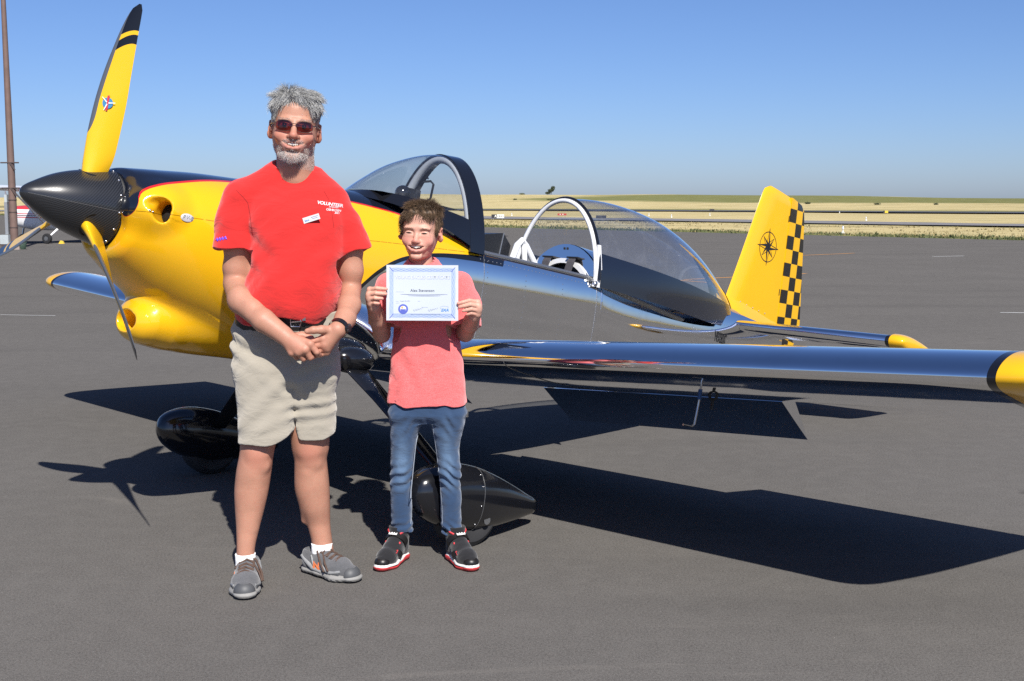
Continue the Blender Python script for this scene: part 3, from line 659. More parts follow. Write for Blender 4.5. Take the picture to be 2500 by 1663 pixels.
cv.cone((.2, 0, -.004), (.385, 0, -.004), .158, .158, k=.006, mode='s')          # gap behind the spinner
cow = cv.build('cowling', 'livery', AP, smooth=2); cow.data.transform(Matrix.Translation(OFF))
for s in (-1, 1): part(MB().sphere((.545, s*.262, .0), .058, 14, 9), 'inlet_shade', 'dark_gap', cow)  # black ball gives each inlet its shaded depth; the cowl is solid behind
_cb = BVHTree.FromPolygons([vv.co.copy() for vv in cow.data.vertices], [list(q.vertices) for q in cow.data.polygons])
def on_cowl(x, z, off=0.):
    hit = _cb.ray_cast(Vector((x, -1, z))+OFF, Vector((0, 1, 0))); return hit[0]-OFF+hit[1]*off, hit[1]
pc, pn = on_cowl(.545, -.004, .002); Mp = Matrix.Translation(pc+OFF) @ pn.to_track_quat('Z', 'Y').to_matrix().to_4x4()
lp = MB().sphere((0, 0, 0), .03, 20, 9, (1., .58, .12)).build('logo_plate', 'plate_silver', cow); lp.matrix_local = Mp
for i, (x, z) in enumerate([(.395, -.002), (.412, -.005)]):
    q_, n_ = on_cowl(x, z); part(MB().sphere(q_, .0055, 8, 5), 'screw', 'bare_steel', cow)
tc = bpy.data.curves.new('t', 'FONT'); tc.body = 'RV-8'; tc.size = .024; tc.align_x = 'CENTER'; tc.align_y = 'CENTER'; tc.shear = .3
to_ = bpy.data.objects.new('plate_lettering', tc); COL.objects.link(to_); dg = bpy.context.evaluated_depsgraph_get(); tm = bpy.data.meshes.new_from_object(to_.evaluated_get(dg)); bpy.data.objects.remove(to_)
tm.transform(Mp @ Matrix.Translation((0, 0, .0042))); tm.materials.append(MATS['grey_tube'])
tp = bpy.data.objects.new('plate_lettering', tm); COL.objects.link(tp); tp.parent = cow

# forward fuselage (painted / polished), open cockpit tub, closed tail cone
AN = np.linspace(-math.pi/2, math.pi*1.5, 73)[:-1]
def ring(x, inset=0.):
    s = list(sec(x)); s[0] -= inset; s[2] -= inset; s[3] += inset; return [secpt(x, a, s) for a in AN]
fz = MB().loft([ring(x) for x in np.linspace(1.25, 2.24, 22)])
part(fz, 'forward_fuselage', 'livery', angle=60)
part(MB().add(ring(2.235, .002), [list(range(72))[::-1]]), 'instrument_panel', 'cockpit_black', smooth=False)
def uring(x, ztop, inset=0., n=40):
    s = list(sec(x)); s[0] -= inset; s[3] += inset; hw, zc, zt, zb, nu, nl = s
    tq = ((ztop-zc)/(zt-zc))**(nu/2) if ztop > zc else 0; a1 = math.asin(min(1, tq))
    return [secpt(x, a, s) for a in np.linspace(math.pi-a1, 2*math.pi+a1, n)]
RZ = .142
xs = np.linspace(2.24, 3.265, 17)
part(MB().loft([uring(x, RZ) for x in xs], closed=False), 'cockpit_side', 'livery', angle=60)
part(MB().loft([uring(x, RZ, .022) for x in xs], closed=False, flip=True), 'cockpit_liner', 'cockpit_black', angle=60)
for s in (-1, 1):
    pth = [(x, s*(half_width(x, RZ)-.006), RZ+.004) for x in xs]
    part(MB().tube(pth, .0125, 8), 'cockpit_rail', 'rail_grey')
part(MB().loft([ring(x) for x in np.linspace(3.26, 5.62, 34)]).add(ring(5.62), [list(range(72))]), 'aft_fuselage', 'polished_metal', angle=60)
# seams and rivets
rv = MB()
def rivet(p, nrm, r=.0032):
    p = Vector(p); nrm = Vector(nrm).normalized(); a = nrm.orthogonal().normalized(); b = nrm.cross(a)
    rv.add([p+nrm*.0022]+[p+(a*math.cos(t)+b*math.sin(t))*r for t in np.linspace(0, 2*math.pi, 7)[:-1]], [[0, 1+i, 1+(i+1) % 6] for i in range(6)])
def side(x, z, s=-1): return (x, s*(half_width(x, z)+.0003), z)
for x in np.arange(1.45, 3.15, .028): rivet(side(x, -.40), (0, -1, -.2)); rivet(side(x, -.452), (0, -1, -.5))
for x in np.arange(2.26, 3.16, .03): rivet(side(x, .108), (0, -1, .4))
for x in np.arange(3.26, 5.3, .03): rivet(side(x, .10-.02*(x-3.2)), (0, -1, .4)); rivet(side(x, -.03), (0, -1, 0))
for z in np.arange(-.4, .12, .028):
    for x in (2.31, 3.215, 3.9, 4.55): rivet(side(x, z), (0, -1, 0))
    for x in (2.6, 2.9): rivet(side(x, z-.03), (0, -1, 0))
r_ = part(rv, 'rivets', 'rail_grey'); r_['kind'] = 'stuff'
for x in (2.285, 3.203): part(MB().tube([(x, -half_width(x, z)-.0002, z) for z in np.linspace(-.42, .125, 14)], .0016, 5), 'skin_seam', 'rail_grey')
# slide rails behind the cockpit
for s in (-1, 1): part(MB().tube([(x, s*(half_width(x, .135-.10*(x-3.15))+.006), .135-.10*(x-3.15)) for x in np.linspace(3.12, 4.15, 14)], .017, 8, flat=.7), 'slide_rail', 'rail_grey')

# ---------------- spinner and propeller
SPR = [(0, .0005), (.003, .012), (.010, .0225), (.025, .036), (.051, .0535), (.09, .078), (.13, .0995), (.18, .120), (.242, .139), (.30, .153), (.345, .1625), (.362, .165), (.366, .160), (.366, .0)]
spn = part(MB().lathe([(x, r) for x, r in zip(np.linspace(0, 1, 60)**1.5*.362, interp(np.linspace(0, 1, 60)**1.5*.362, [q for q in SPR[:12]])[:, 0])]+[(.3655, .161), (.3655, 0)], 64), 'spinner', 'carbon_fibre', angle=50)
part(MB().lathe([(.366, .155), (.392, .155)], 40), 'backplate', 'rail_grey', spn)
for i in range(14):
    a = 2*math.pi*(i+.3)/14; part(MB().sphere((.352, math.cos(a)*.1642, math.sin(a)*.1642), .0062, 8, 6), 'screw', 'bare_steel', spn)
part(MB().tube([(x, -interp(x, SPR[:12])[0, 0]*math.cos(.10)-.0004, interp(x, SPR[:12])[0, 0]*math.sin(-.10)) for x in np.linspace(.02, .36, 20)], .0011, 5), 'spinner_seam', 'rail_grey', spn)
# blade: r, chord, twist (from the disc plane), quarter-chord offset, thickness ratio
PX, PR = .262, .852
BL = [(.09, .075, 72, 0., .9), (.135, .098, 66, 0., .55), (.20, .118, 58, 0., .30), (.30, .130, 50, .004, .18), (.42, .134, 42, .006, .13), (.55, .122, 36, .004, .105), (.66, .102, 31.5, -.004, .10), (.75, .080, 28.5, -.014, .10), (.81, .058, 26.5, -.026, .10), (.84, .036, 25.5, -.037, .11), (.852, .012, 25, -.046, .12)]
def blade_mat():
    k = NT('blade_paint'); z = k.xyz(k.coord())[2]; at = k.n('Attribute'); at.attribute_name = 'chordwise'; x = at.outputs['Fac']      # z out along the radius, x across the chord (+ = leading edge)
    nose = k.math('GREATER_THAN', x, k.curve(z, [(.0, .3), (.26, .3), (.285, .048), (.33, .030), (.45, .026), (.6, .016), (.72, .004), (.80, -.008), (.86, -.03)]))
    def band(c0, slope, wd): 
        t = k.math('SUBTRACT', z, k.math('MULTIPLY_ADD', k.math('POWER', k.math('MAXIMUM', k.math('ADD', x, .06), 0.), 1.6), slope, c0)); return t
    t1 = k.math('GREATER_THAN', band(.745, -2.6, 0), 0.); t2 = band(.69, -3.0, 0); t2 = k.math('MULTIPLY', k.math('GREATER_THAN', t2, 0.), k.math('LESS_THAN', t2, .038))
    c = k.mix(k.math('MAXIMUM', t1, t2), (.80, .47, .012), BLK); c = k.mix(nose, c, (.16, .17, .185))
    k.bsdf(c, k.math('MULTIPLY_ADD', nose, .15, .28), k.math('MULTIPLY', nose, .5), coat=.2); return k.m
blade_mat()
def prop_foil(n=22):
    P = []
    for i in range(n):
        a = 2*math.pi*i/n; c = .5+.5*math.cos(a); yt = 5*(.2969*math.sqrt(c)-.126*c-.3516*c*c+.2843*c**3-.1036*c**4)
        P.append((c, yt*(1.25 if a < math.pi else -.6)))
    return P
PF = prop_foil(); rr_ = np.linspace(.09, .852, 34); BI = interp(rr_, BL)
rings = []
for r0, (ch, tw, qo, th_) in zip(rr_, BI):
    t = R(tw); ring_ = []
    for c, yt in PF:
        xc = (.32-c)*ch+qo; yy = yt*th_*ch
        ring_.append((xc, yy, r0, t))
    rings.append(ring_)
def blade_verts():   # untwisted x kept for the paint; twist applied around the radius
    V = []
    for rg_ in rings:
        V.append([(x*math.cos(t)-y*math.sin(t), x*math.sin(t)+y*math.cos(t), z) for x, y, z, t in rg_])
    return V
bv = blade_verts()
PHI = .2048
for kbl in range(3):
    a = PHI+kbl*2*math.pi/3
    m = MB(); m.loft([[Vector(p) for p in q] for q in bv], cap=True)
    bl = m.build('propeller_blade', 'blade_paint', AP)
    out = Vector((0, -math.sin(a), math.cos(a))); le = Vector((0, math.cos(a), math.sin(a))); fw_ = Vector((-1, 0, 0))
    att = bl.data.attributes.new('chordwise', 'FLOAT', 'POINT'); co = np.empty(len(bl.data.vertices)*3); bl.data.vertices.foreach_get('co', co); co = co.reshape(-1, 3)
    tw_ = np.radians(interp(co[:, 2], BL)[:, 1]); att.data.foreach_set('value', (co[:, 0]*np.cos(tw_)+co[:, 1]*np.sin(tw_)).astype(np.float32))
    bl.matrix_parent_inverse = Matrix.Identity(4)
    bl.matrix_local = Matrix(((le.x, fw_.x, out.x, PX+OFF.x), (le.y, fw_.y, out.y, OFF.y), (le.z, fw_.z, out.z, OFF.z), (0, 0, 0, 1)))
    bl.visible_shadow = True
    # blade-root cuff where it leaves the spinner
    cu = MB().tube([(0, 0, .095), (0, 0, .134)], .06, 20).build('blade_cuff', 'dark_gap', bl); cu.scale = (1, .62, 1)
    if kbl == 0:     # round maker's emblem on the upper blade
        cx, cz, rr0 = -.012, .43, .026; tw = R(42); md = MB()
        def onb(u, v, hgt, cx=cx, cz=cz, tw=tw):
            th2 = .5*5*.13*.134*(.2969*math.sqrt(.42)-.126*.42-.3516*.42**2+.2843*.42**3)*2.5+hgt; return ((cx+u)*math.cos(tw)-th2*math.sin(tw), (cx+u)*math.sin(tw)+th2*math.cos(tw), cz+v)
        def disc(r0, r1, hgt, n=24): 
            P = []; F_ = []
            for i in range(n):
                t = 2*math.pi*i/n; P += [onb(math.cos(t)*r0, math.sin(t)*r0, hgt), onb(math.cos(t)*r1, math.sin(t)*r1, hgt)]
            return P, [[2*i, 2*i+1, (2*i+3) % (2*n), (2*i+2) % (2*n)] for i in range(n)]
        simple('decal_blue', (.05, .22, .42), .5); simple('decal_red', (.55, .03, .06), .5); simple('decal_white', (.8, .8, .8), .5)
        MB().add(*disc(0., .0225, .003)).build('emblem_disc', 'decal_blue', bl, False)
        MB().add([onb(u, v, .0045) for u, v in ((-.006, -.031), (.002, -.032), (.007, .030), (-.002, .032))], [[0, 1, 2, 3]]).build('emblem_lettering', 'decal_red', bl, False)
        md = MB()
        for t in (35, 165, 285):
            d = Vector((math.cos(R(t)), math.sin(R(t)))); q = Vector((-d.y, d.x))*.0026; md.add([onb(*(d*.004-q), .0055), onb(*(d*.033-q*.5), .0055), onb(*(d*.033+q*.5), .0055), onb(*(d*.004+q), .0055)], [[0, 1, 2, 3]])
        md.build('emblem_propeller', 'decal_white', bl, False)
# ---------------- windshield: glass, black fairing, arch frame
WT = [(1.56, .322), (1.62, .338), (1.66, .362), (1.74, .43), (1.847, .512), (1.95, .567), (2.06, .612), (2.16, .638), (2.20, .645), (2.27, .648)]
GB = [(1.56, .335), (1.66, .345), (1.80, .335), (1.95, .318), (2.10, .303), (2.18, .29)]          # lower edge of the glass
def wsec(x, a, zt=None):
    hw, zc, _, zb, nu, nl = sec(x); zt = interp(x, WT)[0, 0] if zt is None else zt
    return (x, math.cos(a)*hw, zc+math.sin(a)*(zt-zc))
def warc(x, z0, z1=None, n=30, off=0.):
    zc = sec(x)[1]; zt = interp(x, WT)[0, 0]; a0 = math.asin(max(-1, min(1, (z0-zc)/(zt-zc))))
    return [tuple(np.array(wsec(x, a))+np.array((0, math.cos(a)*off, math.sin(a)*off))) for a in np.linspace(a0, math.pi-a0, n)]
xs_g = list(1.64+(2.185-1.64)*np.linspace(0, 1, 18)**1.2)
ws = part(MB().loft([warc(x, min(interp(x, GB)[0, 0], interp(x, WT)[0, 0]-.002), n=36) for x in xs_g], closed=False), 'windshield', 'windshield_glass', angle=None)
for s in (0, 1):
    rg_ = []
    for x in np.linspace(1.60, 2.26, 22):
        zc = sec(x)[1]; zt = interp(x, WT)[0, 0]; z1 = min(interp(min(x, 2.18), GB)[0, 0], zt-.001); z0 = min(np.interp(x, [1.6, 1.8, 2.0, 2.15, 2.26], [.30, .27, .215, .165, .13]), z1-.004)
        arc = []
        for z in np.linspace(z0, z1, 7):
            a = math.asin((z-zc)/(zt-zc)); p = wsec(x, a); off = .003; arc.append((x, (p[1]+off) if s else -(p[1]+off), z))
        rg_.append(arc)
    part(MB().loft(rg_, closed=False), 'windshield_fairing', 'black_paint')
def band_loft(x0, x1, thick, zlo, n=44):
    q = [warc(x0, zlo, n=n, off=.004), warc(x1, zlo, n=n, off=.004), warc(x1, zlo, n=n, off=-thick), warc(x0, zlo, n=n, off=-thick), warc(x0, zlo, n=n, off=.004)]
    return MB().loft(q, closed=False)
part(band_loft(2.165, 2.268, .006, .13), 'windshield_frame', 'black_paint', angle=50)
part(MB().tube(warc(2.185, .20, n=40, off=-.026), .021, 10), 'roll_arch', 'arch_grey')
for a in (35, 62, 110, 140): part(MB().sphere((2.236, math.cos(R(a))*.30, .0+math.sin(R(a))*.60), .006, 8, 5), 'bolt', 'bare_steel')
# glare shield, compass and grab handle behind the glass
part(MB().loft([[(x, y, interp(x, SEC)[0, 2]+.012-.25*y*y) for y in np.linspace(-.21, .21, 9)] for x in np.linspace(1.66, 2.22, 8)], closed=False), 'glare_shield', 'cockpit_black')
cm = part(MB().sphere((1.98, .02, .395), .042, 14, 9, (1.1, 1, 1)), 'compass', 'black_paint'); part(MB().box((2.03, .02, .39), (.07, .075, .07)), 'compass_housing', 'cockpit_black', cm)
part(MB().box((1.98, .02, .35), (.1, .06, .02)), 'compass_foot', 'decal_white', cm)
part(MB().tube([(2.20, .215, .50), (2.24, .12, .515), (2.25, .105, .50), (2.26, .125, .425), (2.25, .14, .41), (2.21, .235, .415)], .0065, 8), 'grab_handle', 'cockpit_black')

# ---------------- canopy slid back: bubble, arch, skirts
CT = [(3.18, .606), (3.30, .630), (3.45, .650), (3.63, .658), (3.85, .650), (4.045, .625), (4.3, .560), (4.53, .470), (4.75, .355), (4.92, .262), (5.01, .205)]
CW = [(3.18, .338), (3.6, .345), (4.0, .318), (4.4, .25), (4.7, .165), (4.9, .085), (5.01, .02)]
CG = [(3.18, .285), (3.6, .268), (4.0, .248), (4.36, .225), (4.7, .205), (4.985, .19)]
CB = [(3.18, .105), (3.6, .088), (4.0, .068), (4.30, .052), (4.5, .050), (4.66, .056), (4.70, .115), (4.86, .15), (5.0, .18)]
CZ = .08
def csec(x, a):
    t = interp(x, CT)[0, 0]; w_ = interp(x, CW)[0, 0]; return (x, math.cos(a)*w_, CZ+math.sin(a)*(t-CZ))
def carc(x, z0, n=34, off=0.):
    t = interp(x, CT)[0, 0]; a0 = math.asin(max(0, min(.999, (z0-CZ)/(t-CZ)))); return [tuple(np.array(csec(x, a))+np.array((0, math.cos(a)*off, math.sin(a)*off))) for a in np.linspace(a0, math.pi-a0, n)]
xs_c = np.linspace(3.185, 4.95, 36)
can = part(MB().loft([carc(x, interp(x, CG)[0, 0]) for x in xs_c], closed=False), 'canopy_bubble', 'canopy_glass', angle=None)
for s in (-1, 1):
    rg_ = []
    for x in np.linspace(3.20, 4.86, 30):
        z1 = interp(x, CG)[0, 0]+.012; z0 = interp(x, CB)[0, 0]; t = interp(x, CT)[0, 0]; w_ = interp(x, CW)[0, 0]; arc = []
        for z in np.linspace(z0, z1, 8): arc.append((x, s*(w_*math.cos(math.asin(max(0, min(1, (z-CZ)/(t-CZ)))))+.006+.05*max(0, .12-z)), z))
        rg_.append(arc)
    part(MB().loft(rg_, closed=False), 'canopy_skirt', 'navy_black', can)
rg_ = []
for x in np.linspace(4.50, 5.005, 16):
    hw_ = np.interp(x, [4.50, 4.75, 4.90, 5.005], [.06, .30, .85, 1.35]); rg_.append([tuple(np.array(csec(x, a))+np.array((0, math.cos(a)*.004, math.sin(a)*.004))) for a in np.linspace(math.pi/2-hw_, math.pi/2+hw_, 14)])
part(MB().loft(rg_, closed=False), 'canopy_tail_cap', 'yellow_paint', can)
part(MB().tube(carc(3.185, .14, n=44, off=.006), .011, 8, flat=1.), 'canopy_seal', 'black_paint', can)
part(MB().tube(carc(3.172, .13, n=44, off=-.010), .0128, 12), 'canopy_arch', 'white_tube', can)
for s in (-1, 1):
    part(MB().extrude([(3.15, .10), (3.235, .10), (3.205, .22), (3.188, .34), (3.168, .34), (3.160, .2)], .012, lambda a, b, w_, s=s: (a, s*(.325+w_-.11*max(0, b-.2)), b)), 'arch_foot', 'white_tube', can, False)
    part(MB().lathe([(-.004, 0), (-.004, .012), (.012, .012), (.012, 0)], 12, (3.195, s*.334, .165), 'y'), 'arch_bolt', 'cockpit_black', can)
    part(MB().tube([(3.26, s*.30, .275), (3.30, s*.305, .15)], .016, 8, flat=.5), 'latch_lever', 'white_tube', can)
part(MB().tube([(4.40, -.15, .215), (4.48, -.1, .245), (4.58, 0, .252), (4.66, .1, .235)], .009, 8), 'rear_bow', 'white_tube', can)
part(MB().sphere((3.165, -.332, .118), .018, 10, 6), 'slide_roller', 'bare_steel', can)

# ---------------- cockpit: front seat, roll structure, belts, rear bulkhead
part(MB().extrude([(2.30, .02), (2.30, .225), (2.60, .292), (2.665, .235), (2.62, -.25), (2.35, -.3)], .36, lambda a, b, w_: (a-.055, -.18+w_, b)), 'front_seat_back', 'seat_black', smooth=False)
part(MB().tube([(2.545, -.181, .293), (2.53, -.181, .16), (2.495, -.181, .0)], .004, 5), 'seat_piping', 'rail_grey')
part(MB().tube([(2.575, .25, .23), (2.575, .03, .262), (2.575, -.10, .26)], .019, 10), 'cross_tube', 'white_tube')
part(MB().tube([(2.515, -.255, .02), (2.615, -.225, .24), (2.655, -.215, .272), (2.695, -.212, .25), (2.855, -.265, .03)], .018, 10), 'roll_hoop', 'white_tube')
part(MB().tube([(2.675, -.215, .25), (2.715, -.235, .02)], .0165, 10), 'hoop_brace', 'white_tube')
part(MB().tube([(2.575, -.16, .06), (2.805, -.20, .06)], .014, 8), 'lower_brace', 'white_tube')
part(MB().tube([(2.855, .265, .03), (2.695, .212, .22), (2.635, .225, .21), (2.515, .255, .02)], .018, 10), 'roll_hoop', 'white_tube')
def strap(pts, w_, name='belt', up=(0, 1, 0)):
    m = MB(); P = [Vector(p) for p in pts]; U = Vector(up).normalized()*w_/2; rg2 = []
    for i, p in enumerate(P):
        t = (P[min(i+1, len(P)-1)]-P[max(i-1, 0)]).normalized(); nn = t.cross(U).normalized()*.0022; rg2.append([p-U-nn, p+U-nn, p+U+nn, p-U+nn])
    part(m.loft(rg2, cap=True), name, 'belt_web', smooth=False)
strap([(2.615, -.12, .288), (2.565, -.12, .285), (2.550, -.12, .22), (2.560, -.125, .10)], .052)
part(MB().box((2.567, -.125, .165), (.035, .062, .05)), 'belt_reel', 'cockpit_black')
hb, zcb, ztb = half_width(3.2, .0), sec(3.2)[1], .353
def arch(x, w_, t, z0, n=26):
    a0 = math.asin(max(0, min(1, (z0+.02)/(t+.02)))); return [(x, math.cos(a)*w_, -.02+math.sin(a)*(t+.02)) for a in np.linspace(a0, math.pi-a0, n)]
def arch_band(x0, o, i, z0, name, mat, dx=.01, n=26):
    a, b = arch(x0, o[0], o[1], z0, n), arch(x0, i[0], i[1], z0, n); a2, b2 = arch(x0+dx, o[0], o[1], z0, n), arch(x0+dx, i[0], i[1], z0, n)
    part(MB().loft([a, b, b2, a2, a], closed=False), name, mat, smooth=False)
arch_band(3.250, (.330, .352), (.255, .262), -.02, 'rear_bulkhead', 'polished_metal')
arch_band(3.235, (.262, .266), (.235, .238), -.02, 'bulkhead_arch', 'white_tube', .02)
part(MB().add(arch(3.275, .30, .30, -.25)+[(3.275, -.3, -.4), (3.275, .3, -.4)], [list(range(28))]), 'opening_shade', 'cockpit_black', smooth=False)  # black sheet standing in for the shade inside the arch opening
for y, dy in ((-.085, -.055), (.11, .02)):
    strap([(3.270, y, .262), (3.225, y, .268), (3.210, y, .24), (3.190, y-dy*.2, .12), (3.130, y+dy, .02), (3.080, y+dy, -.1)], .055)
    part(MB().box((3.235, y, .27), (.035, .085, .008)), 'belt_bracket', 'cockpit_black', smooth=False)
for y in (-.012, .012): part(MB().box((3.246, y, .325), (.006, .005, .014)), 'bulkhead_slot', 'dark_gap', smooth=False)
part(MB().box((3.0, 0, -.2), (.06, .42, .5)), 'rear_seat_back', 'seat_black'); part(MB().box((2.85, 0, -.38), (.4, .42, .1)), 'rear_seat', 'seat_black'); part(MB().box((2.5, 0, -.42), (.4, .42, .1)), 'front_seat', 'seat_black')

# ---------------- wings
LEX, LEZ, DIH, CH = 1.704, -.4625, math.tan(.0605), 1.385
def naca(n=60, t=.135, c0=0., c1=1.):
    """closed outline from the upper rear forward to the nose and back below (x/c, z/c)"""
    def th(x): return 5*t*(.2969*math.sqrt(max(x, 0))-.126*x-.3516*x*x+.2843*x**3-.1036*x**4)
    def cam(x): return .0195*(1-(1-x/.15)**2) if x < .15 else .0195*(1-((x-.15)/.85)**1.4)
    up = [c0+(c1-c0)*(1-math.cos(math.pi/2*i/n)) if c0 == 0 else c0+(c1-c0)*i/n for i in range(n+1)]
    U = [(x, cam(x)+th(x)) for x in up]; L = [(x, cam(x)-th(x)) for x in up]
    return U[::-1]+L[1:] if c0 == 0 else U[::-1]+L
INC = math.tan(R(1.3))
def wing_ring(y, s, prof, sc=1., dx=0., dz=0., ch=CH): return [(LEX+dx+x*ch*sc, s*y, LEZ+y*DIH+dz+(z-x*INC)*ch*sc) for x, z in prof]
FULL = naca(); FRONT = naca(c1=.775); HING = .775
WY0, WF0, WF1, WT0 = .30, .40, 1.885, 3.262
for s in (-1, 1):
    wg = part(MB().loft([wing_ring(y, s, FRONT) for y in np.linspace(WY0, WT0, 24)], cap=True), 'wing', 'wing_metal', angle=60)
    if s < 0:
        for y in (1.14,):
            part(MB().tube([tuple(np.array(p)+np.array((0, 0, 0))) for p in wing_ring(y, s, [(x, z-.0006) for x, z in FRONT[60:]])], .0013, 4), 'skin_seam', 'rail_grey', wg)
    AILP = naca(n=14, c0=HING+.004, c1=1.)
    def hinge_ring(y, ang, prof):
        hx, hz = LEX+HING*CH, LEZ+y*DIH-.035*CH*.9-INC*HING*CH; ang = ang+R(1.3); out = []
        for x, z in prof:
            px, pz = (x-HING)*CH, z*CH+.035*CH*.9; out.append((hx+px*math.cos(ang)+pz*math.sin(ang), s*y, hz-px*math.sin(ang)+pz*math.cos(ang)))
        return out
    ail = part(MB().loft([hinge_ring(y, R(0), AILP) for y in np.linspace(WF1+.012, WT0-.006, 6)], cap=True), 'aileron', 'wing_metal', angle=40)
    FL = R(36)
    fl = part(MB().loft([hinge_ring(y, FL, AILP) for y in np.linspace(WF0, WF1-.012, 6)], cap=True), 'flap', 'wing_metal', angle=40)
    # tip: black band, then rounded yellow cap
    part(MB().loft([wing_ring(y, s, FULL, 1.002, -.001) for y in (WT0, WT0+.028)], cap=True), 'tip_band', 'black_paint', wg, angle=50)
    rg_ = []
    for q in np.linspace(0, 1, 16):
        y = WT0+.029+.215*math.sin(q*math.pi/2); f_ = math.cos(q*math.pi/2)
        thk = .02+.98*f_**.75; cx0 = .13*(1-f_)**1.3*CH; cs = 1.002-(.16)*(1-f_)**1.3
        rg_.append([(LEX-.001+cx0+x*CH*cs, s*y, LEZ+y*DIH+.05*(1-thk)+z*CH*thk-INC*(cx0+x*CH*cs)) for x, z in FULL])
    part(MB().loft(rg_, cap=True), 'wing_tip', 'yellow_paint', wg, angle=60)
    # gear leg, fairing, wheel, pant
    AX = 1.70; AXZ = zground(AX)+.165
    lg = part(MB().tube([(1.53, s*.30, -.50), (1.58, s*.52, -.65), (1.66, s*.86, -.90), (1.69, s*.985, -.99)], [.075, .062, .05, .045], 16, flat=.26, up=(0, s*.6, .8)), 'gear_leg', 'black_paint')
    part(MB().sphere((1.525, s*.325, -.49), .11, 14, 9, (1.15, .75, .62)), 'leg_fairing', 'black_paint', lg)
    wy = s*1.04
    tw_ = part(MB().lathe([(-.04, .075), (-.058, .10), (-.062, .135), (-.045, .158), (0, .165), (.045, .158), (.062, .135), (.058, .10), (.04, .075)], 36, (AX, wy, AXZ), 'y'), 'tire', 'tread_rubber')
    part(MB().lathe([(-.045, 0), (-.045, .085), (.045, .085), (.045, 0)], 20, (AX, wy, AXZ), 'y'), 'rim', 'bare_steel', tw_)
    PP = [(1.365, .002, .002, -.995), (1.375, .036, .040, -.995), (1.40, .062, .075, -.998), (1.45, .085, .108, -1.003), (1.53, .103, .136, -1.01), (1.62, .108, .146, -1.016), (1.72, .105, .142, -1.022), (1.84, .088, .12, -1.03), (1.97, .060, .085, -1.038), (2.08, .032, .050, -1.044), (2.14, .014, .028, -1.047), (2.155, .003, .012, -1.048)]
    xs_p = np.concatenate([1.365+(.1)*np.linspace(0, 1, 9)**2, np.linspace(1.48, 2.155, 30)]); pi_ = interp(xs_p, PP); rg_ = []
    for x, (hw, hz, zc) in zip(xs_p, pi_):
        rg_.append([(x, wy+math.copysign(abs(math.cos(a))**.85, math.cos(a))*hw, zc+max(math.copysign(abs(math.sin(a))**.9, math.sin(a))*hz*(1.0 if math.sin(a) > 0 else .98), -.13)) for a in np.linspace(0, 2*math.pi, 41)[:-1]])
    pt = part(MB().loft(rg_, cap=True), 'wheel_pant', 'black_paint', lg, angle=70)
    PI = lambda x: interp(x, PP)[0]
    hwj, hzj, zcj = PI(1.705)
    part(MB().tube([(1.705, wy+s*math.cos(a)**.85*(hwj+.0006), zcj+math.copysign(abs(math.sin(a))**.9, math.sin(a))*hzj) for a in np.linspace(-1.15, 1.45, 24)], .0012, 5), 'pant_seam', 'rail_grey', pt)
    for a in (-.75, -.1, .42, .85): 
        hwj, hzj, zcj = PI(1.69); part(MB().sphere((1.69, wy+s*(math.cos(a)**.85*hwj+.0005), zcj+math.copysign(abs(math.sin(a))**.9, math.sin(a))*hzj), .0042, 8, 5), 'screw', 'bare_steel', pt)
    hwj, hzj, zcj = PI(1.80); part(MB().lathe([(-.002, 0), (-.002, .019), (.004, .017), (.004, 0)], 16, (1.755, wy+s*hwj*.925, zcj-.075), 'y'), 'axle_cap', 'rail_grey', pt)
# pitot tube and tie-down ring under the near wing
yw = 1.905; pz = lambda x: LEZ+yw*DIH-.055*CH
part(MB().tube([(2.16, -1.86, -.345), (2.18, -1.872, -.375), (2.15, -1.862, -.40), (2.155, -1.868, -.43)], .0045, 8), 'pitot_hook', 'bare_steel')
part(MB().tube([(2.155, -1.868, -.42), (2.158, -1.868, -.455)], .009, 10), 'pitot_sleeve', 'blue_tape')
part(MB().tube([(2.158, -1.868, -.455), (2.165, -1.855, -.56), (2.155, -1.85, -.572), (2.10, -1.845, -.568)], .0045, 8), 'pitot_tube', 'bare_steel')
ty = [(2.20+.0, -1.905+.02*math.cos(a), -.425+.024*math.sin(a)) for a in np.linspace(-math.pi/2, 1.5*math.pi, 19)]
part(MB().tube(ty, .006, 7), 'tie_down_ring', 'cockpit_black'); part(MB().tube([(2.2, -1.905, -.445), (2.2, -1.905, -.49)], .007, 7), 'tie_down_strap', 'cockpit_black')

# ---------------- tail
SYM = lambda t=.09: [(c, z) for c, z in [(1-math.cos(math.pi/2*(1-abs(i)/20)) if False else (abs(i)/20)**1.6, math.copysign(5*t*(.2969*math.sqrt((abs(i)/20)**1.6)-.126*(abs(i)/20)**1.6-.3516*((abs(i)/20)**1.6)**2+.2843*((abs(i)/20)**1.6)**3-.1036*((abs(i)/20)**1.6)**4), i if i else 1)) for i in range(20, -21, -1)]]
FINP = [(.20, 4.885, 5.562), (.30, 4.925, 5.560), (.60, 5.035, 5.555), (.90, 5.140, 5.549), (1.03, 5.186, 5.546), (1.08, 5.207, 5.545), (1.105, 5.225, 5.545), (1.122, 5.252, 5.545), (1.131, 5.30, 5.545)]
def fin_ring(z, x0, x1, t=.10, cut=True): return [(x0+c*(x1-x0), y*(x1-x0)*1.0, z-.115*max(0, (x0+c*(x1-x0)-5.28))*max(0, min(1, (z-.95)/.15))) for c, y in ([(c*.999, y) for c, y in SYM(t)])]
zz = np.linspace(.12, 1.128, 34); FI = interp(zz, FINP)
def thickness(x0, x, xe): return .028*math.sqrt(max(0, min(1, (x-x0)/.12)))*(1 if x < 5.45 else 1-.25*(x-5.45)/.15)
rg_ = []
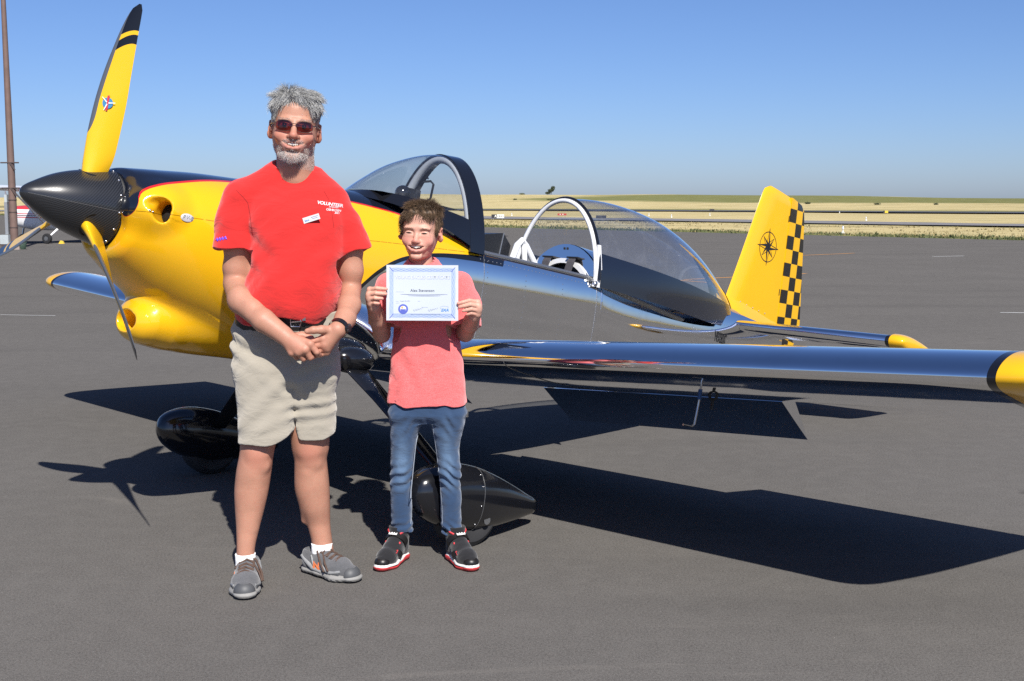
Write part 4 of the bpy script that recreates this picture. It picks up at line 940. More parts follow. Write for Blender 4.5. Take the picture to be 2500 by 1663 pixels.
for z, (x0, x1) in zip(zz, FI):
    sc_ = max(.12, min(1, (1.134-z)/.05))**.5; xs_ = x0+(x1-x0)*np.linspace(0, 1, 12)**1.7
    a = [(x, thickness(x0, x, x1)*sc_, z-.13*max(0, x-5.28)*max(0, min(1, (z-.95)/.15))) for x in xs_]; rg_.append(a+[(x, -y, zq) for x, y, zq in a[:0:-1]])
fin = part(MB().loft(rg_, cap=True), 'fin', 'yellow_paint', angle=50)
def checks():
    k = NT('checkered_paint'); x, y, z = k.xyz(body_xyz(k))[:3]
    xr = k.math('SUBTRACT', x, k.math('MULTIPLY_ADD', z, -.018, 5.566)); zr = k.math('ADD', z, k.math('MULTIPLY', xr, -.05))
    fx = k.math('FLOOR', k.math('DIVIDE', xr, .098)); fz_ = k.math('FLOOR', k.math('DIVIDE', k.math('SUBTRACT', zr, .03), .0985))
    chk = k.math('MODULO', k.math('ABSOLUTE', k.math('ADD', fx, fz_)), 2.)
    c = k.mix(k.math('GREATER_THAN', chk, .5), YEL, (.012, .011, .010)); k.bsdf(c, .22, spec=.5, coat=.35); return k.m
checks()
rg_ = []
for z in np.linspace(-.02, 1.127, 30):
    x0 = 5.567-.018*z; x1 = float(np.interp(z, [-.02, .1, .185, 1.06, 1.11, 1.127], [5.80, 5.885, 5.905, 5.768, 5.757, 5.72])); a = []
    for q in np.linspace(0, 1, 9): a.append((x0+(x1-x0)*q, .026*(1-q)**.9+.003, z-.13*max(0, (x0+(x1-x0)*q)-5.28)*max(0, min(1, (z-.95)/.15))))
    rg_.append(a+[(x, -y, zq) for x, y, zq in a[::-1]])
rud = part(MB().loft(rg_, cap=True), 'rudder', 'checkered_paint', angle=40)
for z in (.40, .935): part(MB().box((5.538, -.024, z), (.006, .006, .045)), 'hinge_slot', 'dark_gap', fin, False)
for x, z in ((5.06, .265), (5.14, .253), (5.22, .243), (5.30, .233), (5.38, .225)): part(MB().sphere((x, -.03, z), .0045, 6, 5), 'screw', 'grey_tube', fin)
# compass rose on the near side of the fin
def fy(x, z): 
    x0 = interp(z, FINP)[0, 0]; return -(thickness(x0, x, 5.6)+.0015)
cx, cz, ro = 5.313, .692, .109; star = MB(); ringm = MB()
for i in range(8):
    t = math.pi/2+i*math.pi/4+.02; L_ = ro*(1.22 if i % 2 == 0 else .88); ti = math.pi/8
    tip = (math.cos(t)*L_, math.sin(t)*L_); b1 = (math.cos(t+ti*1.9)*ro*.27, math.sin(t+ti*1.9)*ro*.27); b2 = (math.cos(t-ti*1.9)*ro*.27, math.sin(t-ti*1.9)*ro*.27)
    hgt = 0 if i % 2 == 0 else .0006
    star.add([(cx+u, fy(cx+u, cz+v)+hgt, cz+v) for u, v in ((0, 0), tip, b2)], [[0, 1, 2]])
    for p0, p1 in ((tip, b1), ((0, 0), b1)):
        d = Vector((p1[0]-p0[0], p1[1]-p0[1])); q = Vector((-d.y, d.x)).normalized()*.0022
        star.add([(cx+u, fy(cx+u, cz+v)+hgt, cz+v) for u, v in ((p0[0]-q.x, p0[1]-q.y), (p1[0]-q.x, p1[1]-q.y), (p1[0]+q.x, p1[1]+q.y), (p0[0]+q.x, p0[1]+q.y))], [[0, 1, 2, 3]])
for i in range(40):
    t0, t1 = 2*math.pi*i/40, 2*math.pi*(i+1)/40
    ringm.add([(cx+math.cos(t)*r0, fy(cx+math.cos(t)*r0, cz)+.0003, cz+math.sin(t)*r0) for t, r0 in ((t0, ro), (t1, ro), (t1, ro-.006), (t0, ro-.006))], [[0, 1, 2, 3]])
part(star, 'compass_star', 'cockpit_black', fin, False); part(ringm, 'compass_ring', 'cockpit_black', fin, False)
# stabilizers and elevators
for s in (-1, 1):
    rg_ = []
    for y in np.linspace(.05, 1.06, 8):
        x0 = 4.86+.352*y/1.06; x1 = 5.46; rg_.append([(x0+c*(x1-x0)*.999, s*y, .094+z*.62) for c, z in SYM(.13)])
    sb = part(MB().loft(rg_, cap=True), 'stabilizer', 'wing_metal', angle=50)
    el = []
    for y in np.linspace(.06, 1.06, 6): el.append([(5.47+q*.26, s*y, .094-.035*q+sg*(.030*(1-q)+.003)) for sg, qs in ((1, np.linspace(0, 1, 7)), (-1, np.linspace(1, 0, 7))) for q in qs])
    ev = part(MB().loft(el, cap=True), 'elevator', 'wing_metal', angle=40)
    part(MB().loft([[(x0+c*(5.46-x0), s*y, .094+z*.63) for c, z in SYM(.13)] for y, x0 in ((1.062, 5.212), (1.080, 5.218))], cap=True), 'tip_band', 'black_paint', sb)
    rg_ = []
    for q in np.linspace(0, 1, 9):
        f_ = math.cos(q*math.pi/2); y = 1.081+.095*math.sin(q*math.pi/2); x0 = 5.222+.03*(1-f_); x1 = 5.73-.05*(1-f_)
        rg_.append([(x0+c*(x1-x0), s*y, .094+z*.95*max(.05, f_**.6)-.02*c) for c, z in SYM(.13)])
    part(MB().loft(rg_, cap=True), 'stabilizer_tip', 'yellow_paint', sb)
    part(MB().tube([(4.865, s*.085, .094), (4.95, s*.082, .055), (5.1, s*.078, .03), (5.3, s*.07, .025)], .008, 6), 'root_gasket', 'black_paint', sb)
# tail fairing (yellow) and tail wheel
rg_ = []
for x in np.linspace(4.80, 5.62, 12):
    s_ = list(sec(x)); w_ = s_[0]*.62*min(1, (x-4.74)/.25)+.01; rg_.append([(x, math.cos(a)*w_, s_[1]+.03+math.sin(a)*(s_[2]-s_[1]+.012+.03*max(0, 1-abs(x-5.1)/.4))) for a in np.linspace(.12, math.pi-.12, 16)])
part(MB().loft(rg_, closed=False), 'tail_fairing', 'yellow_paint')
zt_ = zground(5.75); tw = part(MB().tube([(5.40, 0, -.10), (5.70, 0, zt_+.16)], [.016, .012], 8), 'tail_spring', 'black_paint')
w = part(MB().lathe([(-.02, .03), (-.026, .05), (-.02, .07), (0, .075), (.02, .07), (.026, .05), (.02, .03)], 20, (5.75, 0, zt_+.075), 'y'), 'tail_wheel', 'tread_rubber', tw)
part(MB().tube([(5.70, .035, zt_+.16), (5.75, .035, zt_+.07)], .008, 6), 'tail_fork', 'black_paint', tw)
# registration
def text_mesh(body, size, bold=0., spacing=1., shear=0., align='CENTER', extrude=0.):
    tc = bpy.data.curves.new('t', 'FONT'); tc.body = body; tc.size = size; tc.align_x = align; tc.align_y = 'CENTER'; tc.space_character = spacing; tc.shear = shear; tc.offset = bold; tc.extrude = extrude; tc.resolution_u = 3
    o = bpy.data.objects.new('t', tc); COL.objects.link(o); dg = bpy.context.evaluated_depsgraph_get(); me = bpy.data.meshes.new_from_object(o.evaluated_get(dg)); bpy.data.objects.remove(o)
    return me
def place_text(name, me, mat, fn, parent):
    for v in me.vertices: v.co = fn(v.co.x, v.co.y, v.co.z)
    me.materials.clear(); me.materials.append(MATS[mat]); o = bpy.data.objects.new(name, me); COL.objects.link(o); o.parent = parent; return o
def reg(u, v, w_):
    x = 4.675+u*.46; z = -.030+v-.10*u*.46; return Vector((x, -half_width(x, z)-.0022, z))+OFF
place_text('registration', text_mesh('N9080C', .105, .001, 1.02), 'cockpit_black', reg, AP)
# ================================================================ people
MP = {'headc': (0.0617, -0.02, 1.7913), 'neck0': (0.0565, 0.02, 1.5791), 'neck1': (0.0533, 0.015, 1.6881), 'shR': (-0.1596, 0.02, 1.5199), 'shL': (0.215, 0.03, 1.5257), 'slR': [(-0.1535, 0.02, 1.5089), (-0.1739, 0.015, 1.4147), (-0.1844, 0.0, 1.3095)], 'slL': [(0.2084, 0.03, 1.5131), (0.2433, 0.03, 1.4217), (0.2823, 0.02, 1.2985)], 'armR': [(-0.1605, 0.02, 1.4854), (-0.1703, 0.01, 1.3281), (-0.1828, 0.02, 1.2405), (-0.1865, 0.03, 1.1842)], 'foreR': [(-0.1866, 0.03, 1.181), (-0.1246, -0.06, 1.1083), (-0.036, -0.15, 1.0491), (0.0357, -0.21, 1.0043)], 'armL': [(0.2174, 0.03, 1.4848), (0.2685, 0.03, 1.3108), (0.2736, 0.03, 1.2313), (0.268, 0.04, 1.1588)], 'foreL': [(0.268, 0.04, 1.1588), (0.2692, -0.05, 1.1021), (0.2587, -0.13, 1.0576), (0.2355, -0.2, 1.0228)], 'wristR': (0.0357, -0.21, 1.0043), 'mcpR': [(0.1397, -0.245, 0.9744), (0.122, -0.25, 0.9553), (0.0968, -0.245, 0.944), (0.0707, -0.235, 0.9413)], 'pipR': [(0.1625, -0.24, 0.9433), (0.1371, -0.235, 0.9229), (0.1103, -0.23, 0.9177), (0.0844, -0.22, 0.9211)], 'tipR': [(0.1689, -0.215, 0.928), (0.1575, -0.2, 0.9292), (0.1344, -0.19, 0.928), (0.1107, -0.185, 0.9336)], 'wristL': (0.2355, -0.2, 1.0228), 'mcpL': [(0.1823, -0.215, 0.9908), (0.1895, -0.215, 0.9709), (0.1938, -0.205, 0.9544), (0.192, -0.195, 0.9378)], 'pipL': [(0.1456, -0.215, 0.9817), (0.1513, -0.215, 0.9618), (0.1593, -0.21, 0.9443), (0.1712, -0.2, 0.9292)], 'tipL': [(0.1093, -0.2, 0.9662), (0.1181, -0.2, 0.9462), (0.1292, -0.195, 0.9348), (0.1466, -0.19, 0.9249)], 'thL': [(0.2179, -0.205, 1.0218), (0.1807, -0.23, 1.026), (0.152, -0.24, 1.0256), (0.1292, -0.24, 1.021)], 'legR': [(-0.0919, -0.01, 0.6739), (-0.1075, -0.015, 0.5155), (-0.1414, 0.0, 0.3778), (-0.1615, 0.01, 0.243), (-0.1712, 0.01, 0.1181), (-0.1725, 0.01, 0.068)], 'legL': [(0.1032, 0.05, 0.6632), (0.0863, 0.055, 0.5057), (0.0777, 0.08, 0.3587), (0.0929, 0.11, 0.1994), (0.1029, 0.14, 0.0973), (0.1054, 0.15, 0.0429)], 'kneeR': (-0.0902, -0.06, 0.5215), 'kneeL': (0.1035, 0.0, 0.5169), 'calfR': (-0.1623, 0.03, 0.3791), 'calfL': (0.0679, 0.12, 0.3577)}
M_ROWS = [(1.027, -0.001, 0.183), (1.067, 0.008, 0.197), (1.107, 0.017, 0.198), (1.17, 0.035, 0.190), (1.249, 0.054, 0.187), (1.313, 0.063, 0.190), (1.391, 0.062, 0.196), (1.47, 0.054, 0.194), (1.532, 0.051, 0.171), (1.579, 0.05, 0.122)]
S_ROWS = [(1.083, 0.018, 0.199), (1.011, 0.005, 0.208), (0.955, 0.001, 0.21), (0.883, 0.002, 0.204), (0.818, 0.003, 0.201)]
M_LEG = {'sR': [(0.853, -0.078, 0.12), (0.773, -0.074, 0.117), (0.692, -0.072, 0.113), (0.627, -0.072, 0.112), (0.562, -0.077, 0.106)], 'sL': [(0.845, 0.112, 0.089), (0.763, 0.108, 0.086), (0.681, 0.105, 0.084), (0.616, 0.102, 0.083), (0.563, 0.099, 0.083)], 'kR': [(0.597, -0.1, 0.071), (0.515, -0.114, 0.066), (0.45, -0.126, 0.068), (0.385, -0.137, 0.067), (0.303, -0.147, 0.058), (0.221, -0.155, 0.045), (0.13, -0.163, 0.035), (0.08, -0.165, 0.037)], 'kL': [(0.579, 0.085, 0.076), (0.52, 0.083, 0.073), (0.472, 0.082, 0.064), (0.363, 0.083, 0.069), (0.28, 0.092, 0.06), (0.196, 0.104, 0.046), (0.129, 0.115, 0.042), (0.078, 0.12, 0.043)]}
BP = {'headc': (-0.012, 0.0, 1.3862), 'neck0': (-0.0061, 0.03, 1.2073), 'neck1': (-0.0111, 0.02, 1.3036), 'slR': [(-0.1384, 0.02, 1.1551), (-0.1571, 0.0, 1.0821), (-0.1611, -0.02, 1.0011)], 'slL': [(0.1432, 0.02, 1.1629), (0.1732, 0.0, 1.0815), (0.1735, -0.02, 1.0005)], 'armR': [(-0.1385, 0.02, 1.1468), (-0.1631, 0.02, 1.0388), (-0.1718, 0.03, 0.9626)], 'foreR': [(-0.1718, 0.03, 0.9593), (-0.1789, -0.05, 1.0288), (-0.1837, -0.13, 1.0977)], 'armL': [(0.1464, 0.02, 1.1513), (0.1722, 0.02, 1.0382), (0.1681, 0.03, 0.9671)], 'foreL': [(0.1681, 0.03, 0.9621), (0.191, -0.05, 1.0117), (0.2085, -0.13, 1.06)], 'wristR': (-0.1865, -0.135, 1.0885), 'wristL': (0.2102, -0.135, 1.0491), 'mcpR': [(-0.1949, -0.165, 1.1566), (-0.1981, -0.168, 1.1376), (-0.1971, -0.165, 1.1182), (-0.1931, -0.16, 1.1002)], 'pipR': [(-0.1656, -0.185, 1.1627), (-0.1687, -0.188, 1.1438), (-0.1723, -0.186, 1.1246), (-0.1749, -0.18, 1.105)], 'tipR': [(-0.1288, -0.188, 1.1597), (-0.1306, -0.188, 1.1406), (-0.1453, -0.186, 1.1229), (-0.159, -0.18, 1.1034)], 'thR': [(-0.181, -0.14, 1.0985), (-0.1624, -0.145, 1.131), (-0.1288, -0.158, 1.1448)], 'mcpL': [(0.2242, -0.165, 1.1063), (0.2274, -0.168, 1.0906), (0.2272, -0.165, 1.0743), (0.2238, -0.16, 1.0578)], 'pipL': [(0.193, -0.185, 1.1144), (0.1962, -0.188, 1.0987), (0.1992, -0.186, 1.0809), (0.1989, -0.18, 1.0644)], 'tipL': [(0.1501, -0.188, 1.1035), (0.1548, -0.188, 1.0892), (0.1689, -0.186, 1.0746), (0.1829, -0.18, 1.0597)], 'thL': [(0.2039, -0.14, 1.056), (0.1818, -0.145, 1.0887), (0.1472, -0.158, 1.1027)], 'cert': [(-0.1299, -0.165, 1.2521), (0.1501, -0.165, 1.25), (0.1496, -0.185, 1.0378), (-0.1307, -0.185, 1.0367)]}
B_ROWS = [(0.672, 0.01, 0.163), (0.757, 0.011, 0.156), (0.857, 0.01, 0.145), (0.941, 0.008, 0.138), (1.024, 0.008, 0.143), (1.09, 0.008, 0.149), (1.156, 0.006, 0.151), (1.198, 0.007, 0.134), (1.222, 0.0, 0.078)]
B_LEG = {'hip': [(0.723, 0.012, 0.157), (0.681, 0.011, 0.16), (0.639, 0.011, 0.16)], 'jR': [(0.639, -0.071, 0.078), (0.579, -0.079, 0.065), (0.518, -0.089, 0.055), (0.452, -0.094, 0.051), (0.384, -0.1, 0.049), (0.332, -0.105, 0.047), (0.264, -0.105, 0.046), (0.195, -0.106, 0.045), (0.115, -0.103, 0.046)], 'jL': [(0.638, 0.089, 0.082), (0.579, 0.093, 0.069), (0.518, 0.091, 0.056), (0.452, 0.093, 0.049), (0.383, 0.099, 0.049), (0.332, 0.1, 0.045), (0.263, 0.102, 0.046), (0.195, 0.101, 0.044), (0.105, 0.102, 0.044)]}
def skin_mat(name, tone, red, lipc, stub=(.45, .42, .40)):
    k = NT(name)
    def A(n):
        a = k.n('Attribute'); a.attribute_name = n; return a.outputs['Fac']
    n1 = k.noise(9, 5, .6); n2 = k.noise(70, 4, .7)
    c = k.mix(n1, tuple(v*.88 for v in tone), tuple(min(1, v*1.1) for v in tone))
    c = k.mix(k.math('MULTIPLY', k.ramp(n2, [(.45, 0.), (.75, 1.)]), .3), c, red)
    c = k.mix(k.math('MULTIPLY', k.ramp(k.noise(24, 5, .7), [(.42, 0.), (.7, 1.)]), .4), c, tuple(v*.72 for v in tone))
    c = k.mix(k.math('MULTIPLY', A('flush'), .75), c, red)
    c = k.mix(k.math('MULTIPLY', A('stubble'), k.math('MULTIPLY_ADD', k.noise(260, 3), .8, .15)), c, stub)
    c = k.mix(A('lip'), c, lipc); c = k.mix(A('mouth'), c, (.20, .05, .045)); c = k.mix(A('nail'), c, tuple(min(1, v*1.25) for v in tone))
    k.bsdf(c, .5, spec=.35, sss=.05, sss_r=(.012, .005, .003), normal=k.bump(k.math('ADD', n2, k.math('MULTIPLY', k.noise(300, 3), .6)), .12, .0025)); return k.m
skin_mat('skin_man', (.47, .238, .160), (.50, .165, .115), (.44, .14, .12)); skin_mat('skin_boy', (.62, .345, .255), (.62, .235, .185), (.52, .19, .17))
def cloth(name, col, rough=.85, weave=900., vary=.1, heather=0., bump=.15, fade=None, wr=.28):
    k = NT(name); n1 = k.noise(6, 5, .6); n2 = k.noise(weave, 2, .6)
    c = k.mix(n1, tuple(v*(1-vary) for v in col), tuple(min(1, v*(1+vary)) for v in col))
    if heather: c = k.mix(k.ramp(k.noise(420, 3, .75), [(.42, 0.), (.66, heather)]), c, tuple(min(1, v*1.0+.22) for v in col))
    if fade: 
        a = k.n('Attribute'); a.attribute_name = 'fade'; c = k.mix(k.math('MULTIPLY', a.outputs['Fac'], k.math('MULTIPLY_ADD', k.noise(30, 4), .8, .4)), c, fade)
    k.bsdf(c, rough, spec=.15, sheen=.25, drough=.6, normal=k.bump(k.noise(11, 3, .5, k.mapping(k.coord(), rot=(0, R(25), 0), scale=(1, 1, 1.9)), dist=1.6), wr, .02, k.bump(k.math('ADD', k.math('MULTIPLY', n2, .5), k.noise(45, 4)), bump, .003))); return k.m
cloth('shirt_red', (.60, .031, .028), vary=.08); cloth('shirt_coral', (.72, .125, .125), heather=.55, vary=.08); cloth('khaki', (.37, .338, .278), vary=.07)
cloth('denim', (.022, .050, .112), weave=500., vary=.3, fade=(.13, .21, .33), heather=.04, bump=.3); cloth('sock_white', (.8, .8, .8)); cloth('shoe_mesh', (.085, .087, .092), weave=240, vary=.45, heather=.25, bump=.5); cloth('shoe_black', (.018, .018, .02), weave=300, vary=.3, bump=.4)
simple('shoe_grey', (.26, .265, .265), .6, vary=.35, vscale=40); simple('sole_grey', (.27, .265, .25), .7, vary=.25, vscale=25); simple('sole_white', (.72, .72, .70), .5); simple('sole_red', (.55, .045, .05), .5); simple('shoe_red', (.60, .05, .06), .5); simple('shoe_orange', (.72, .20, .07), .5); simple('lace_brown', (.09, .055, .04), .8, vary=.5, vscale=90); simple('toe_rubber', (.075, .078, .082), .55); simple('paint_yellow', (.75, .68, .05), .6)
simple('leather_black', (.012, .011, .011), .4, bump=.2, bscale=200); simple('watch_black', (.01, .01, .012), .3, coat=.4); simple('teeth', (.84, .80, .72), .25, vary=.05); simple('eye_dark', (.03, .02, .016), .2); simple('glasses_metal', (.22, .16, .13), .3, .9); simple('paper_white', (.50, .53, .565), .6, vary=.01); simple('ink_white', (.66, .66, .66), .6); simple('ink_purple', (.16, .07, .72), .6); simple('ink_dark', (.02, .025, .06), .6); simple('ink_pale', (.22, .30, .52), .6); simple('ink_blue', (.07, .10, .42), .6); simple('ink_sky', (.03, .20, .52), .6); simple('ink_orange', (.85, .35, .12), .6); simple('ink_grey', (.22, .25, .38), .6)
def hairmat(name, dark, light):
    k = NT(name); hi = k.n('HairInfo') if False else None; a = k.n('Attribute'); a.attribute_name = 'tone'; c = k.mix(a.outputs['Fac'], dark, light)
    k.bsdf(c, .55, spec=.3); return k.m
hairmat('hair_grey', (.12, .12, .12), (.64, .64, .62)); hairmat('hair_brown', (.030, .020, .012), (.23, .145, .085)); hairmat('beard_white', (.30, .24, .21), (.80, .77, .74))
kx = NT('lens_tint'); tr = kx.n('BsdfTransparent'); tr.inputs[0].default_value = (.42, .13, .12, 1); gl = kx.n('BsdfGlossy'); gl.inputs['Roughness'].default_value = .05; fr = kx.n('Fresnel'); fr.inputs[0].default_value = 1.5; ms = kx.n('MixShader'); kx.set(ms, 0, kx.math('MAXIMUM', kx.math('MINIMUM', fr.outputs[0], .6), .06)); kx.t.links.new(tr.outputs[0], ms.inputs[1]); kx.t.links.new(gl.outputs[0], ms.inputs[2]); kx.t.links.new(ms.outputs[0], kx.out.inputs[0])

def attr(o, name, vals):
    a = o.data.attributes.new(name, 'FLOAT', 'POINT'); a.data.foreach_set('value', np.asarray(vals, np.float32))
def head_frame(c, s, yaw, roll, pitch=0): return Matrix.Translation(c) @ Matrix.Rotation(R(yaw), 4, 'Z') @ Matrix.Rotation(R(roll), 4, 'Y') @ Matrix.Rotation(R(pitch), 4, 'X') @ Matrix.Scale(s, 4)
def gauss(L, c, r): return np.exp(-(((L-np.array(c))/np.array(r))**2).sum(1))
def seg_dist(L, a, b):
    a = np.array(a); b = np.array(b); ab = b-a; t = np.clip(((L-a)@ab)/(ab@ab), 0, 1); return np.linalg.norm(L-a-t[:, None]*ab, axis=1)
MOUTH = {'man': [(-.034, -.084, -.0565), (-.018, -.0945, -.0640), (0, -.0980, -.0662), (.018, -.0945, -.0640), (.034, -.084, -.0565)],
         'boy': [(-.034, -.0835, -.0575), (-.018, -.0925, -.0635), (0, -.0958, -.065), (.018, -.0925, -.0635), (.034, -.0835, -.0575)]}
def head_shape(v, kind):
    boy = kind == 'boy'
    J = 0. if boy else 1.
    v.stack([(-.1195, 0, -.005, .018, .052, .015), (-.112, 0, -.003, .036+.004*J, .072, .03), (-.095, 0, 0, .050+.004*J, .0815, .045), (-.07, 0, 0, .0625+.004*J, .0845, .064), (-.04, 0, 0, .0715+.003*J, .0865, .085), (-.01, 0, 0, .0755, .0865, .097), (.025, 0, 0, .0785, .0915, .100), (.055, 0, 0, .0785, .0905, .1), (.08, 0, .003, .070, .082, .09), (.10, 0, .006, .054, .064, .072), (.112, 0, .008, .034, .042, .05), (.118, 0, .01, .012, .018, .02)], k=.004, n=2.15)
    for s in (-1, 1):
        v.ell((s*.030, -.0835 if boy else -.084, .0155), (.027, .012 if boy else .013, .0085), k=.018 if boy else .014)                      # brow
        v.ell((s*.0325, -.101, -.003), (.0175, .0160 if boy else .0135, .0115 if boy else .0105), k=.013, mode='s')          # socket
        v.ell((s*.0325, -.0790 if boy else -.0815, -.0035), (.0165, .0112 if boy else .0118, .0100 if boy else .0108), k=.006)                  # lid over the eye
        if boy: v.cone((s*.020, -.0855, -.0135), (s*.045, -.079, -.0125), .0035, .003, k=.010)   # bunched lower lid
        if boy:
            v.ell((s*.039, -.0695, -.037), (.024, .016, .018), k=.035)
            v.cone((s*.0175, -.0985, -.043), (s*.038, -.0845, -.060), .0022, .0014, k=.010, mode='s')
        else:
            v.ell((s*.041, -.0725, -.036), (.024, .0175, .0175), k=.026)                         # raised cheek
            v.cone((s*.0175, -.1, -.042), (s*.041, -.0835, -.062), .0038, .0022, k=.010, mode='s')   # smile fold
        e0, ea = (.085, 42) if boy else (.0815, 30)
        v.ell((s*e0, .010, -.012), (.0085, .0235, .0335), rot=Matrix.Rotation(R(s*ea), 3, 'Z').transposed(), k=.006)   # ear
        v.ell((s*(e0+.0075), .003, -.008), (.0055, .0135, .0205), rot=Matrix.Rotation(R(s*ea), 3, 'Z').transposed(), k=.005, mode='s')
        v.ell((s*.079, -.004, -.012), (.006, .006, .008), k=.004)
    nb, nw = (.0085, .0095) if boy else (.0098, .0128)
    ny = .0075 if boy else 0.
    v.cone((0, -.089+ny*.8, .009-ny), (0, -.1125+ny*.7, -.034), nb-.001, nb+.0015, k=.014); v.ell((0, -.1115+ny*.7, -.0365), (nb+.003, .0115, .0095), k=.008)
    for s in (-1, 1):
        v.ell((s*nw, -.1015, -.0395), (.0085, .0105, .0075), k=.006); v.ell((s*nw*.75, -.105, -.0475), (.0042, .006, .0035), k=.003, mode='s')
    M = MOUTH[kind]; ro = .0072 if boy else .0056
    v.ell((0, -.082, -.064), (.036, .0165, .026), k=.018)                                   # muzzle
    up = [(x, y-.0012, z+ro+.0045+.001*(1-abs(x)/.03)) for x, y, z in M]; dn = [(x*.9, y-.0018, z-ro-.0055) for x, y, z in M]
    lf = 1. if boy else .72
    v.chain(up, [.0032*lf, .0048*lf, .0052*lf, .0048*lf, .0032*lf], k=.005); v.chain(dn, [.0034*lf, .0062*lf, .0070*lf, .0062*lf, .0034*lf], k=.006)
    v.chain([(x, y-.004, z) for x, y, z in M], [ro*.35, ro*.85, ro*1.05, ro*.85, ro*.35], k=.0025, mode='s'); v.chain([(x*.9, y+.008, z) for x, y, z in M], [ro*.4, ro*1.0, ro*1.2, ro*1.0, ro*.4], k=.002, mode='s')
    v.ell((0, -.083, -.1035), (.0235, .017, .0155), k=.014)                                 # chin
    v.cone((-.016, -.0905, -.0885), (.016, -.0905, -.0885), .004, .004, k=.010, mode='s')
def head_attrs(o, Minv, kind, skin_r):
    co = np.empty(len(o.data.vertices)*3); o.data.vertices.foreach_get('co', co); co = co.reshape(-1, 3)
    I = np.array(Minv); L = co @ I[:3, :3].T+I[:3, 3]; M = MOUTH[kind]; ro = .0072 if kind == 'boy' else .0056
    hd = (L[:, 2] > -.125)
    du = np.min([seg_dist(L, (M[i][0], M[i][1]-.003, M[i][2]+ro+.004), (M[i+1][0], M[i+1][1]-.003, M[i+1][2]+ro+.004)) for i in range(4)], axis=0)
    dd = np.min([seg_dist(L, (M[i][0]*.9, M[i][1]-.004, M[i][2]-ro-.0055), (M[i+1][0]*.9, M[i+1][1]-.004, M[i+1][2]-ro-.0055)) for i in range(4)], axis=0)
    attr(o, 'lip', np.maximum(np.clip((.0050-du)/.002, 0, 1), np.clip((.0072-dd)/.0025, 0, 1))*(.7 if kind == 'boy' else .5)*hd)
    dm = np.min([seg_dist(L, (M[i][0], M[i][1]+.006, M[i][2]), (M[i+1][0], M[i+1][1]+.006, M[i+1][2])) for i in range(4)], axis=0)
    attr(o, 'mouth', np.clip((ro*1.45-dm)/.001, 0, 1)*np.clip((L[:, 1]+.0945+.0-4.5*L[:, 0]**2*1.5)/.002, 0, 1)*hd)
    fl = gauss(L, (.045, -.075, -.036), (.025, .03, .02))+gauss(L, (-.045, -.075, -.036), (.025, .03, .02))+gauss(L, (0, -.115, -.036), (.018, .02, .016))+.8*(gauss(L, (.085, .01, -.01), (.02, .03, .04))+gauss(L, (-.085, .01, -.01), (.02, .03, .04)))
    attr(o, 'flush', np.clip(fl, 0, 1)*hd+skin_r(co)*(~hd))
    if kind == 'man':
        st = np.clip((-.045-L[:, 2])/.03, 0, 1)*np.clip((L[:, 2]+.14)/.02, 0, 1)*np.clip((.02-L[:, 1])/.05, 0, 1)*(1-gauss(L, (0, -.09, -.07), (.03, .05, .016)))*.55
        attr(o, 'stubble', np.clip(st, 0, 1))
    return co, L
def strands(name, P, N, L0, comb, length, segs, rad, mat, parent, seed, curl=.0, grav=.0, bend=None, tone=(.0, 1.)):
    """P, N: roots and normals (volume space); comb(L0) -> direction; each strand a thin 3-sided tapering tube"""
    rg = np.random.default_rng(seed); n = len(P); ln = length(L0)*rg.uniform(.7, 1.2, n); D = comb(L0, N)+rg.normal(size=(n, 3))*curl; D /= np.linalg.norm(D, axis=1)[:, None]
    pos = P.copy(); pts = [pos.copy()]; d = D.copy()
    for i in range(segs):
        pos = pos+d*(ln/segs)[:, None]; pts.append(pos.copy()); d = d+np.array((0, 0, -grav))
        if bend is not None: d = d+bend(L0, i/segs)
        d /= np.linalg.norm(d, axis=1)[:, None]
    ref = np.cross(D, rg.normal(size=(n, 3))); ref /= np.linalg.norm(ref, axis=1)[:, None]; b2 = np.cross(D, ref)
    V = np.empty((n, segs+1, 3, 3)); 
    for i in range(segs+1):
        r0 = rad*(1-.75*(i/segs)**1.5)
        for j in range(3):
            a = 2*math.pi*j/3; V[:, i, j] = pts[i]+(ref*math.cos(a)+b2*math.sin(a))*r0
    base = np.arange(n)[:, None, None]*(segs+1)*3; F = []
    for i in range(segs):
        for j in range(3): F.append(np.stack([base[:, 0, 0]+i*3+j, base[:, 0, 0]+i*3+(j+1) % 3, base[:, 0, 0]+(i+1)*3+(j+1) % 3, base[:, 0, 0]+(i+1)*3+j], 1))
    o = obj(name, V.reshape(-1, 3), np.concatenate(F), mat, parent)
    t = rg.uniform(tone[0], tone[1], n)[:, None]*np.ones((1, (segs+1)*3)); attr(o, 'tone', t.ravel()[:len(o.data.vertices)]); return o
def pick(mask, n, seed):
    i = np.nonzero(mask)[0]; return np.random.default_rng(seed).choice(i, min(n, len(i)), replace=False) if len(i) else i

# ---------------------------------------------------------------- hands
def hand(v, wrist, fore, mcp, pip, tip, r=.0105, thumb=None, thr=(.016, .012, .0105, .009)):
    w = np.array(wrist); f = np.array(fore); c = np.mean(np.array(mcp), 0)
    for i in range(4):
        a = w*.8+np.array(mcp[i])*.2; v.cone(a, mcp[i], r*1.75, r*1.28, k=.012)
    v.cone(w, c, r*2.2, r*1.6, k=.015)
    for i in range(4):
        q = (1., 1.02, .97, .86)[i]*r; dip = tuple(np.array(pip[i])*.42+np.array(tip[i])*.58)
        v.ell(mcp[i], (q*1.28,)*3, k=.006); v.chain([mcp[i], pip[i]], [q*1.16, q*1.0], k=.004); v.chain([pip[i], dip, tip[i]], [q*1.02, q*.92, q*.80], k=.0015)
    if thumb is not None: v.chain(thumb, list(thr)[:len(thumb)], k=.008)

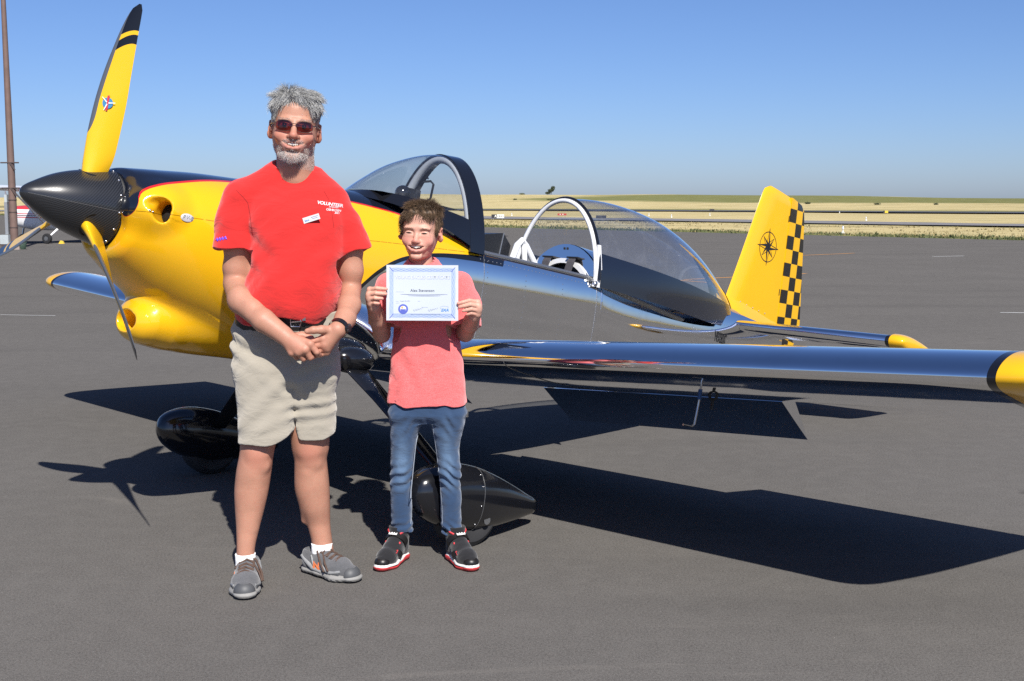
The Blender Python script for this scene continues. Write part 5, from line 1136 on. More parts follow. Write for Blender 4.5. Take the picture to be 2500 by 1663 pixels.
# ================================================================ the man
MAN = empty('person', (-.885, 4.75, 0), 'grey-haired bearded man in red shirt, khaki shorts and tinted glasses', 'person')
HM_S = 1.115
HM = head_frame((.0615, -.015, 1.776), HM_S, 8, 5.5, -2)
v = Vol((-.34, -.32, .03), (.40, .24, 1.96), .0034)
# legs
def leg(v, rows, cys, depth=.98):
    v.stack([(z, cx, cy, hw, hw*depth, hw*depth*1.05) for (z, cx, hw), cy in zip(rows, cys)], k=.01)
leg(v, M_LEG['kR']+[(.66, -.085, .066)], [-.025, -.03, -.028, -.02, -.02, -.03, -.045, -.045, -.02])
leg(v, M_LEG['kL']+[(.66, .095, .066)], [.045, .055, .06, .075, .085, .10, .10, .10, .03])
for (x, y, z), kx_ in ((( -.098, -.078, .527), 0), ((.088, .006, .522), 0)):
    v.ell((x, y+.002, z), (.034, .022, .036), k=.03); v.ell((x+.006, y+.012, z-.05), (.028, .014, .018), k=.03)
v.ell((-.150, .02, .375), (.045, .052, .085), k=.03); v.ell((.075, .125, .36), (.048, .052, .085), k=.03)
for kx0, ky, kz in ((-.098, -.078, .527), (.088, .006, .522)):
    v.cone((kx0-.012, ky+.022, kz-.09), (kx0-.04, ky+.035 if kx0 < 0 else ky+.09, kz-.30), .020, .015, k=.022)
for cx0, cy0 in ((-.108, -.045), (.118, .045)): v.ell((cx0, cy0+.02, .40), (.020, .03, .075), k=.02)
# pelvis/torso core, hidden under the clothes, carries the neck and arms
v.cone((-.08, .0, .66), (-.07, .02, .9), .05, .06, k=.02); v.cone((.1, .04, .66), (.08, .02, .9), .05, .06, k=.02)
v.stack([(.86, .005, .02, .12, .06, .07), (.95, .005, .02, .15, .08, .09), (1.1, .01, .02, .16, .10, .10), (1.35, .055, .02, .165, .10, .09), (1.5, .055, .025, .15, .07, .07), (1.56, .055, .025, .07, .05, .05)], k=.03)
v.chain([MP['neck0'], MP['neck1']], [.070, .066], k=.03); v.cone((.058, -.0, 1.60), (.062, -.02, 1.685), .062, .062, k=.03)
for s, A, Fq in ((-1, MP['armR'], MP['foreR']), (1, MP['armL'], MP['foreL'])):
    if s < 0: Fq = [(-.190, .012, 1.178), (-.142, -.105, 1.122), (-.042, -.185, 1.056), MP['wristR']]; MP['foreR'] = Fq
    if s > 0: A = [(x-.012, y, z) for x, y, z in A]; Fq = [(x-.012*(1-i/3), y, z) for i, (x, y, z) in enumerate(Fq)]
    v.chain(A, [.060, .053, .0475, .045] if s < 0 else [.040, .045, .040, .037], k=.03)
    v.chain(Fq, [.045, .0465, .041, .032] if s < 0 else [.037, .042, .037, .0285], k=.016)
v.ell((MP['armR'][3][0]-.010, MP['armR'][3][1]+.010, MP['armR'][3][2]), (.030, .032, .034), k=.02)
v.chain([(-.150, -.095, 1.135), (-.09, -.15, 1.10)], [.040, .034], k=.02)
v.cone(MP['foreR'][2], MP['wristR'], .036, .031, k=.015, sq=((0, 1, 0), .85)); v.cone(MP['foreL'][2], MP['wristL'], .034, .0285, k=.015)
hand(v, MP['wristL'], MP['foreL'][2], MP['mcpL'], MP['pipL'], MP['tipL'], .0112, MP['thL'], (.017, .0155, .0132, .0108))
hand(v, MP['wristR'], MP['foreR'][2], MP['mcpR'], MP['pipR'], MP['tipR'], .0118, [(.06, -.20, .995), (.10, -.185, 1.0), (.135, -.19, .99)], (.016, .014, .012))
v.frame(HM, HM_S); head_shape(v, 'man'); v.frame()
mb = v.build('body', 'skin_man', MAN, smooth=1)
co, Lh = head_attrs(mb, HM.inverted(), 'man', lambda c: np.clip(gauss(c, (-.10, -.08, .52), (.05, .06, .05))+gauss(c, (.09, -.01, .52), (.05, .06, .05))+gauss(c, (.12, -.22, .96), (.08, .06, .05))*.7, 0, 1)*.6)
nrm_m = np.empty(len(mb.data.vertices)*3); mb.data.vertices.foreach_get('normal', nrm_m); nrm_m = nrm_m.reshape(-1, 3)
HR = np.array(HM.to_3x3())/HM_S
def todir(d): return np.asarray(d) @ HR.T
# teeth
def teeth(M_, kind, Mf, parent, gap=False):
    ro = .0072 if kind == 'boy' else .0056; m = MB(); T = 8
    for i in range(T):
        t = (i+.5)/T*2-1; x = t*.0225; y = -.0965+.009*t*t; w_ = .0031 if not gap else (.0029 if abs(i-3.5) > 1 else .0034); hh = ro*(1.0 if kind == 'man' else (.95 if abs(i-3.5) < 1.2 else .72)); z = M_[2][2]+ro*.42+.0058*t*t
        p = Mf @ Vector((x, y, z)); m.sphere(p, 1., 8, 6, (w_*Mf.to_scale().x, .0022*Mf.to_scale().x, hh*.92*Mf.to_scale().x), Mf.to_3x3().normalized())
    m.build('teeth', 'teeth', parent)
teeth(MOUTH['man'], 'man', HM, MAN)
# hair: a swept grey mass plus strands
hv = Vol((-.12, -.2, 1.68), (.25, .17, 1.99), .003); hv.frame(HM, HM_S)
hv.ell((0, .014, .040), (.0785, .096, .0835), k=.01)
for c, r in (((-.045, -.050, .078), (.034, .034, .024)), ((-.010, -.056, .094), (.042, .034, .020)), ((.032, -.052, .088), (.040, .038, .022)), ((.060, -.040, .062), (.024, .046, .034)), ((.0, -.01, .110), (.060, .07, .016)), ((-.064, -.025, .048), (.018, .046, .045))): hv.ell(c, r, k=.018)
hv.ell((-.004, -.112, .020), (.060, .054, .054), k=.012, mode='s'); hv.ell((0, -.14, -.025), (.2, .088, .075), k=.008, mode='s'); hv.ell((0, -.02, -.095), (.3, .2, .085), k=.01, mode='s')
for s in (-1, 1): hv.ell((s*.085, .012, -.012), (.016, .028, .040), k=.006, mode='s')
hv.frame()
hv.disp(lambda x, y, z: .0028*np.sin(95*(x*.9+z*.5)+60*y+8*np.sin(22*(z-x)))+.0018*np.sin(170*(x+.4*z)+40*np.sin(9*y)), (-.12, -.2, 1.68), (.25, .17, 1.99))
hm = hv.build('hair', 'hair_grey', MAN, smooth=1, normals=False)
hc = np.empty(len(hm.data.vertices)*3); hm.data.vertices.foreach_get('co', hc); hc = hc.reshape(-1, 3); hn = np.empty_like(hc).ravel(); hm.data.vertices.foreach_get('normal', hn); hn = hn.reshape(-1, 3)
HI = np.array(HM.inverted()); hl = hc @ HI[:3, :3].T+HI[:3, 3]
attr(hm, 'tone', np.clip(.25+.2*np.sin(140*(hl[:, 0]+.3*hl[:, 2])+30*np.sin(14*hl[:, 1]))-.25*(hl[:, 1] > .01), .05, .9))
def comb_m(L, N):
    side = np.where(L[:, 0] < -.03, -1., 1.)[:, None]*np.clip(np.abs(L[:, 0:1]+.03)/.05, .15, 1)
    up_ = np.clip((L[:, 2:3]-.05)/.05, 0, 1); c = np.concatenate([side*(.15+.7*up_), np.where(L[:, 1:2] < -.02, -.22, .6), np.where(L[:, 2:3] > .09, .12, -.7)], 1); return todir(c)*1.1+N*(.04+.14*up_)
i = pick((hl[:, 2] > -.03), 9500, 5)
strands('hair_strands', hc[i]-hn[i]*.004, hn[i], hl[i], comb_m, lambda L: .014+.022*np.clip((L[:, 2]-.05)/.05, 0, 1), 5, .00055, 'hair_grey', hm, 6, curl=.09, grav=.14, tone=(.15, 1.))
i = pick((hl[:, 2] > .105), 50, 15)
strands('hair_wisps', hc[i]-hn[i]*.003, hn[i], hl[i], lambda L, N: N*1.2+todir(np.array([[.5, 0, .5]])), lambda L: .020+0*L[:, 0], 5, .0006, 'hair_grey', hm, 16, curl=.5, grav=.1, tone=(.2, 1.))
i = pick((hl[:, 1] < -.045) & (hl[:, 2] > .055) & (hl[:, 2] < .1), 240, 25)
strands('forelock', hc[i], hn[i], hl[i], lambda L, N: todir(np.stack([np.sign(L[:, 0]+.02)*.6, -.35+0*L[:, 0], -.5+0*L[:, 0]], 1)), lambda L: .035+0*L[:, 0], 5, .0007, 'hair_grey', hm, 26, curl=.2, grav=.22, tone=(.3, 1.))
# beard and eyebrows
M_ = MOUTH['man']; jaw = (Lh[:, 2] < -.052) & (Lh[:, 2] > -.14) & (Lh[:, 1] < .02) & (np.abs(Lh[:, 0]) < .072)
lipz = np.abs(Lh[:, 0]) < .036
chin = jaw & (Lh[:, 2] < -.088) & (np.abs(Lh[:, 0]) < .048) & (Lh[:, 1] < -.045); chk = jaw & (Lh[:, 2] < -.06-.25*np.clip(-.03-Lh[:, 1], 0, .1)) & (~(lipz & (Lh[:, 2] > -.088) & (Lh[:, 1] < -.06)))
mus = (Lh[:, 2] < -.0465) & (Lh[:, 2] > -.0575+.0) & (np.abs(Lh[:, 0]) < .033) & (Lh[:, 1] < -.075)
soul = (np.abs(Lh[:, 0]) < .015) & (Lh[:, 2] < -.082) & (Lh[:, 2] > -.095) & (Lh[:, 1] < -.07)
down = lambda L, N: N*.6+todir(np.stack([L[:, 0]*4, -.15+0*L[:, 0], -.8+0*L[:, 0]], 1))
bd = None
for nm, mk, n_, ln, rad, tn in (('beard', chin, 3000, .012, .00035, (.3, 1.)), ('jaw_beard', chk, 5500, .005, .00026, (.15, .9)), ('mustache', mus, 1000, .0065, .00032, (.15, .9)), ('soul_patch', soul, 300, .006, .00035, (.2, .9))):
    i = pick(mk, n_, 31); o_ = strands(nm, co[i], nrm_m[i], Lh[i], down, (lambda L, ln=ln: ln+0*L[:, 0]), 3, rad, 'beard_white', MAN if bd is None else bd, 32, curl=.3, grav=.1, tone=tn); bd = bd or o_
i = pick((Lh[:, 2] > .012) & (Lh[:, 2] < .022) & (np.abs(Lh[:, 0]) > .014) & (np.abs(Lh[:, 0]) < .052) & (Lh[:, 1] < -.06), 420, 36)
strands('eyebrows', co[i], nrm_m[i], Lh[i], lambda L, N: N*.4+todir(np.stack([np.sign(L[:, 0]), -.1+0*L[:, 0], .1+0*L[:, 0]], 1)), lambda L:   .007+0*L[:, 0], 3, .00035, 'hair_grey', MAN, 37, curl=.3, tone=(.0, .5))
# tinted glasses
sg = MB(); fm = MB(); hp = lambda x, y, z: HM @ Vector((x, y, z)); gls = None
def lens_pt(s, a, q=1.):
    cx_, cz_ = s*.0335, -.004; c_, s_ = math.cos(a), math.sin(a); x = math.copysign(abs(c_)**.75, c_)*.0282*q; z = math.copysign(abs(s_)**.8, s_)*.0175*q*(1 if s_ > 0 else 1.05)
    return hp(cx_+x, -.1065+.9*(cx_+x)**2*4.2-.0+.004*abs(z)/.02, cz_+z)
fr_o = MB()
for s in (-1, 1): fr_o.tube([lens_pt(s, a) for a in np.linspace(0, 2*math.pi, 37)], .0011, 6, cap=False)
fr_o.tube([hp(-.0085, -.1085, .0025), hp(0, -.1125, .0035), hp(.0085, -.1085, .0025)], .0013, 6)
GL = fr_o.build('glasses', 'glasses_metal', MAN)
for s in (-1, 1):
    n = 32; P = [hp(s*.0335, -.1055+4.2*.9*.0335**2-.0015, -.004)]+[lens_pt(s, a, .99) for a in np.linspace(0, 2*math.pi, n+1)[:-1]]
    obj('lens', P, [[0, 1+i, 1+(i+1) % n] for i in range(n)], 'lens_tint', GL)
    MB().tube([hp(s*.0612, -.0915, .002), hp(s*.074, -.080, .003), hp(s*.083, -.03, .002), hp(s*.084, .01, .0)], [.0018, .0026, .0018, .0014], 6).build('temple', 'glasses_metal', GL)
for s in (-1, 1): MB().sphere(hp(s*.0325, -.0835, -.0035), .0115*HM_S, 12, 8).build('eye', 'eye_dark', MAN)

# shirt
sv = Vol((-.34, -.26, .98), (.40, .26, 1.70), .0045)
BEL = {1.027: .15, 1.067: .172, 1.107: .188, 1.17: .198, 1.249: .186, 1.313: .168, 1.391: .152, 1.47: .128, 1.532: .095, 1.579: .07}
sv.stack([(1.0, -.003, .02, .178, .135, .12)]+[(z, cx, .02, hw, BEL[z], .8*BEL[z]+.012) for z, cx, hw in M_ROWS]+[(1.615, .053, .025, .085, .06, .06)], k=.02, n=2.25)
sv.cone((.053, .028, 1.595), (-.135, .022, 1.512), .062, .072, k=.03); sv.cone((.053, .028, 1.590), (.180, .03, 1.492), .062, .062, k=.03)
sv.cone((-.018, .03, 1.612), (-.10, .025, 1.548), .046, .055, k=.03); sv.cone((.122, .03, 1.582), (.185, .03, 1.51), .044, .05, k=.03)
for A, rr, n_ in ((MP['slR'], (.076, .081, .083), 0), ([(.196, .03, 1.488), (.236, .03, 1.412), MP['slL'][2]], (.058, .063, .066), 1)):
    sv.chain(A, list(rr), k=.02)
    a = np.array(A[1]); b = np.array(A[2]); d = (b-a)/np.linalg.norm(b-a)
    sv.op(lambda x, y, z, b=b, d=d: -((x-b[0])*d[0]+(y-b[1])*d[1]+(z-b[2])*d[2])-.0+.004*np.sin(60*x+40*y), b-.14+d*.1, b+.14+d*.1, .004, 's') if False else None
    def hemcut(x, y, z, b=b, d=d, n_=n_): return np.maximum(-(((x-b[0])*d[0]+(y-b[1])*d[1]+(z-b[2])*d[2])-.006*np.sin(45*x+30*y)), np.sqrt((x-b[0])**2+(y-b[1])**2+(z-b[2])**2)-.125)
    sv.op(hemcut, b-.12, b+.12, .003, 's')
# sleeve hollows, neck hole, hem
for A, r0 in ((MP['slR'], .0725), (MP['slL'], .058)):
    b = np.array(A[2]); a = np.array(A[1]); d = (b-a)/np.linalg.norm(b-a); sv.cone(b-d*.045, b+d*.08, r0*.8, r0*1.06, k=.004, mode='s')
sv.ell((.054, -.008, 1.652), (.076, .098, .060), rot=(Matrix.Rotation(R(9), 3, 'Y') @ Matrix.Rotation(R(-26), 3, 'X')).transposed(), k=.006, mode='s')
sv.op(lambda x, y, z: z-(1.028+.02*np.cos((x-.06)*9)-.10*np.clip(-.02-x, 0, .3)*-1.2+.012*np.sin(x*26+1)+.03*(y > .05)), (-.34, -.26, .95), (.4, .26, 1.12), .006, 's')
rib = lambda x, y, z: 0
def folds(x, y, z):
    t = 0
    # pulls from the armpits, drape lines, soft waist creases
    for (ax, az, dx, dz, w_, amp, ph) in ((-.13, 1.36, .75, -.66, 34, .0038, 0), (.20, 1.36, -.7, -.7, 34, .0030, 1.), (-.13, 1.18, .6, .8, 22, .0035, 2.), (.12, 1.15, -.5, .86, 20, .0025, .5)):
        u = (x-ax)*dx+(z-az)*dz; w2 = -(x-ax)*dz+(z-az)*dx; t = t+1.5*amp*np.exp(-((u-.07)/.11)**2-(w2/.08)**2)*np.sin(w2*w_*1.9+ph+5*u)
    t = t+.0026*np.sin(14*x+26*z+3*np.sin(7*x))*np.exp(-((z-1.08)/.07)**2)+.0034*vnoise(x, y, z, 28, 3)+.0022*vnoise(x, y, z, 58, 8)
    return t
sv.disp(folds, (-.34, -.26, .98), (.40, .26, 1.70))
SH = sv.build('shirt', 'shirt_red', MAN, smooth=2)
def bvh_of(o):
    m = o.data; return BVHTree.FromPolygons([vv.co.copy() for vv in m.vertices], [list(p.vertices) for p in m.polygons])
shb = bvh_of(SH)
def front(b, x, z, off=.0018, y0=-.5):
    hit = b.ray_cast(Vector((x, y0, z)), Vector((0, 1, 0)))[0]; return Vector((x, (hit.y if hit else 0.)-off, z))
def on_shirt(cx_, cz_, rot=0., sc=1., b=None, off=.0018):
    c_, s_ = math.cos(R(rot)), math.sin(R(rot)); bb = b or shb
    return lambda u, w_, q: front(bb, cx_+(u*c_-w_*s_)*sc, cz_+(u*s_+w_*c_)*sc, off)
def refine(me, cuts=1):
    bm = bmesh.new(); bm.from_mesh(me); bmesh.ops.triangulate(bm, faces=bm.faces); 
    for _ in range(cuts): bmesh.ops.subdivide_edges(bm, edges=[e for e in bm.edges if e.calc_length() > .004], cuts=1)
    bmesh.ops.triangulate(bm, faces=bm.faces); bm.to_mesh(me); bm.free(); return me
place_text('volunteer_print', refine(text_mesh('VOLUNTEER', .0170, .0004, .93)), 'ink_white', on_shirt(.196, 1.487, -9), SH)
place_text('event_print', refine(text_mesh('AIRVENTURE', .0058, .0001, .95)), 'ink_white', on_shirt(.209, 1.4755, -7), SH)
place_text('town_print', refine(text_mesh('OSHKOSH', .0118, .0002, .9)), 'ink_white', on_shirt(.209, 1.4645, -7), SH)
place_text('year_print', refine(text_mesh('2021', .0088, .0002, .95)), 'ink_white', on_shirt(.222, 1.4535, -7), SH)
simple('seam_red', (.30, .012, .012), .9)
for path in ([(-.160, 1.540), (-.137, 1.517), (-.118, 1.494), (-.104, 1.430), (-.098, 1.375)], [(.172, 1.535), (.190, 1.505), (.205, 1.45), (.212, 1.40)]):
    zs_ = np.linspace(path[0][1], path[-1][1], 22); xs_ = np.interp(-zs_, [-p_[1] for p_ in path], [p_[0] for p_ in path]); MB().tube([front(shb, a, b, -.0006) for a, b in zip(xs_, zs_)], .0016, 5).build('armhole_seam', 'seam_red', SH)
# sleeve script and name badge
rb = MB(); zz0 = front(shb, -.232, 1.352).y
rb.tube([front(shb, -.242+.0040*i, 1.352+.0064*math.sin(i*2.1)+.0008*i, .001) for i in range(12)], .0030, 6); rb.build('sleeve_script', 'ink_purple', SH)
NBd = empty('name_badge', (0, 0, 0)); NBd.parent = MAN
bc = front(shb, .134, 1.434, .011); th_ = R(17)
BM_ = Matrix.Translation(bc) @ Matrix.Rotation(-th_*-1 if False else -th_, 4, 'Y') @ Matrix.Rotation(R(3), 4, 'X')
bo = MB().box((0, 0, 0), (.064, .003, .0215)).build('badge_plate', 'ink_white', NBd, False); bo.matrix_local = BM_
tmx = text_mesh('EAA', .0095, .0003); place_text('badge_logo', tmx, 'ink_sky', lambda u, w_, q: BM_ @ Vector((u-.018, -.0019, w_-.003)), NBd)
for dz, wd in ((.004, .028), (-.002, .022)): o_ = MB().box((.013, -.0018, dz), (wd, .0006, .0018)).build('badge_line', 'ink_grey', NBd, False); o_.matrix_local = BM_

# shorts
kv = Vol((-.30, -.24, .53), (.30, .28, 1.12), .0045)
kv.stack([(z, cx, .02, hw, .128-.0*z, .13) for z, cx, hw in S_ROWS]+[(.77, .004, .02, .16, .09, .10), (.72, .004, .02, .10, .05, .06)], k=.03, n=2.35)
kv.stack([(.96, -.06, .01, .07, .06, .06), (.91, -.072, .005, .105, .10, .105)]+[(z, cx, cy, hw, hw*1.03, hw*1.06) for (z, cx, hw), cy in zip(M_LEG['sR'], (.0, -.005, -.01, -.015, -.02))]+[(.548, -.076, -.02, .106, .11, .11)], k=.03, n=2.3)
kv.stack([(.96, .09, .015, .055, .06, .06), (.91, .108, .018, .08, .092, .098)]+[(z, cx, cy, hw, hw*1.12, hw*1.2) for (z, cx, hw), cy in zip(M_LEG['sL'], (.02, .028, .036, .042, .045))]+[(.548, .099, .046, .083, .095, .10)], k=.03, n=2.3)
def khem(x, y, z): return z-np.where(x < .037, .566+.032*np.clip((x+.09)/.12, 0, 1)**2+.004*np.sin(x*40), .572+.020*np.clip((.06-x)/.05, 0, 1)+.018*np.clip((x-.15)/.04, 0, 1))
kv.op(khem, (-.3, -.24, .5), (.3, .28, .62), .004, 's')
kv.stack([(.50, -.085, -.02, .088, .092, .092), (.595, -.078, -.018, .088, .092, .092), (.63, -.074, -.015, .07, .07, .07)], k=.006, mode='s'); kv.stack([(.50, .10, .046, .068, .080, .084), (.595, .101, .044, .068, .080, .084), (.63, .10, .042, .056, .064, .064)], k=.006, mode='s')
kv.op(lambda x, y, z: np.abs(x-.037-.02*(z-.6))-.006*np.clip((.64-z)/.05, -4, 1)+0*y, (-.04, -.24, .5), (.11, .28, .84), .022, 's')
def kfold(x, y, z):
    t = .0
    for (ax, az, dx, dz, w_, amp, ph, sp) in ((-.15, .93, .9, -.42, 40, .0045, .4, .11), (.02, .80, -.75, -.65, 36, .0028, 0, .12), (.03, .78, .72, -.68, 40, .0028, 1.2, .10), (.10, .70, .97, .1, 60, .0035, 2., .09), (-.09, .66, .7, .7, 34, .004, 1.8, .12), (.13, .90, .9, .3, 46, .004, .3, .08), (-.06, .60, .96, .25, 38, .003, .9, .10)):
        u = (x-ax)*dx+(z-az)*dz; w2 = -(x-ax)*dz+(z-az)*dx; t = t+1.6*amp*np.exp(-(u/sp)**2-(w2/.055)**2)*np.sin(w2*w_*2.2+ph+4*u)
    return (t+.0026*vnoise(x, y, z, 30, 5)+.0016*vnoise(x, y, z, 65, 2))*np.clip((z-.565)/.06, .12, 1)
kv.disp(kfold, (-.30, -.24, .53), (.30, .28, 1.12))
kv.op(lambda x, y, z: 1.075-z+.0*x, (-.3, -.24, 1.07), (.3, .28, 1.2), .004, 's')
SHO = kv.build('shorts', 'khaki', MAN, smooth=1)
kb = bvh_of(SHO)
MB().tube([front(kb, -.185+.03*t, .995-.10*t, -.001) for t in np.linspace(0, 1, 10)], .0022, 5).build('pocket_seam', 'khaki', SHO)
# belt and buckle
bl_ = []
for a in np.linspace(0, 2*math.pi, 49):
    c_, s_ = math.cos(a), math.sin(a); bl_.append(Vector((.008+math.copysign(abs(c_)**.87, c_)*.202, .02+math.copysign(abs(s_)**.87, s_)*(.135 if s_ < 0 else .137), 1.047-.012*abs(c_))))
BT = MB(); rg_ = [[p+Vector((0, 0, .017)), p+Vector((0, 0, -.017)), (p-Vector((.008, .02, 0)))*.985+Vector((.008, .02, 0))+Vector((0, 0, -.017)), (p-Vector((.008, .02, 0)))*.985+Vector((.008, .02, 0))+Vector((0, 0, .017))] for p in bl_]
BT = BT.loft(rg_).build('belt', 'leather_black', MAN)
bp = Vector((.072, -.128, 1.045)); MB().tube([bp+Vector((dx, -.004, dz)) for dx, dz in ((-.022, -.017), (-.024, 0), (-.022, .017), (.012, .018), (.016, 0), (.012, -.018), (-.022, -.017))], .003, 8).build('buckle', 'bare_steel', BT)
MB().tube([bp+Vector((-.02, -.006, 0)), bp+Vector((.02, -.007, .003))], .0022, 6).build('buckle_pin', 'bare_steel', BT); MB().box(bp+Vector((.028, -.003, .012)), (.012, .006, .014)).build('belt_keeper', 'bare_steel', BT)
# watch on the left wrist
wv = Vector(MP['wristL']); fv = Vector(MP['foreL'][2]); ax_ = (wv-fv).normalized(); wc = wv-ax_*.012; a_ = ax_.orthogonal().normalized(); b_ = ax_.cross(a_)
rings = []
for t in np.linspace(-.010, .010, 4): rings.append([wc+ax_*t+(a_*math.cos(q)+b_*math.sin(q))*.0385 for q in np.linspace(0, 2*math.pi, 29)[:-1]])
WT_ = MB().loft(rings).build('watch_strap', 'watch_black', MAN)
od = (Vector((.75, -.25, .05))-ax_*Vector((.75, -.25, .05)).dot(ax_)).normalized(); MB().lathe([(-.004, .0), (-.004, .017), (.007, .016), (.008, 0)], 20, axis='z').build('watch_case', 'watch_black', WT_).matrix_local = Matrix.Translation(wc+od*.038) @ od.to_track_quat('Z', 'Y').to_matrix().to_4x4()
for s in (-1, 1): MB().sphere(wc+od*.043+ax_*.014*s, .0028, 8, 6).build('watch_pin', 'bare_steel', WT_)

# sneakers
def sneaker(parent, heel, toe, side, L=.305):
    d = Vector((toe[0]-heel[0], toe[1]-heel[1], 0)).normalized(); x = Vector((d.y, -d.x, 0)); S = L/.305
    Mx = Matrix(((x.x*S*1.12, d.x*S, 0, heel[0]), (x.y*S*1.12, d.y*S, 0, heel[1]), (0, 0, S, 0), (0, 0, 0, 1)))
    u = Vol((-.075, -.02, .015), (.075, .325, .15), .003)
    u.chain([(0, .055, .045), (.0, .048, .078)], [.037, .035], k=.02); u.chain([(0, .06, .05), (.002, .13, .058), (0, .21, .042), (-.002, .268, .034)], [.037, .038, .044, .034], k=.02)
    u.cone((0, .085, .085), (0, .155, .068), .027, .027, k=.02); u.cone((0, .06, .145), (0, .085, .098), .034, .026, k=.006, mode='s'); u.cone((0, .045, .16), (0, .05, .112), .034, .03, k=.006, mode='s')
    u.op(lambda a, b, c: c-.022+0*a, (-.08, -.02, .0), (.08, .33, .022), .002, 's'); u.disp(lambda a, b, c: .0012*vnoise(a, b, c, 90, 1), (-.075, -.02, .015), (.075, .325, .15))
    root = empty('sneaker'); root.parent = parent; root.matrix_local = Mx
    U = u.build('upper', 'shoe_mesh', root)
    so_ = Vol((-.075, -.02, -.004), (.075, .335, .05), .003)
    so_.chain([(0, .05, .018), (.003, .135, .020), (.002, .215, .017), (-.004, .277, .020)], [.043, .040, .052, .038], k=.02, sq=((0, 0, 1), .42)); so_.op(lambda a, b, c: c-.0+0*a, (-.08, -.02, -.02), (.08, .34, .0), .001, 's')
    so_.disp(lambda a, b, c: .0016*np.sign(np.sin(b*260))*(c < .012)+.002*np.sin(b*38), (-.075, -.02, -.004), (.075, .335, .05)); so_.build('sole', 'sole_grey', root)
    tb = Vol((-.07, .22, .016), (.07, .33, .06), .003); tb.cone((0, .22, .034), (-.002, .272, .028), .0475, .0375, k=.01); tb.op(lambda a, b, c: np.maximum(.252-b-.012*np.cos(a*40), -9), (-.08, .15, 0), (.08, .26, .1), .004, 's'); tb.op(lambda a, b, c: c-.021+0*a, (-.08, .2, 0), (.08, .34, .02), .002, 's'); tb.build('toe_cap', 'toe_rubber', root)
    for s in (-1, 1):
        o_ = MB()
        pts = [(s*.031, .10, .082), (s*.037, .135, .06), (s*.047, .17, .047), (s*.0475, .215, .04), (s*.036, .255, .046)]
        o_.tube(pts, [.006, .009, .009, .008, .005], 8, flat=.5, up=(s, 0, .5)); o_.tube([(s*.034, .03, .075), (s*.0405, .065, .058), (s*.044, .105, .038), (s*.047, .16, .032)], [.006, .008, .008, .006], 8, flat=.5, up=(s, 0, .5)); o_.tube([(s*.036, .09, .085), (s*.0415, .105, .06), (s*.043, .12, .035)], [.004, .005, .005], 8, flat=.5, up=(s, 0, .5)); o_.build('overlay', 'shoe_grey', root)
        o_ = MB(); n_ = [(a*1.35, b*1.3) for a, b in ((0, 0), (0, .022), (.008, .022), (.02, .007), (.02, .022), (.028, .022), (.028, 0), (.020, 0), (.008, .015), (.008, 0))]
        o_.extrude(n_, .002, lambda a, b, w_: (s*(.0455+w_-.22*max(0, b-.010)), (.112+a if s > 0 else .150-a), .038+b)); o_.build('side_letter', 'shoe_orange', root, False)
    lc = MB()
    for i in range(5):
        y = .105+.026*i; z = (.115, .109, .101, .095, .090)[i]; w_ = .026; lc.tube([(-w_, y, z-.010), (0, y+.006, z+.002), (w_, y+.012, z-.011)], .0036, 6); lc.tube([(w_, y, z-.010), (0, y+.006, z+.004), (-w_, y+.012, z-.011)], .0036, 6)
    lc.tube([(0, .10, .106), (side*.03, .12, .105), (side*.052, .165, .066), (side*.058, .19, .040)], .0036, 6); lc.tube([(0, .10, .106), (side*.02, .14, .10), (side*.045, .18, .070), (side*.056, .21, .045)], .0036, 6); lc.tube([(0, .10, .106), (-side*.02, .12, .104), (-side*.04, .15, .08)], .0036, 6); lc.build('laces', 'lace_brown', root)
    tg = MB().box((0, .088, .112), (.044, .010, .05), Matrix.Rotation(R(-28), 3, 'X')).build('tongue', 'shoe_mesh', root); MB().box((0, .094, .112), (.016, .004, .022), Matrix.Rotation(R(-28), 3, 'X')).build('tongue_tab', 'shoe_orange', tg, False)
    return root
s1_ = sneaker(MAN, (-.165, .085-.035, 0), (-.128, -.275, 0), -1)
s2_ = sneaker(MAN, (.030, .150, 0), (.266, -.037, 0), 1)
m_ = MB()
for q in ((-.012, .262, .058), (.012, .262, .058)): m_.box(q, (.005, .004, .02), Matrix.Rotation(R(50), 3, 'X'))
m_.build('paint_splash', 'paint_yellow', s2_, False)
MB().loft([[(.115+.041*math.cos(a)*q, .095+.046*math.sin(a)*q, z) for a in np.linspace(0, 2*math.pi, 25)[:-1]] for z, q in ((.06, 1.), (.10, 1.02), (.125, 1.04), (.128, .9))]).build('sock', 'sock_white', MAN)
MB().loft([[(-.1645+.038*math.cos(a)*q, -.045+.043*math.sin(a)*q, z) for a in np.linspace(0, 2*math.pi, 25)[:-1]] for z, q in ((.06, 1.), (.10, 1.02), (.122, 1.04), (.125, .9))]).build('sock', 'sock_white', MAN)
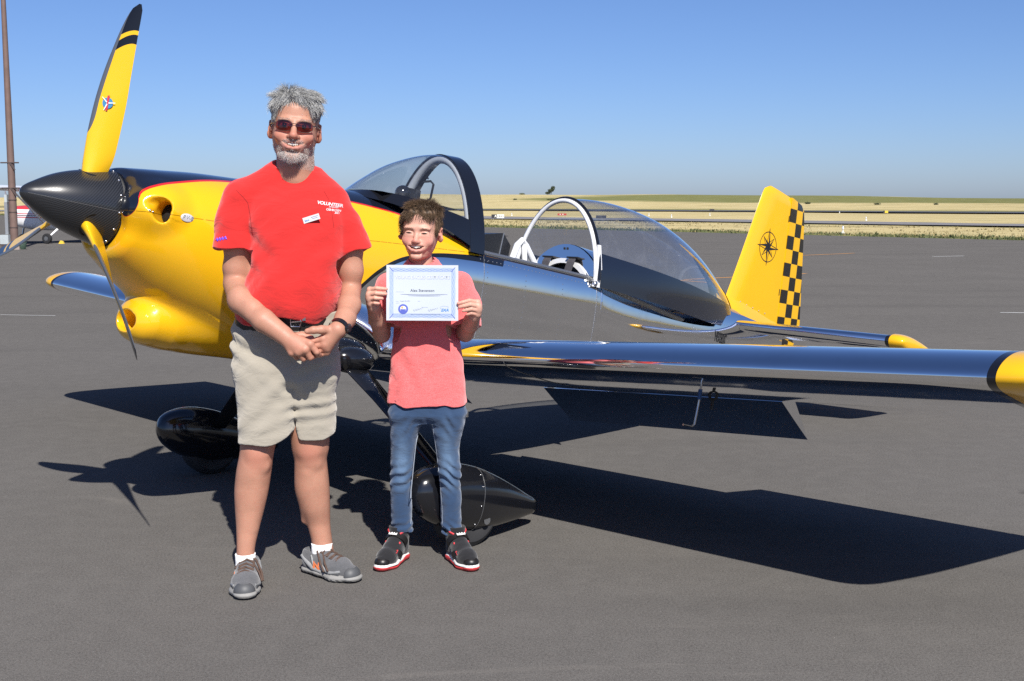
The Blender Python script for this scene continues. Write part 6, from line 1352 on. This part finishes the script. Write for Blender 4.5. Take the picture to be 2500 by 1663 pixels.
# ================================================================ the boy
BOY = empty('person', (-.358, 4.94, 0), 'smiling brown-haired boy in coral polo and jeans holding up a certificate', 'person')
HB_S = .935
HB = head_frame((-.006, .0, 1.3795), HB_S, -7, 3.5, 2)
v = Vol((-.27, -.24, .85), (.29, .20, 1.54), .003)
v.stack([(.87, .008, .03, .10, .06, .06), (1.05, .008, .03, .11, .07, .07), (1.14, .007, .03, .115, .055, .06), (1.19, .0, .03, .055, .04, .045)], k=.02)
v.chain([BP['neck0'], BP['neck1']], [.047, .045], k=.02)
for A, Fq in ((BP['armR'], BP['foreR']), (BP['armL'], BP['foreL'])):
    v.chain(A, [.042, .036, .0335], k=.015); v.chain(Fq, [.0335, .0335, .0245], k=.012)
for w_, fo, mc, pi_, ti, th_ in ((BP['wristR'], BP['foreR'][1], BP['mcpR'], BP['pipR'], BP['tipR'], BP['thR']), (BP['wristL'], BP['foreL'][1], BP['mcpL'], BP['pipL'], BP['tipL'], BP['thL'])):
    v.cone(fo, w_, .0325, .0235, k=.012); hand(v, w_, fo, mc, pi_, ti, .0085, th_, (.012, .0105, .0082))
v.frame(HB, HB_S); head_shape(v, 'boy'); v.frame()
bb = v.build('body', 'skin_boy', BOY, smooth=1)
tips = np.array(BP['tipR']+BP['tipL'])
co, Lh = head_attrs(bb, HB.inverted(), 'boy', lambda c: np.clip(sum(gauss(c, t, (.012, .02, .012)) for t in tips), 0, 1)*.6)
nb_ = np.empty(len(bb.data.vertices)*3); bb.data.vertices.foreach_get('normal', nb_); nb_ = nb_.reshape(-1, 3)
HR = np.array(HB.to_3x3())/HB_S
teeth(MOUTH['boy'], 'boy', HB, BOY, True)
bbv = bvh_of(bb)
for s in (-1, 1):
    P = []
    for t in np.linspace(-1, 1, 11):
        q = HB @ Vector((s*.0325+t*.0135, -.14, -.0035-.0012*t*t+.0006*t*s)); d_ = Vector(HR @ np.array((0, 1, 0))); hit = bbv.ray_cast(q, d_)[0]
        if hit: P.append(hit)
    MB().tube(P, [.0007, .0015, .0021, .0027, .0030, .0031, .0030, .0027, .0021, .0015, .0007][:len(P)], 6).build('eye', 'eye_dark', BOY)

hv = Vol((-.12, -.14, 1.30), (.10, .14, 1.53), .0028); hv.frame(HB, HB_S)
hv.ell((0, .014, .034), (.082, .096, .0865), k=.01)
for c, r in (((-.03, -.058, .078), (.04, .03, .022)), ((.03, -.056, .080), (.04, .03, .022)), ((.05, .0, .088), (.04, .05, .022)), ((0, 0, .108), (.06, .06, .014)), ((.076, -.008, .025), (.010, .04, .045)), ((-.076, -.008, .022), (.010, .04, .045)), ((.0, .085, .03), (.06, .02, .06))): hv.ell(c, r, k=.016)
hv.ell((0, -.112, .004), (.066, .054, .054), k=.010, mode='s'); hv.ell((0, -.14, -.03), (.2, .086, .072), k=.006, mode='s'); hv.ell((0, -.01, -.098), (.3, .2, .085), k=.008, mode='s')
for s in (-1, 1): hv.ell((s*.090, .008, -.006), (.024, .036, .046), k=.006, mode='s')
hv.frame(); hv.disp(lambda x, y, z: .0016*np.sin(190*(x+.2*z)+40*np.sin(12*y))+.0016*vnoise(x, y, z, 120, 4), (-.12, -.14, 1.30), (.10, .14, 1.53))
hm = hv.build('hair', 'hair_brown', BOY, smooth=1, normals=False)
hc = np.empty(len(hm.data.vertices)*3); hm.data.vertices.foreach_get('co', hc); hc = hc.reshape(-1, 3); hn = np.empty_like(hc).ravel(); hm.data.vertices.foreach_get('normal', hn); hn = hn.reshape(-1, 3)
HI = np.array(HB.inverted()); hl = hc @ HI[:3, :3].T+HI[:3, 3]; attr(hm, 'tone', np.clip(.35+.25*np.sin(220*hl[:, 0]+25*np.sin(14*hl[:, 1]))-.35*np.clip((hl[:, 2]-.08)/.04, 0, 1), 0, .9))
def comb_b(L, N):
    f = (L[:, 1:2] < .02)*1.
    c = np.concatenate([-.25+L[:, 0:1]*5., np.where(f > 0, -.75, .5), np.where(L[:, 2:3] > .095, .15, -.8)], 1); return todir(c)+N*.2
i = pick(hl[:, 2] > -.03, 8500, 61)
strands('hair_strands', hc[i]-hn[i]*.003, hn[i], hl[i], comb_b, lambda L: .018+.012*np.clip((L[:, 2]-.03)/.06, 0, 1), 4, .00045, 'hair_brown', hm, 62, curl=.16, grav=.12, tone=(.0, .9))
i = pick((hl[:, 2] > .085) & (hl[:, 1] > -.05), 1300, 63)
strands('crown_spikes', hc[i]-hn[i]*.003, hn[i], hl[i], lambda L, N: N*1.1+todir(np.array([[.45, .1, .2]])), lambda L: .014+.014*np.exp(-((L[:, 0]-.035)/.018)**2), 4, .00045, 'hair_brown', hm, 64, curl=.22, tone=(.0, .5))
i = pick((hl[:, 1] < -.05) & (hl[:, 2] > .045) & (hl[:, 2] < .075), 900, 65)
strands('fringe', hc[i]-hn[i]*.002, hn[i], hl[i], lambda L, N: todir(np.stack([-.28+L[:, 0]*3, -.25+0*L[:, 0], -.9+0*L[:, 0]], 1)), lambda L: .024+.008*np.sin(L[:, 0]*170), 4, .00045, 'hair_brown', hm, 66, curl=.10, grav=.05, tone=(.1, .9))
i = pick((Lh[:, 2] > .0115) & (Lh[:, 2] < .0195) & (np.abs(Lh[:, 0]) > .013) & (np.abs(Lh[:, 0]) < .05) & (Lh[:, 1] < -.06), 260, 67)
strands('eyebrows', co[i], nb_[i], Lh[i], lambda L, N: N*.3+todir(np.stack([np.sign(L[:, 0]), 0*L[:, 0], .05+0*L[:, 0]], 1)), lambda L: .006+0*L[:, 0], 3, .00028, 'hair_brown', BOY, 68, curl=.2, tone=(.6, 1.))
# polo shirt
sv = Vol((-.26, -.20, .63), (.28, .20, 1.30), .004)
DB = {0.672: .105, 0.757: .103, 0.857: .10, 0.941: .098, 1.024: .098, 1.09: .096, 1.156: .082, 1.198: .06, 1.222: .05}
sv.stack([(.64, .010, .03, .164, .107, .105)]+[(z, cx, .03, hw, DB[z], DB[z]) for z, cx, hw in B_ROWS]+[(1.245, -.002, .03, .07, .05, .055), (1.262, -.002, .03, .062, .046, .05)], k=.02, n=2.3)
for A, rr in ((BP['slR'], (.058, .058, .060)), (BP['slL'], (.056, .058, .060))):
    sv.chain(A, list(rr), k=.025); b = np.array(A[2]); a = np.array(A[1]); d = (b-a)/np.linalg.norm(b-a)
    def hemcut(x, y, z, b=b, d=d): return np.maximum(-(((x-b[0])*d[0]+(y-b[1])*d[1]+(z-b[2])*d[2])-.004*np.sin(60*x)), np.sqrt((x-b[0])**2+(y-b[1])**2+(z-b[2])**2)-.085)
    sv.op(hemcut, b-.085, b+.085, .003, 's'); sv.cone(b-d*.03, b+d*.05, .046, .054, k=.004, mode='s')
sv.ell((-.004, .010, 1.262), (.050, .075, .044), rot=Matrix.Rotation(R(-22), 3, 'X').transposed(), k=.005, mode='s')
sv.op(lambda x, y, z: z-(.676+.004*np.sin(x*30)+.012*np.clip(-x-.05, 0, 1)), (-.26, -.2, .6), (.28, .2, .70), .004, 's')
sv.stack([(.60, .010, .03, .150, .092, .09), (.69, .010, .03, .146, .09, .088), (.72, .01, .03, .12, .07, .07)], k=.006, mode='s')
def bfold(x, y, z):
    t = 0
    for (ax, az, dx, dz, w_, amp, ph, sp) in ((-.06, .86, -.45, .9, 30, .005, 0, .12), (.07, .84, .35, .93, 30, .0045, 1., .12), (.10, .74, .15, .99, 34, .0045, 2., .09), (-.10, .72, -.1, .99, 34, .004, .6, .08), (.0, .95, .1, 1., 26, .0035, .2, .12)):
        u = (x-ax)*dx+(z-az)*dz; w2 = -(x-ax)*dz+(z-az)*dx; t = t+amp*np.exp(-(u/sp)**2-(w2/.06)**2)*np.sin(w2*w_*2.4+ph+5*u)
    return t+.0022*vnoise(x, y, z, 36, 5)+.0015*vnoise(x, y, z, 75, 2)
sv.disp(bfold, (-.26, -.20, .63), (.28, .20, 1.30))
PS = sv.build('polo_shirt', 'shirt_coral', BOY, smooth=1)
# turned-down collar: two pointed leaves round the neck
rg_ = []
for a in np.linspace(-1.28, 1.28+math.pi*0, 3): pass
for s in (-1, 1):
    rg_ = []
    for q in np.linspace(0, 1, 14):
        a = -math.pi/2*s*0+math.pi*.5-s*(q*2.75); r0, r1 = .055, .074+.016*q*q; zt = 1.276-.030*q**1.5; cx_, cy_ = -.004, .022
        top = Vector((cx_+r0*math.cos(a), cy_+r0*1.05*math.sin(a), zt)); low = Vector((cx_+r1*math.cos(a)*1.12, cy_+r1*1.05*math.sin(a)-.006*q, zt-.030-.014*q)); nn = Vector((math.cos(a), math.sin(a), .5))*.004
        rg_.append([top-nn*.4, top+nn, low+nn, low])
    MB().loft(rg_, cap=True).build('collar', 'shirt_coral', PS)
# jeans
jv = Vol((-.19, -.14, .09), (.21, .24, .74), .0042)
jv.stack([(z, cx, .03, hw-.006, .092, .10) for z, cx, hw in B_LEG['hip']]+[(.60, .011, .03, .11, .06, .07), (.75, .012, .03, .145, .088, .09)], k=.015, n=2.2)
for nm in ('jR', 'jL'):
    R_ = B_LEG[nm]; zs = [r[0] for r in R_]; cyf = lambda z: .03+.075*min(1, max(0, (.55-z)/.43))
    jv.stack([(.68, R_[0][1]*.9, .03, .06, .06, .06)]+[(z, cx, cyf(z), hw-.002, hw*1.02+.004, hw*1.12+.006) for z, cx, hw in R_], k=.02, n=2.15)
jv.op(lambda x, y, z: z-np.where(x < 0, .122, .112), (-.2, -.2, .0), (.22, .25, .12), .002, 's')
for nm, zc in (('jR', .11), ('jL', .10)):
    cx, hw = B_LEG[nm][-1][1:]; jv.stack([(.08, cx, .105, hw-.008, hw-.004, hw), (.14, cx, .10, hw-.010, hw-.006, hw-.002), (.16, cx, .10, .02, .02, .02)], k=.004, mode='s')
def jfold(x, y, z):
    t = 0
    for (cx, cz, amp, f_, w_) in ((-.10, .365, .0055, 150, .055), (.10, .37, .0055, 150, .055), (-.10, .15, .004, 170, .03), (.10, .14, .004, 170, .03), (-.085, .60, .004, 90, .05), (.09, .60, .004, 90, .05)):
        t = t+amp*np.exp(-((x-cx)/.07)**2-((z-cz)/w_)**2)*np.sin(f_*(z-cz)+9*(x-cx)*10*np.sign(cx)+1.5*np.sin(60*x))
    return t+.0016*vnoise(x, y, z, 60, 1)+.001*vnoise(x, y, z, 120, 6)
jv.disp(jfold, (-.19, -.14, .09), (.21, .24, .74))
JE = jv.build('jeans', 'denim', BOY, smooth=1)
jc = np.empty(len(JE.data.vertices)*3); JE.data.vertices.foreach_get('co', jc); jc = jc.reshape(-1, 3)
fd = np.zeros(len(jc))
for cx, cz, rx, rz, a_ in ((-.095, .42, .026, .05, 1.), (.095, .425, .026, .05, 1.), (-.09, .50, .025, .08, .55), (.09, .51, .026, .09, .6), (-.10, .34, .03, .03, .5), (.10, .34, .03, .03, .5), (.10, .13, .03, .015, .5)): fd += a_*np.exp(-((jc[:, 0]-cx)/rx)**2-((jc[:, 2]-cz)/rz)**2)*(jc[:, 1] < .06)
attr(JE, 'fade', np.clip(fd+.10, 0, 1))
jb = bvh_of(JE); simple('stitch', (.30, .34, .40), .8)
for s, pts in ((-1, [(-.020, .60), (-.037, .50), (-.048, .40), (-.064, .25), (-.066, .13)]), (1, [(.034, .60), (.046, .50), (.055, .40), (.066, .25), (.068, .12)])):
    z_ = np.linspace(pts[-1][1]+.012, pts[0][1], 26); x_ = np.interp(z_, [p[1] for p in pts[::-1]], [p[0] for p in pts[::-1]]); MB().tube([front(jb, a, b, -.0005) for a, b in zip(x_, z_)], .0016, 5).build('seam', 'stitch', JE)
# high-top shoes
def high_top(parent, heel, toe, side, L=.235):
    d = Vector((toe[0]-heel[0], toe[1]-heel[1], 0)).normalized(); x = Vector((d.y, -d.x, 0)); S = L/.235
    root = empty('high_top_shoe'); root.parent = parent; root.matrix_local = Matrix(((x.x*S, d.x*S, 0, heel[0]), (x.y*S, d.y*S, 0, heel[1]), (0, 0, S, 0), (0, 0, 0, 1)))
    u = Vol((-.06, -.02, .015), (.06, .26, .17), .0028)
    u.chain([(0, .045, .05), (0, .05, .10), (0, .055, .135)], [.034, .036, .038], k=.02); u.chain([(0, .05, .05), (0, .11, .052), (0, .17, .038), (0, .205, .032)], [.034, .036, .037, .028], k=.02); u.cone((0, .07, .095), (0, .12, .06), .03, .03, k=.02)
    u.op(lambda a, b, c: c-.022+0*a, (-.08, -.02, .0), (.08, .3, .022), .002, 's'); u.op(lambda a, b, c: .142-c+0*a, (-.08, -.02, .14), (.08, .3, .2), .003, 's'); u.cone((0, .05, .20), (0, .05, .125), .032, .028, k=.004, mode='s')
    U = u.build('upper', 'shoe_black', root)
    def sole(z0, z1, g, nm, mt, y0=-.02, y1=.3):
        q = Vol((-.07, -.03, -.004), (.07, .27, .05), .0028); q.chain([(0, .042, .016), (0, .11, .017), (0, .165, .016), (0, .208, .018)], [.039+g, .037+g, .044+g, .033+g], k=.02, sq=((0, 0, 1), .55))
        q.op(lambda a, b, c: c-z0-.007*np.clip((.05-b)/.05, 0, 1)*0+0*a, (-.08, -.03, -.05), (.08, .3, z0), .001, 's'); q.op(lambda a, b, c: z1-c+.006*np.sin(b*28)+0*a, (-.08, -.03, z1), (.08, .3, .08), .001, 's'); return q.build(nm, mt, root)
    sole(.0, .0185, .0015, 'outsole', 'sole_red'); sole(.0165, .030, .0, 'midsole', 'sole_white')
    for z, y, w_, tl in ((.104, .075, .042, -30), (.062, .125, .042, -38)):
        rg2 = []
        for a in np.linspace(-.25, math.pi+.25, 15): 
            c_ = Vector((math.cos(a)*w_, 0, math.sin(a)*.036)); c_ = Matrix.Rotation(R(tl), 3, 'X') @ c_; q0 = Matrix.Rotation(R(tl), 3, 'X') @ Vector((0, .013, 0)); b_ = Vector((0, y, z-.02)); rg2.append([b_+c_-q0, b_+c_+q0, b_+c_*1.08+q0, b_+c_*1.08-q0])
        MB().loft(rg2, cap=True).build('strap', 'leather_black', root)
    cr = [(-.017, 0), (.017, 0), (.017, .012), (.010, .006), (.005, .013), (0, .007), (-.005, .013), (-.010, .006), (-.017, .012)]
    MB().extrude(cr, .0015, lambda a, b, w_: (a*1.05, .1095-b*.62+.0*w_, .1185+b*.55+w_)).build('crown_patch', 'sole_white', root, False)
    for s in (-1, 1):
        MB().tube([(s*.036, .05, .135), (s*.034, .075, .125), (s*.022, .088, .118)], .004, 6).build('lining', 'shoe_red', root); MB().tube([(s*.03, .105, .088), (s*.026, .118, .080)], .0045, 6).build('loop', 'shoe_red', root)
    bx_ = [(side*.030+a, .150+b*.8, .064-.0+c) for a, b, c in ((-.009, -.007, .004), (.009, -.007, -.001), (.009, .009, -.010), (-.009, .009, -.004), (-.009, -.007, .004))]
    MB().tube(bx_, .0017, 5).build('strap_mark', 'shoe_red', root)
    t_ = MB(); t_.sphere((0, .205, .033), .032, 14, 8, (1, 1.0, .75)); t_.build('toe_cap', 'leather_black', root)
    return root
high_top(BOY, (-.100, .145, 0), (-.183, -.085, 0), -1, .245); high_top(BOY, (.098, .135, 0), (.212, -.108, 0), 1, .245)

# ================================================================ the certificate he holds
ct = [Vector(p) for p in BP['cert']]; cc = sum(ct, Vector())/4; ux = (ct[1]-ct[0]).normalized(); uz = (ct[0]-ct[3]).normalized(); un = ux.cross(uz).normalized()
if un.y > 0: un = -un
CW_, CH_ = .2794, .2159
CE = empty('certificate', Vector((-.358, 4.94, 0))+cc, 'white landscape certificate with pale blue border held by the boy', 'certificate')
def cpt(u, w_, n=0.): return ux*u+uz*w_+un*(n-.006*math.cos(u/CW_*math.pi)-.002*math.sin(w_*20))
def paper():
    V = []; F = []; nu_, nw_ = 20, 14
    for lay in (0, 1):
        for i in range(nu_+1):
            for j in range(nw_+1): V.append(cpt((i/nu_-.5)*CW_, (j/nw_-.5)*CH_, -.0004*lay))
    n0 = (nu_+1)*(nw_+1)
    for i in range(nu_):
        for j in range(nw_):
            q = [i*(nw_+1)+j, (i+1)*(nw_+1)+j, (i+1)*(nw_+1)+j+1, i*(nw_+1)+j+1]; F += [q, [n0+k_ for k_ in q[::-1]]]
    return obj('sheet', V, F, 'paper_white', CE)
paper()
simple('guilloche', (.36, .44, .60), .6, vary=.1, vscale=90); simple('field_tint', (.46, .51, .565), .6, vary=.02)
def flat(poly, n=.0006): return [cpt(a, b, n) for a, b in poly]
def grid_panel(u0, u1, w0, w1, n, nm, mt, wav=0.):
    V = []; F = []; nu_, nw_ = 40, 30
    for i in range(nu_+1):
        for j in range(nw_+1):
            a = u0+(u1-u0)*i/nu_; b = w0+(w1-w0)*j/nw_
            if wav:
                if j in (0, nw_): b += (1 if j else -1)*wav*abs(math.sin(i/nu_*math.pi*4.0))
                if i in (0, nu_): a += (1 if i else -1)*wav*abs(math.sin(j/nw_*math.pi*3.0))
            V.append(cpt(a, b, n))
    for i in range(nu_):
        for j in range(nw_): F.append([i*(nw_+1)+j, (i+1)*(nw_+1)+j, (i+1)*(nw_+1)+j+1, i*(nw_+1)+j+1])
    return obj(nm, V, F, mt, CE)
grid_panel(-.127, .127, -.0955, .0955, .0004, 'printed_border', 'guilloche', .0025); grid_panel(-.112, .112, -.081, .081, .0008, 'printed_field', 'field_tint')
wl = MB()
for kx in range(3):
    for w0, amp in ((.0885, .005), (-.0885, .005)): wl.add(*(lambda P: ([p for q in P for p in q], [[2*i, 2*i+2, 2*i+3, 2*i+1] for i in range(len(P)-1)]))([[cpt(u, w0+amp*math.sin(u*95+kx*2.1)-.0005, .0009), cpt(u, w0+amp*math.sin(u*95+kx*2.1)+.0005, .0009)] for u in np.linspace(-.118, .118, 70)]))
    for u0 in (-.1195, .1195): wl.add(*(lambda P: ([p for q in P for p in q], [[2*i, 2*i+2, 2*i+3, 2*i+1] for i in range(len(P)-1)]))([[cpt(u0+.005*math.sin(w_*95+kx*2.1)-.0005, w_, .0009), cpt(u0+.005*math.sin(w_*95+kx*2.1)+.0005, w_, .0009)] for w_ in np.linspace(-.085, .085, 54)]))
wl.build('border_waves', 'ink_pale', CE, False)
for sx in (-1, 1):
    for sz in (-1, 1): MB().add(flat([(sx*.128, sz*.0985), (sx*.1265, sz*.1), (sx*.112, sz*.083), (sx*.1135, sz*.0815)], .0011), [[0, 1, 2, 3]]).build('corner_bar', 'ink_blue', CE, False)
ctext = lambda nm, body, size, mat, u, w_, bold=0., n=.0014, sp=1., sh=0., al='CENTER': place_text(nm, text_mesh(body, size, bold, sp, sh, al), mat, lambda a, b, q: cpt(u+a, w_+b, n), CE)
ctext('title_shadow', 'YOUNG EAGLES CERTIFICATE', .0178, 'ink_pale', .0005, .0590, .0005, .0011, .88); ctext('title', 'YOUNG EAGLES CERTIFICATE', .0178, 'ink_white', 0, .0595, -.0001, .0015, .88)
ctext('recipient_name', 'Alex Stevenson', .0150, 'ink_dark', 0, .0085, .0001)
ln = MB()
for u0, u1, w0, th_ in ((-.103, -.072, .003, .0008), (-.085, .098, -.006, .0013), (-.056, .070, -.0115, .0013), (-.050, .072, -.083, .0008), (-.103, -.092, -.0335, .001), (-.103, -.090, -.0405, .001), (-.018, -.008, -.033, .001), (-.004, .022, -.0565, .0009)): ln.add(flat([(u0, w0-th_/2), (u1, w0-th_/2), (u1, w0+th_/2), (u0, w0+th_/2)], .0011), [[0, 1, 2, 3]])
ln.build('ruled_lines', 'ink_grey', CE, False)
ctext('date_line', 'August 28, 2021', .0062, 'ink_grey', -.067, -.0325)
sg_ = MB(); rgx = np.random.default_rng(3)
for u0 in (-.036, .022): 
    P = [cpt(u0+.0011*i+.002*math.sin(i*.9), -.0700+.006*math.sin(i*1.7)*math.exp(-i*.03)+.001*i*.3, .0012) for i in range(36)]; sg_.tube(P, .00035, 4)
sg_.build('signatures', 'ink_grey', CE)
def ringm(r0, r1, n, nm, mt, a0=0, a1=2*math.pi, c=(-.0745, -.0635)):
    P = []; N_ = 30
    for i in range(N_+1): a = a0+(a1-a0)*i/N_; P += [cpt(c[0]+math.cos(a)*r0, c[1]+math.sin(a)*r0, n), cpt(c[0]+math.cos(a)*r1, c[1]+math.sin(a)*r1, n)]
    return obj(nm, P, [[2*i, 2*i+1, 2*i+3, 2*i+2] for i in range(N_)], mt, CE, smooth=False)
ringm(0.0, .0192, .0012, 'seal_disc', 'ink_white'); ringm(.0125, .0192, .0015, 'seal_ring', 'ink_blue'); ringm(0, .0125, .0016, 'seal_base', 'ink_blue', math.pi*1.12, math.pi*1.88); ringm(.0, .0042, .0016, 'seal_sun', 'ink_orange', 0, 2*math.pi, (-.078, -.0575))
MB().add(flat([(-.0880, -.0615), (-.0745, -.0655), (-.0610, -.0615), (-.0610, -.0635), (-.0745, -.0690), (-.0880, -.0635)], .0018), [[0, 1, 4, 5], [1, 2, 3, 4]]).build('seal_wings', 'ink_blue', CE, False)
ctext('association_logo', 'EAA', .0155, 'ink_sky', .087, -.0675, .0004, .0014, 1.05, .35)
MB().tube([cpt(.086+.017*math.cos(a), -.0575+.006*math.sin(a), .0012) for a in np.linspace(.1, 5.6, 24)], .0004, 4).build('logo_swoosh', 'ink_pale', CE)
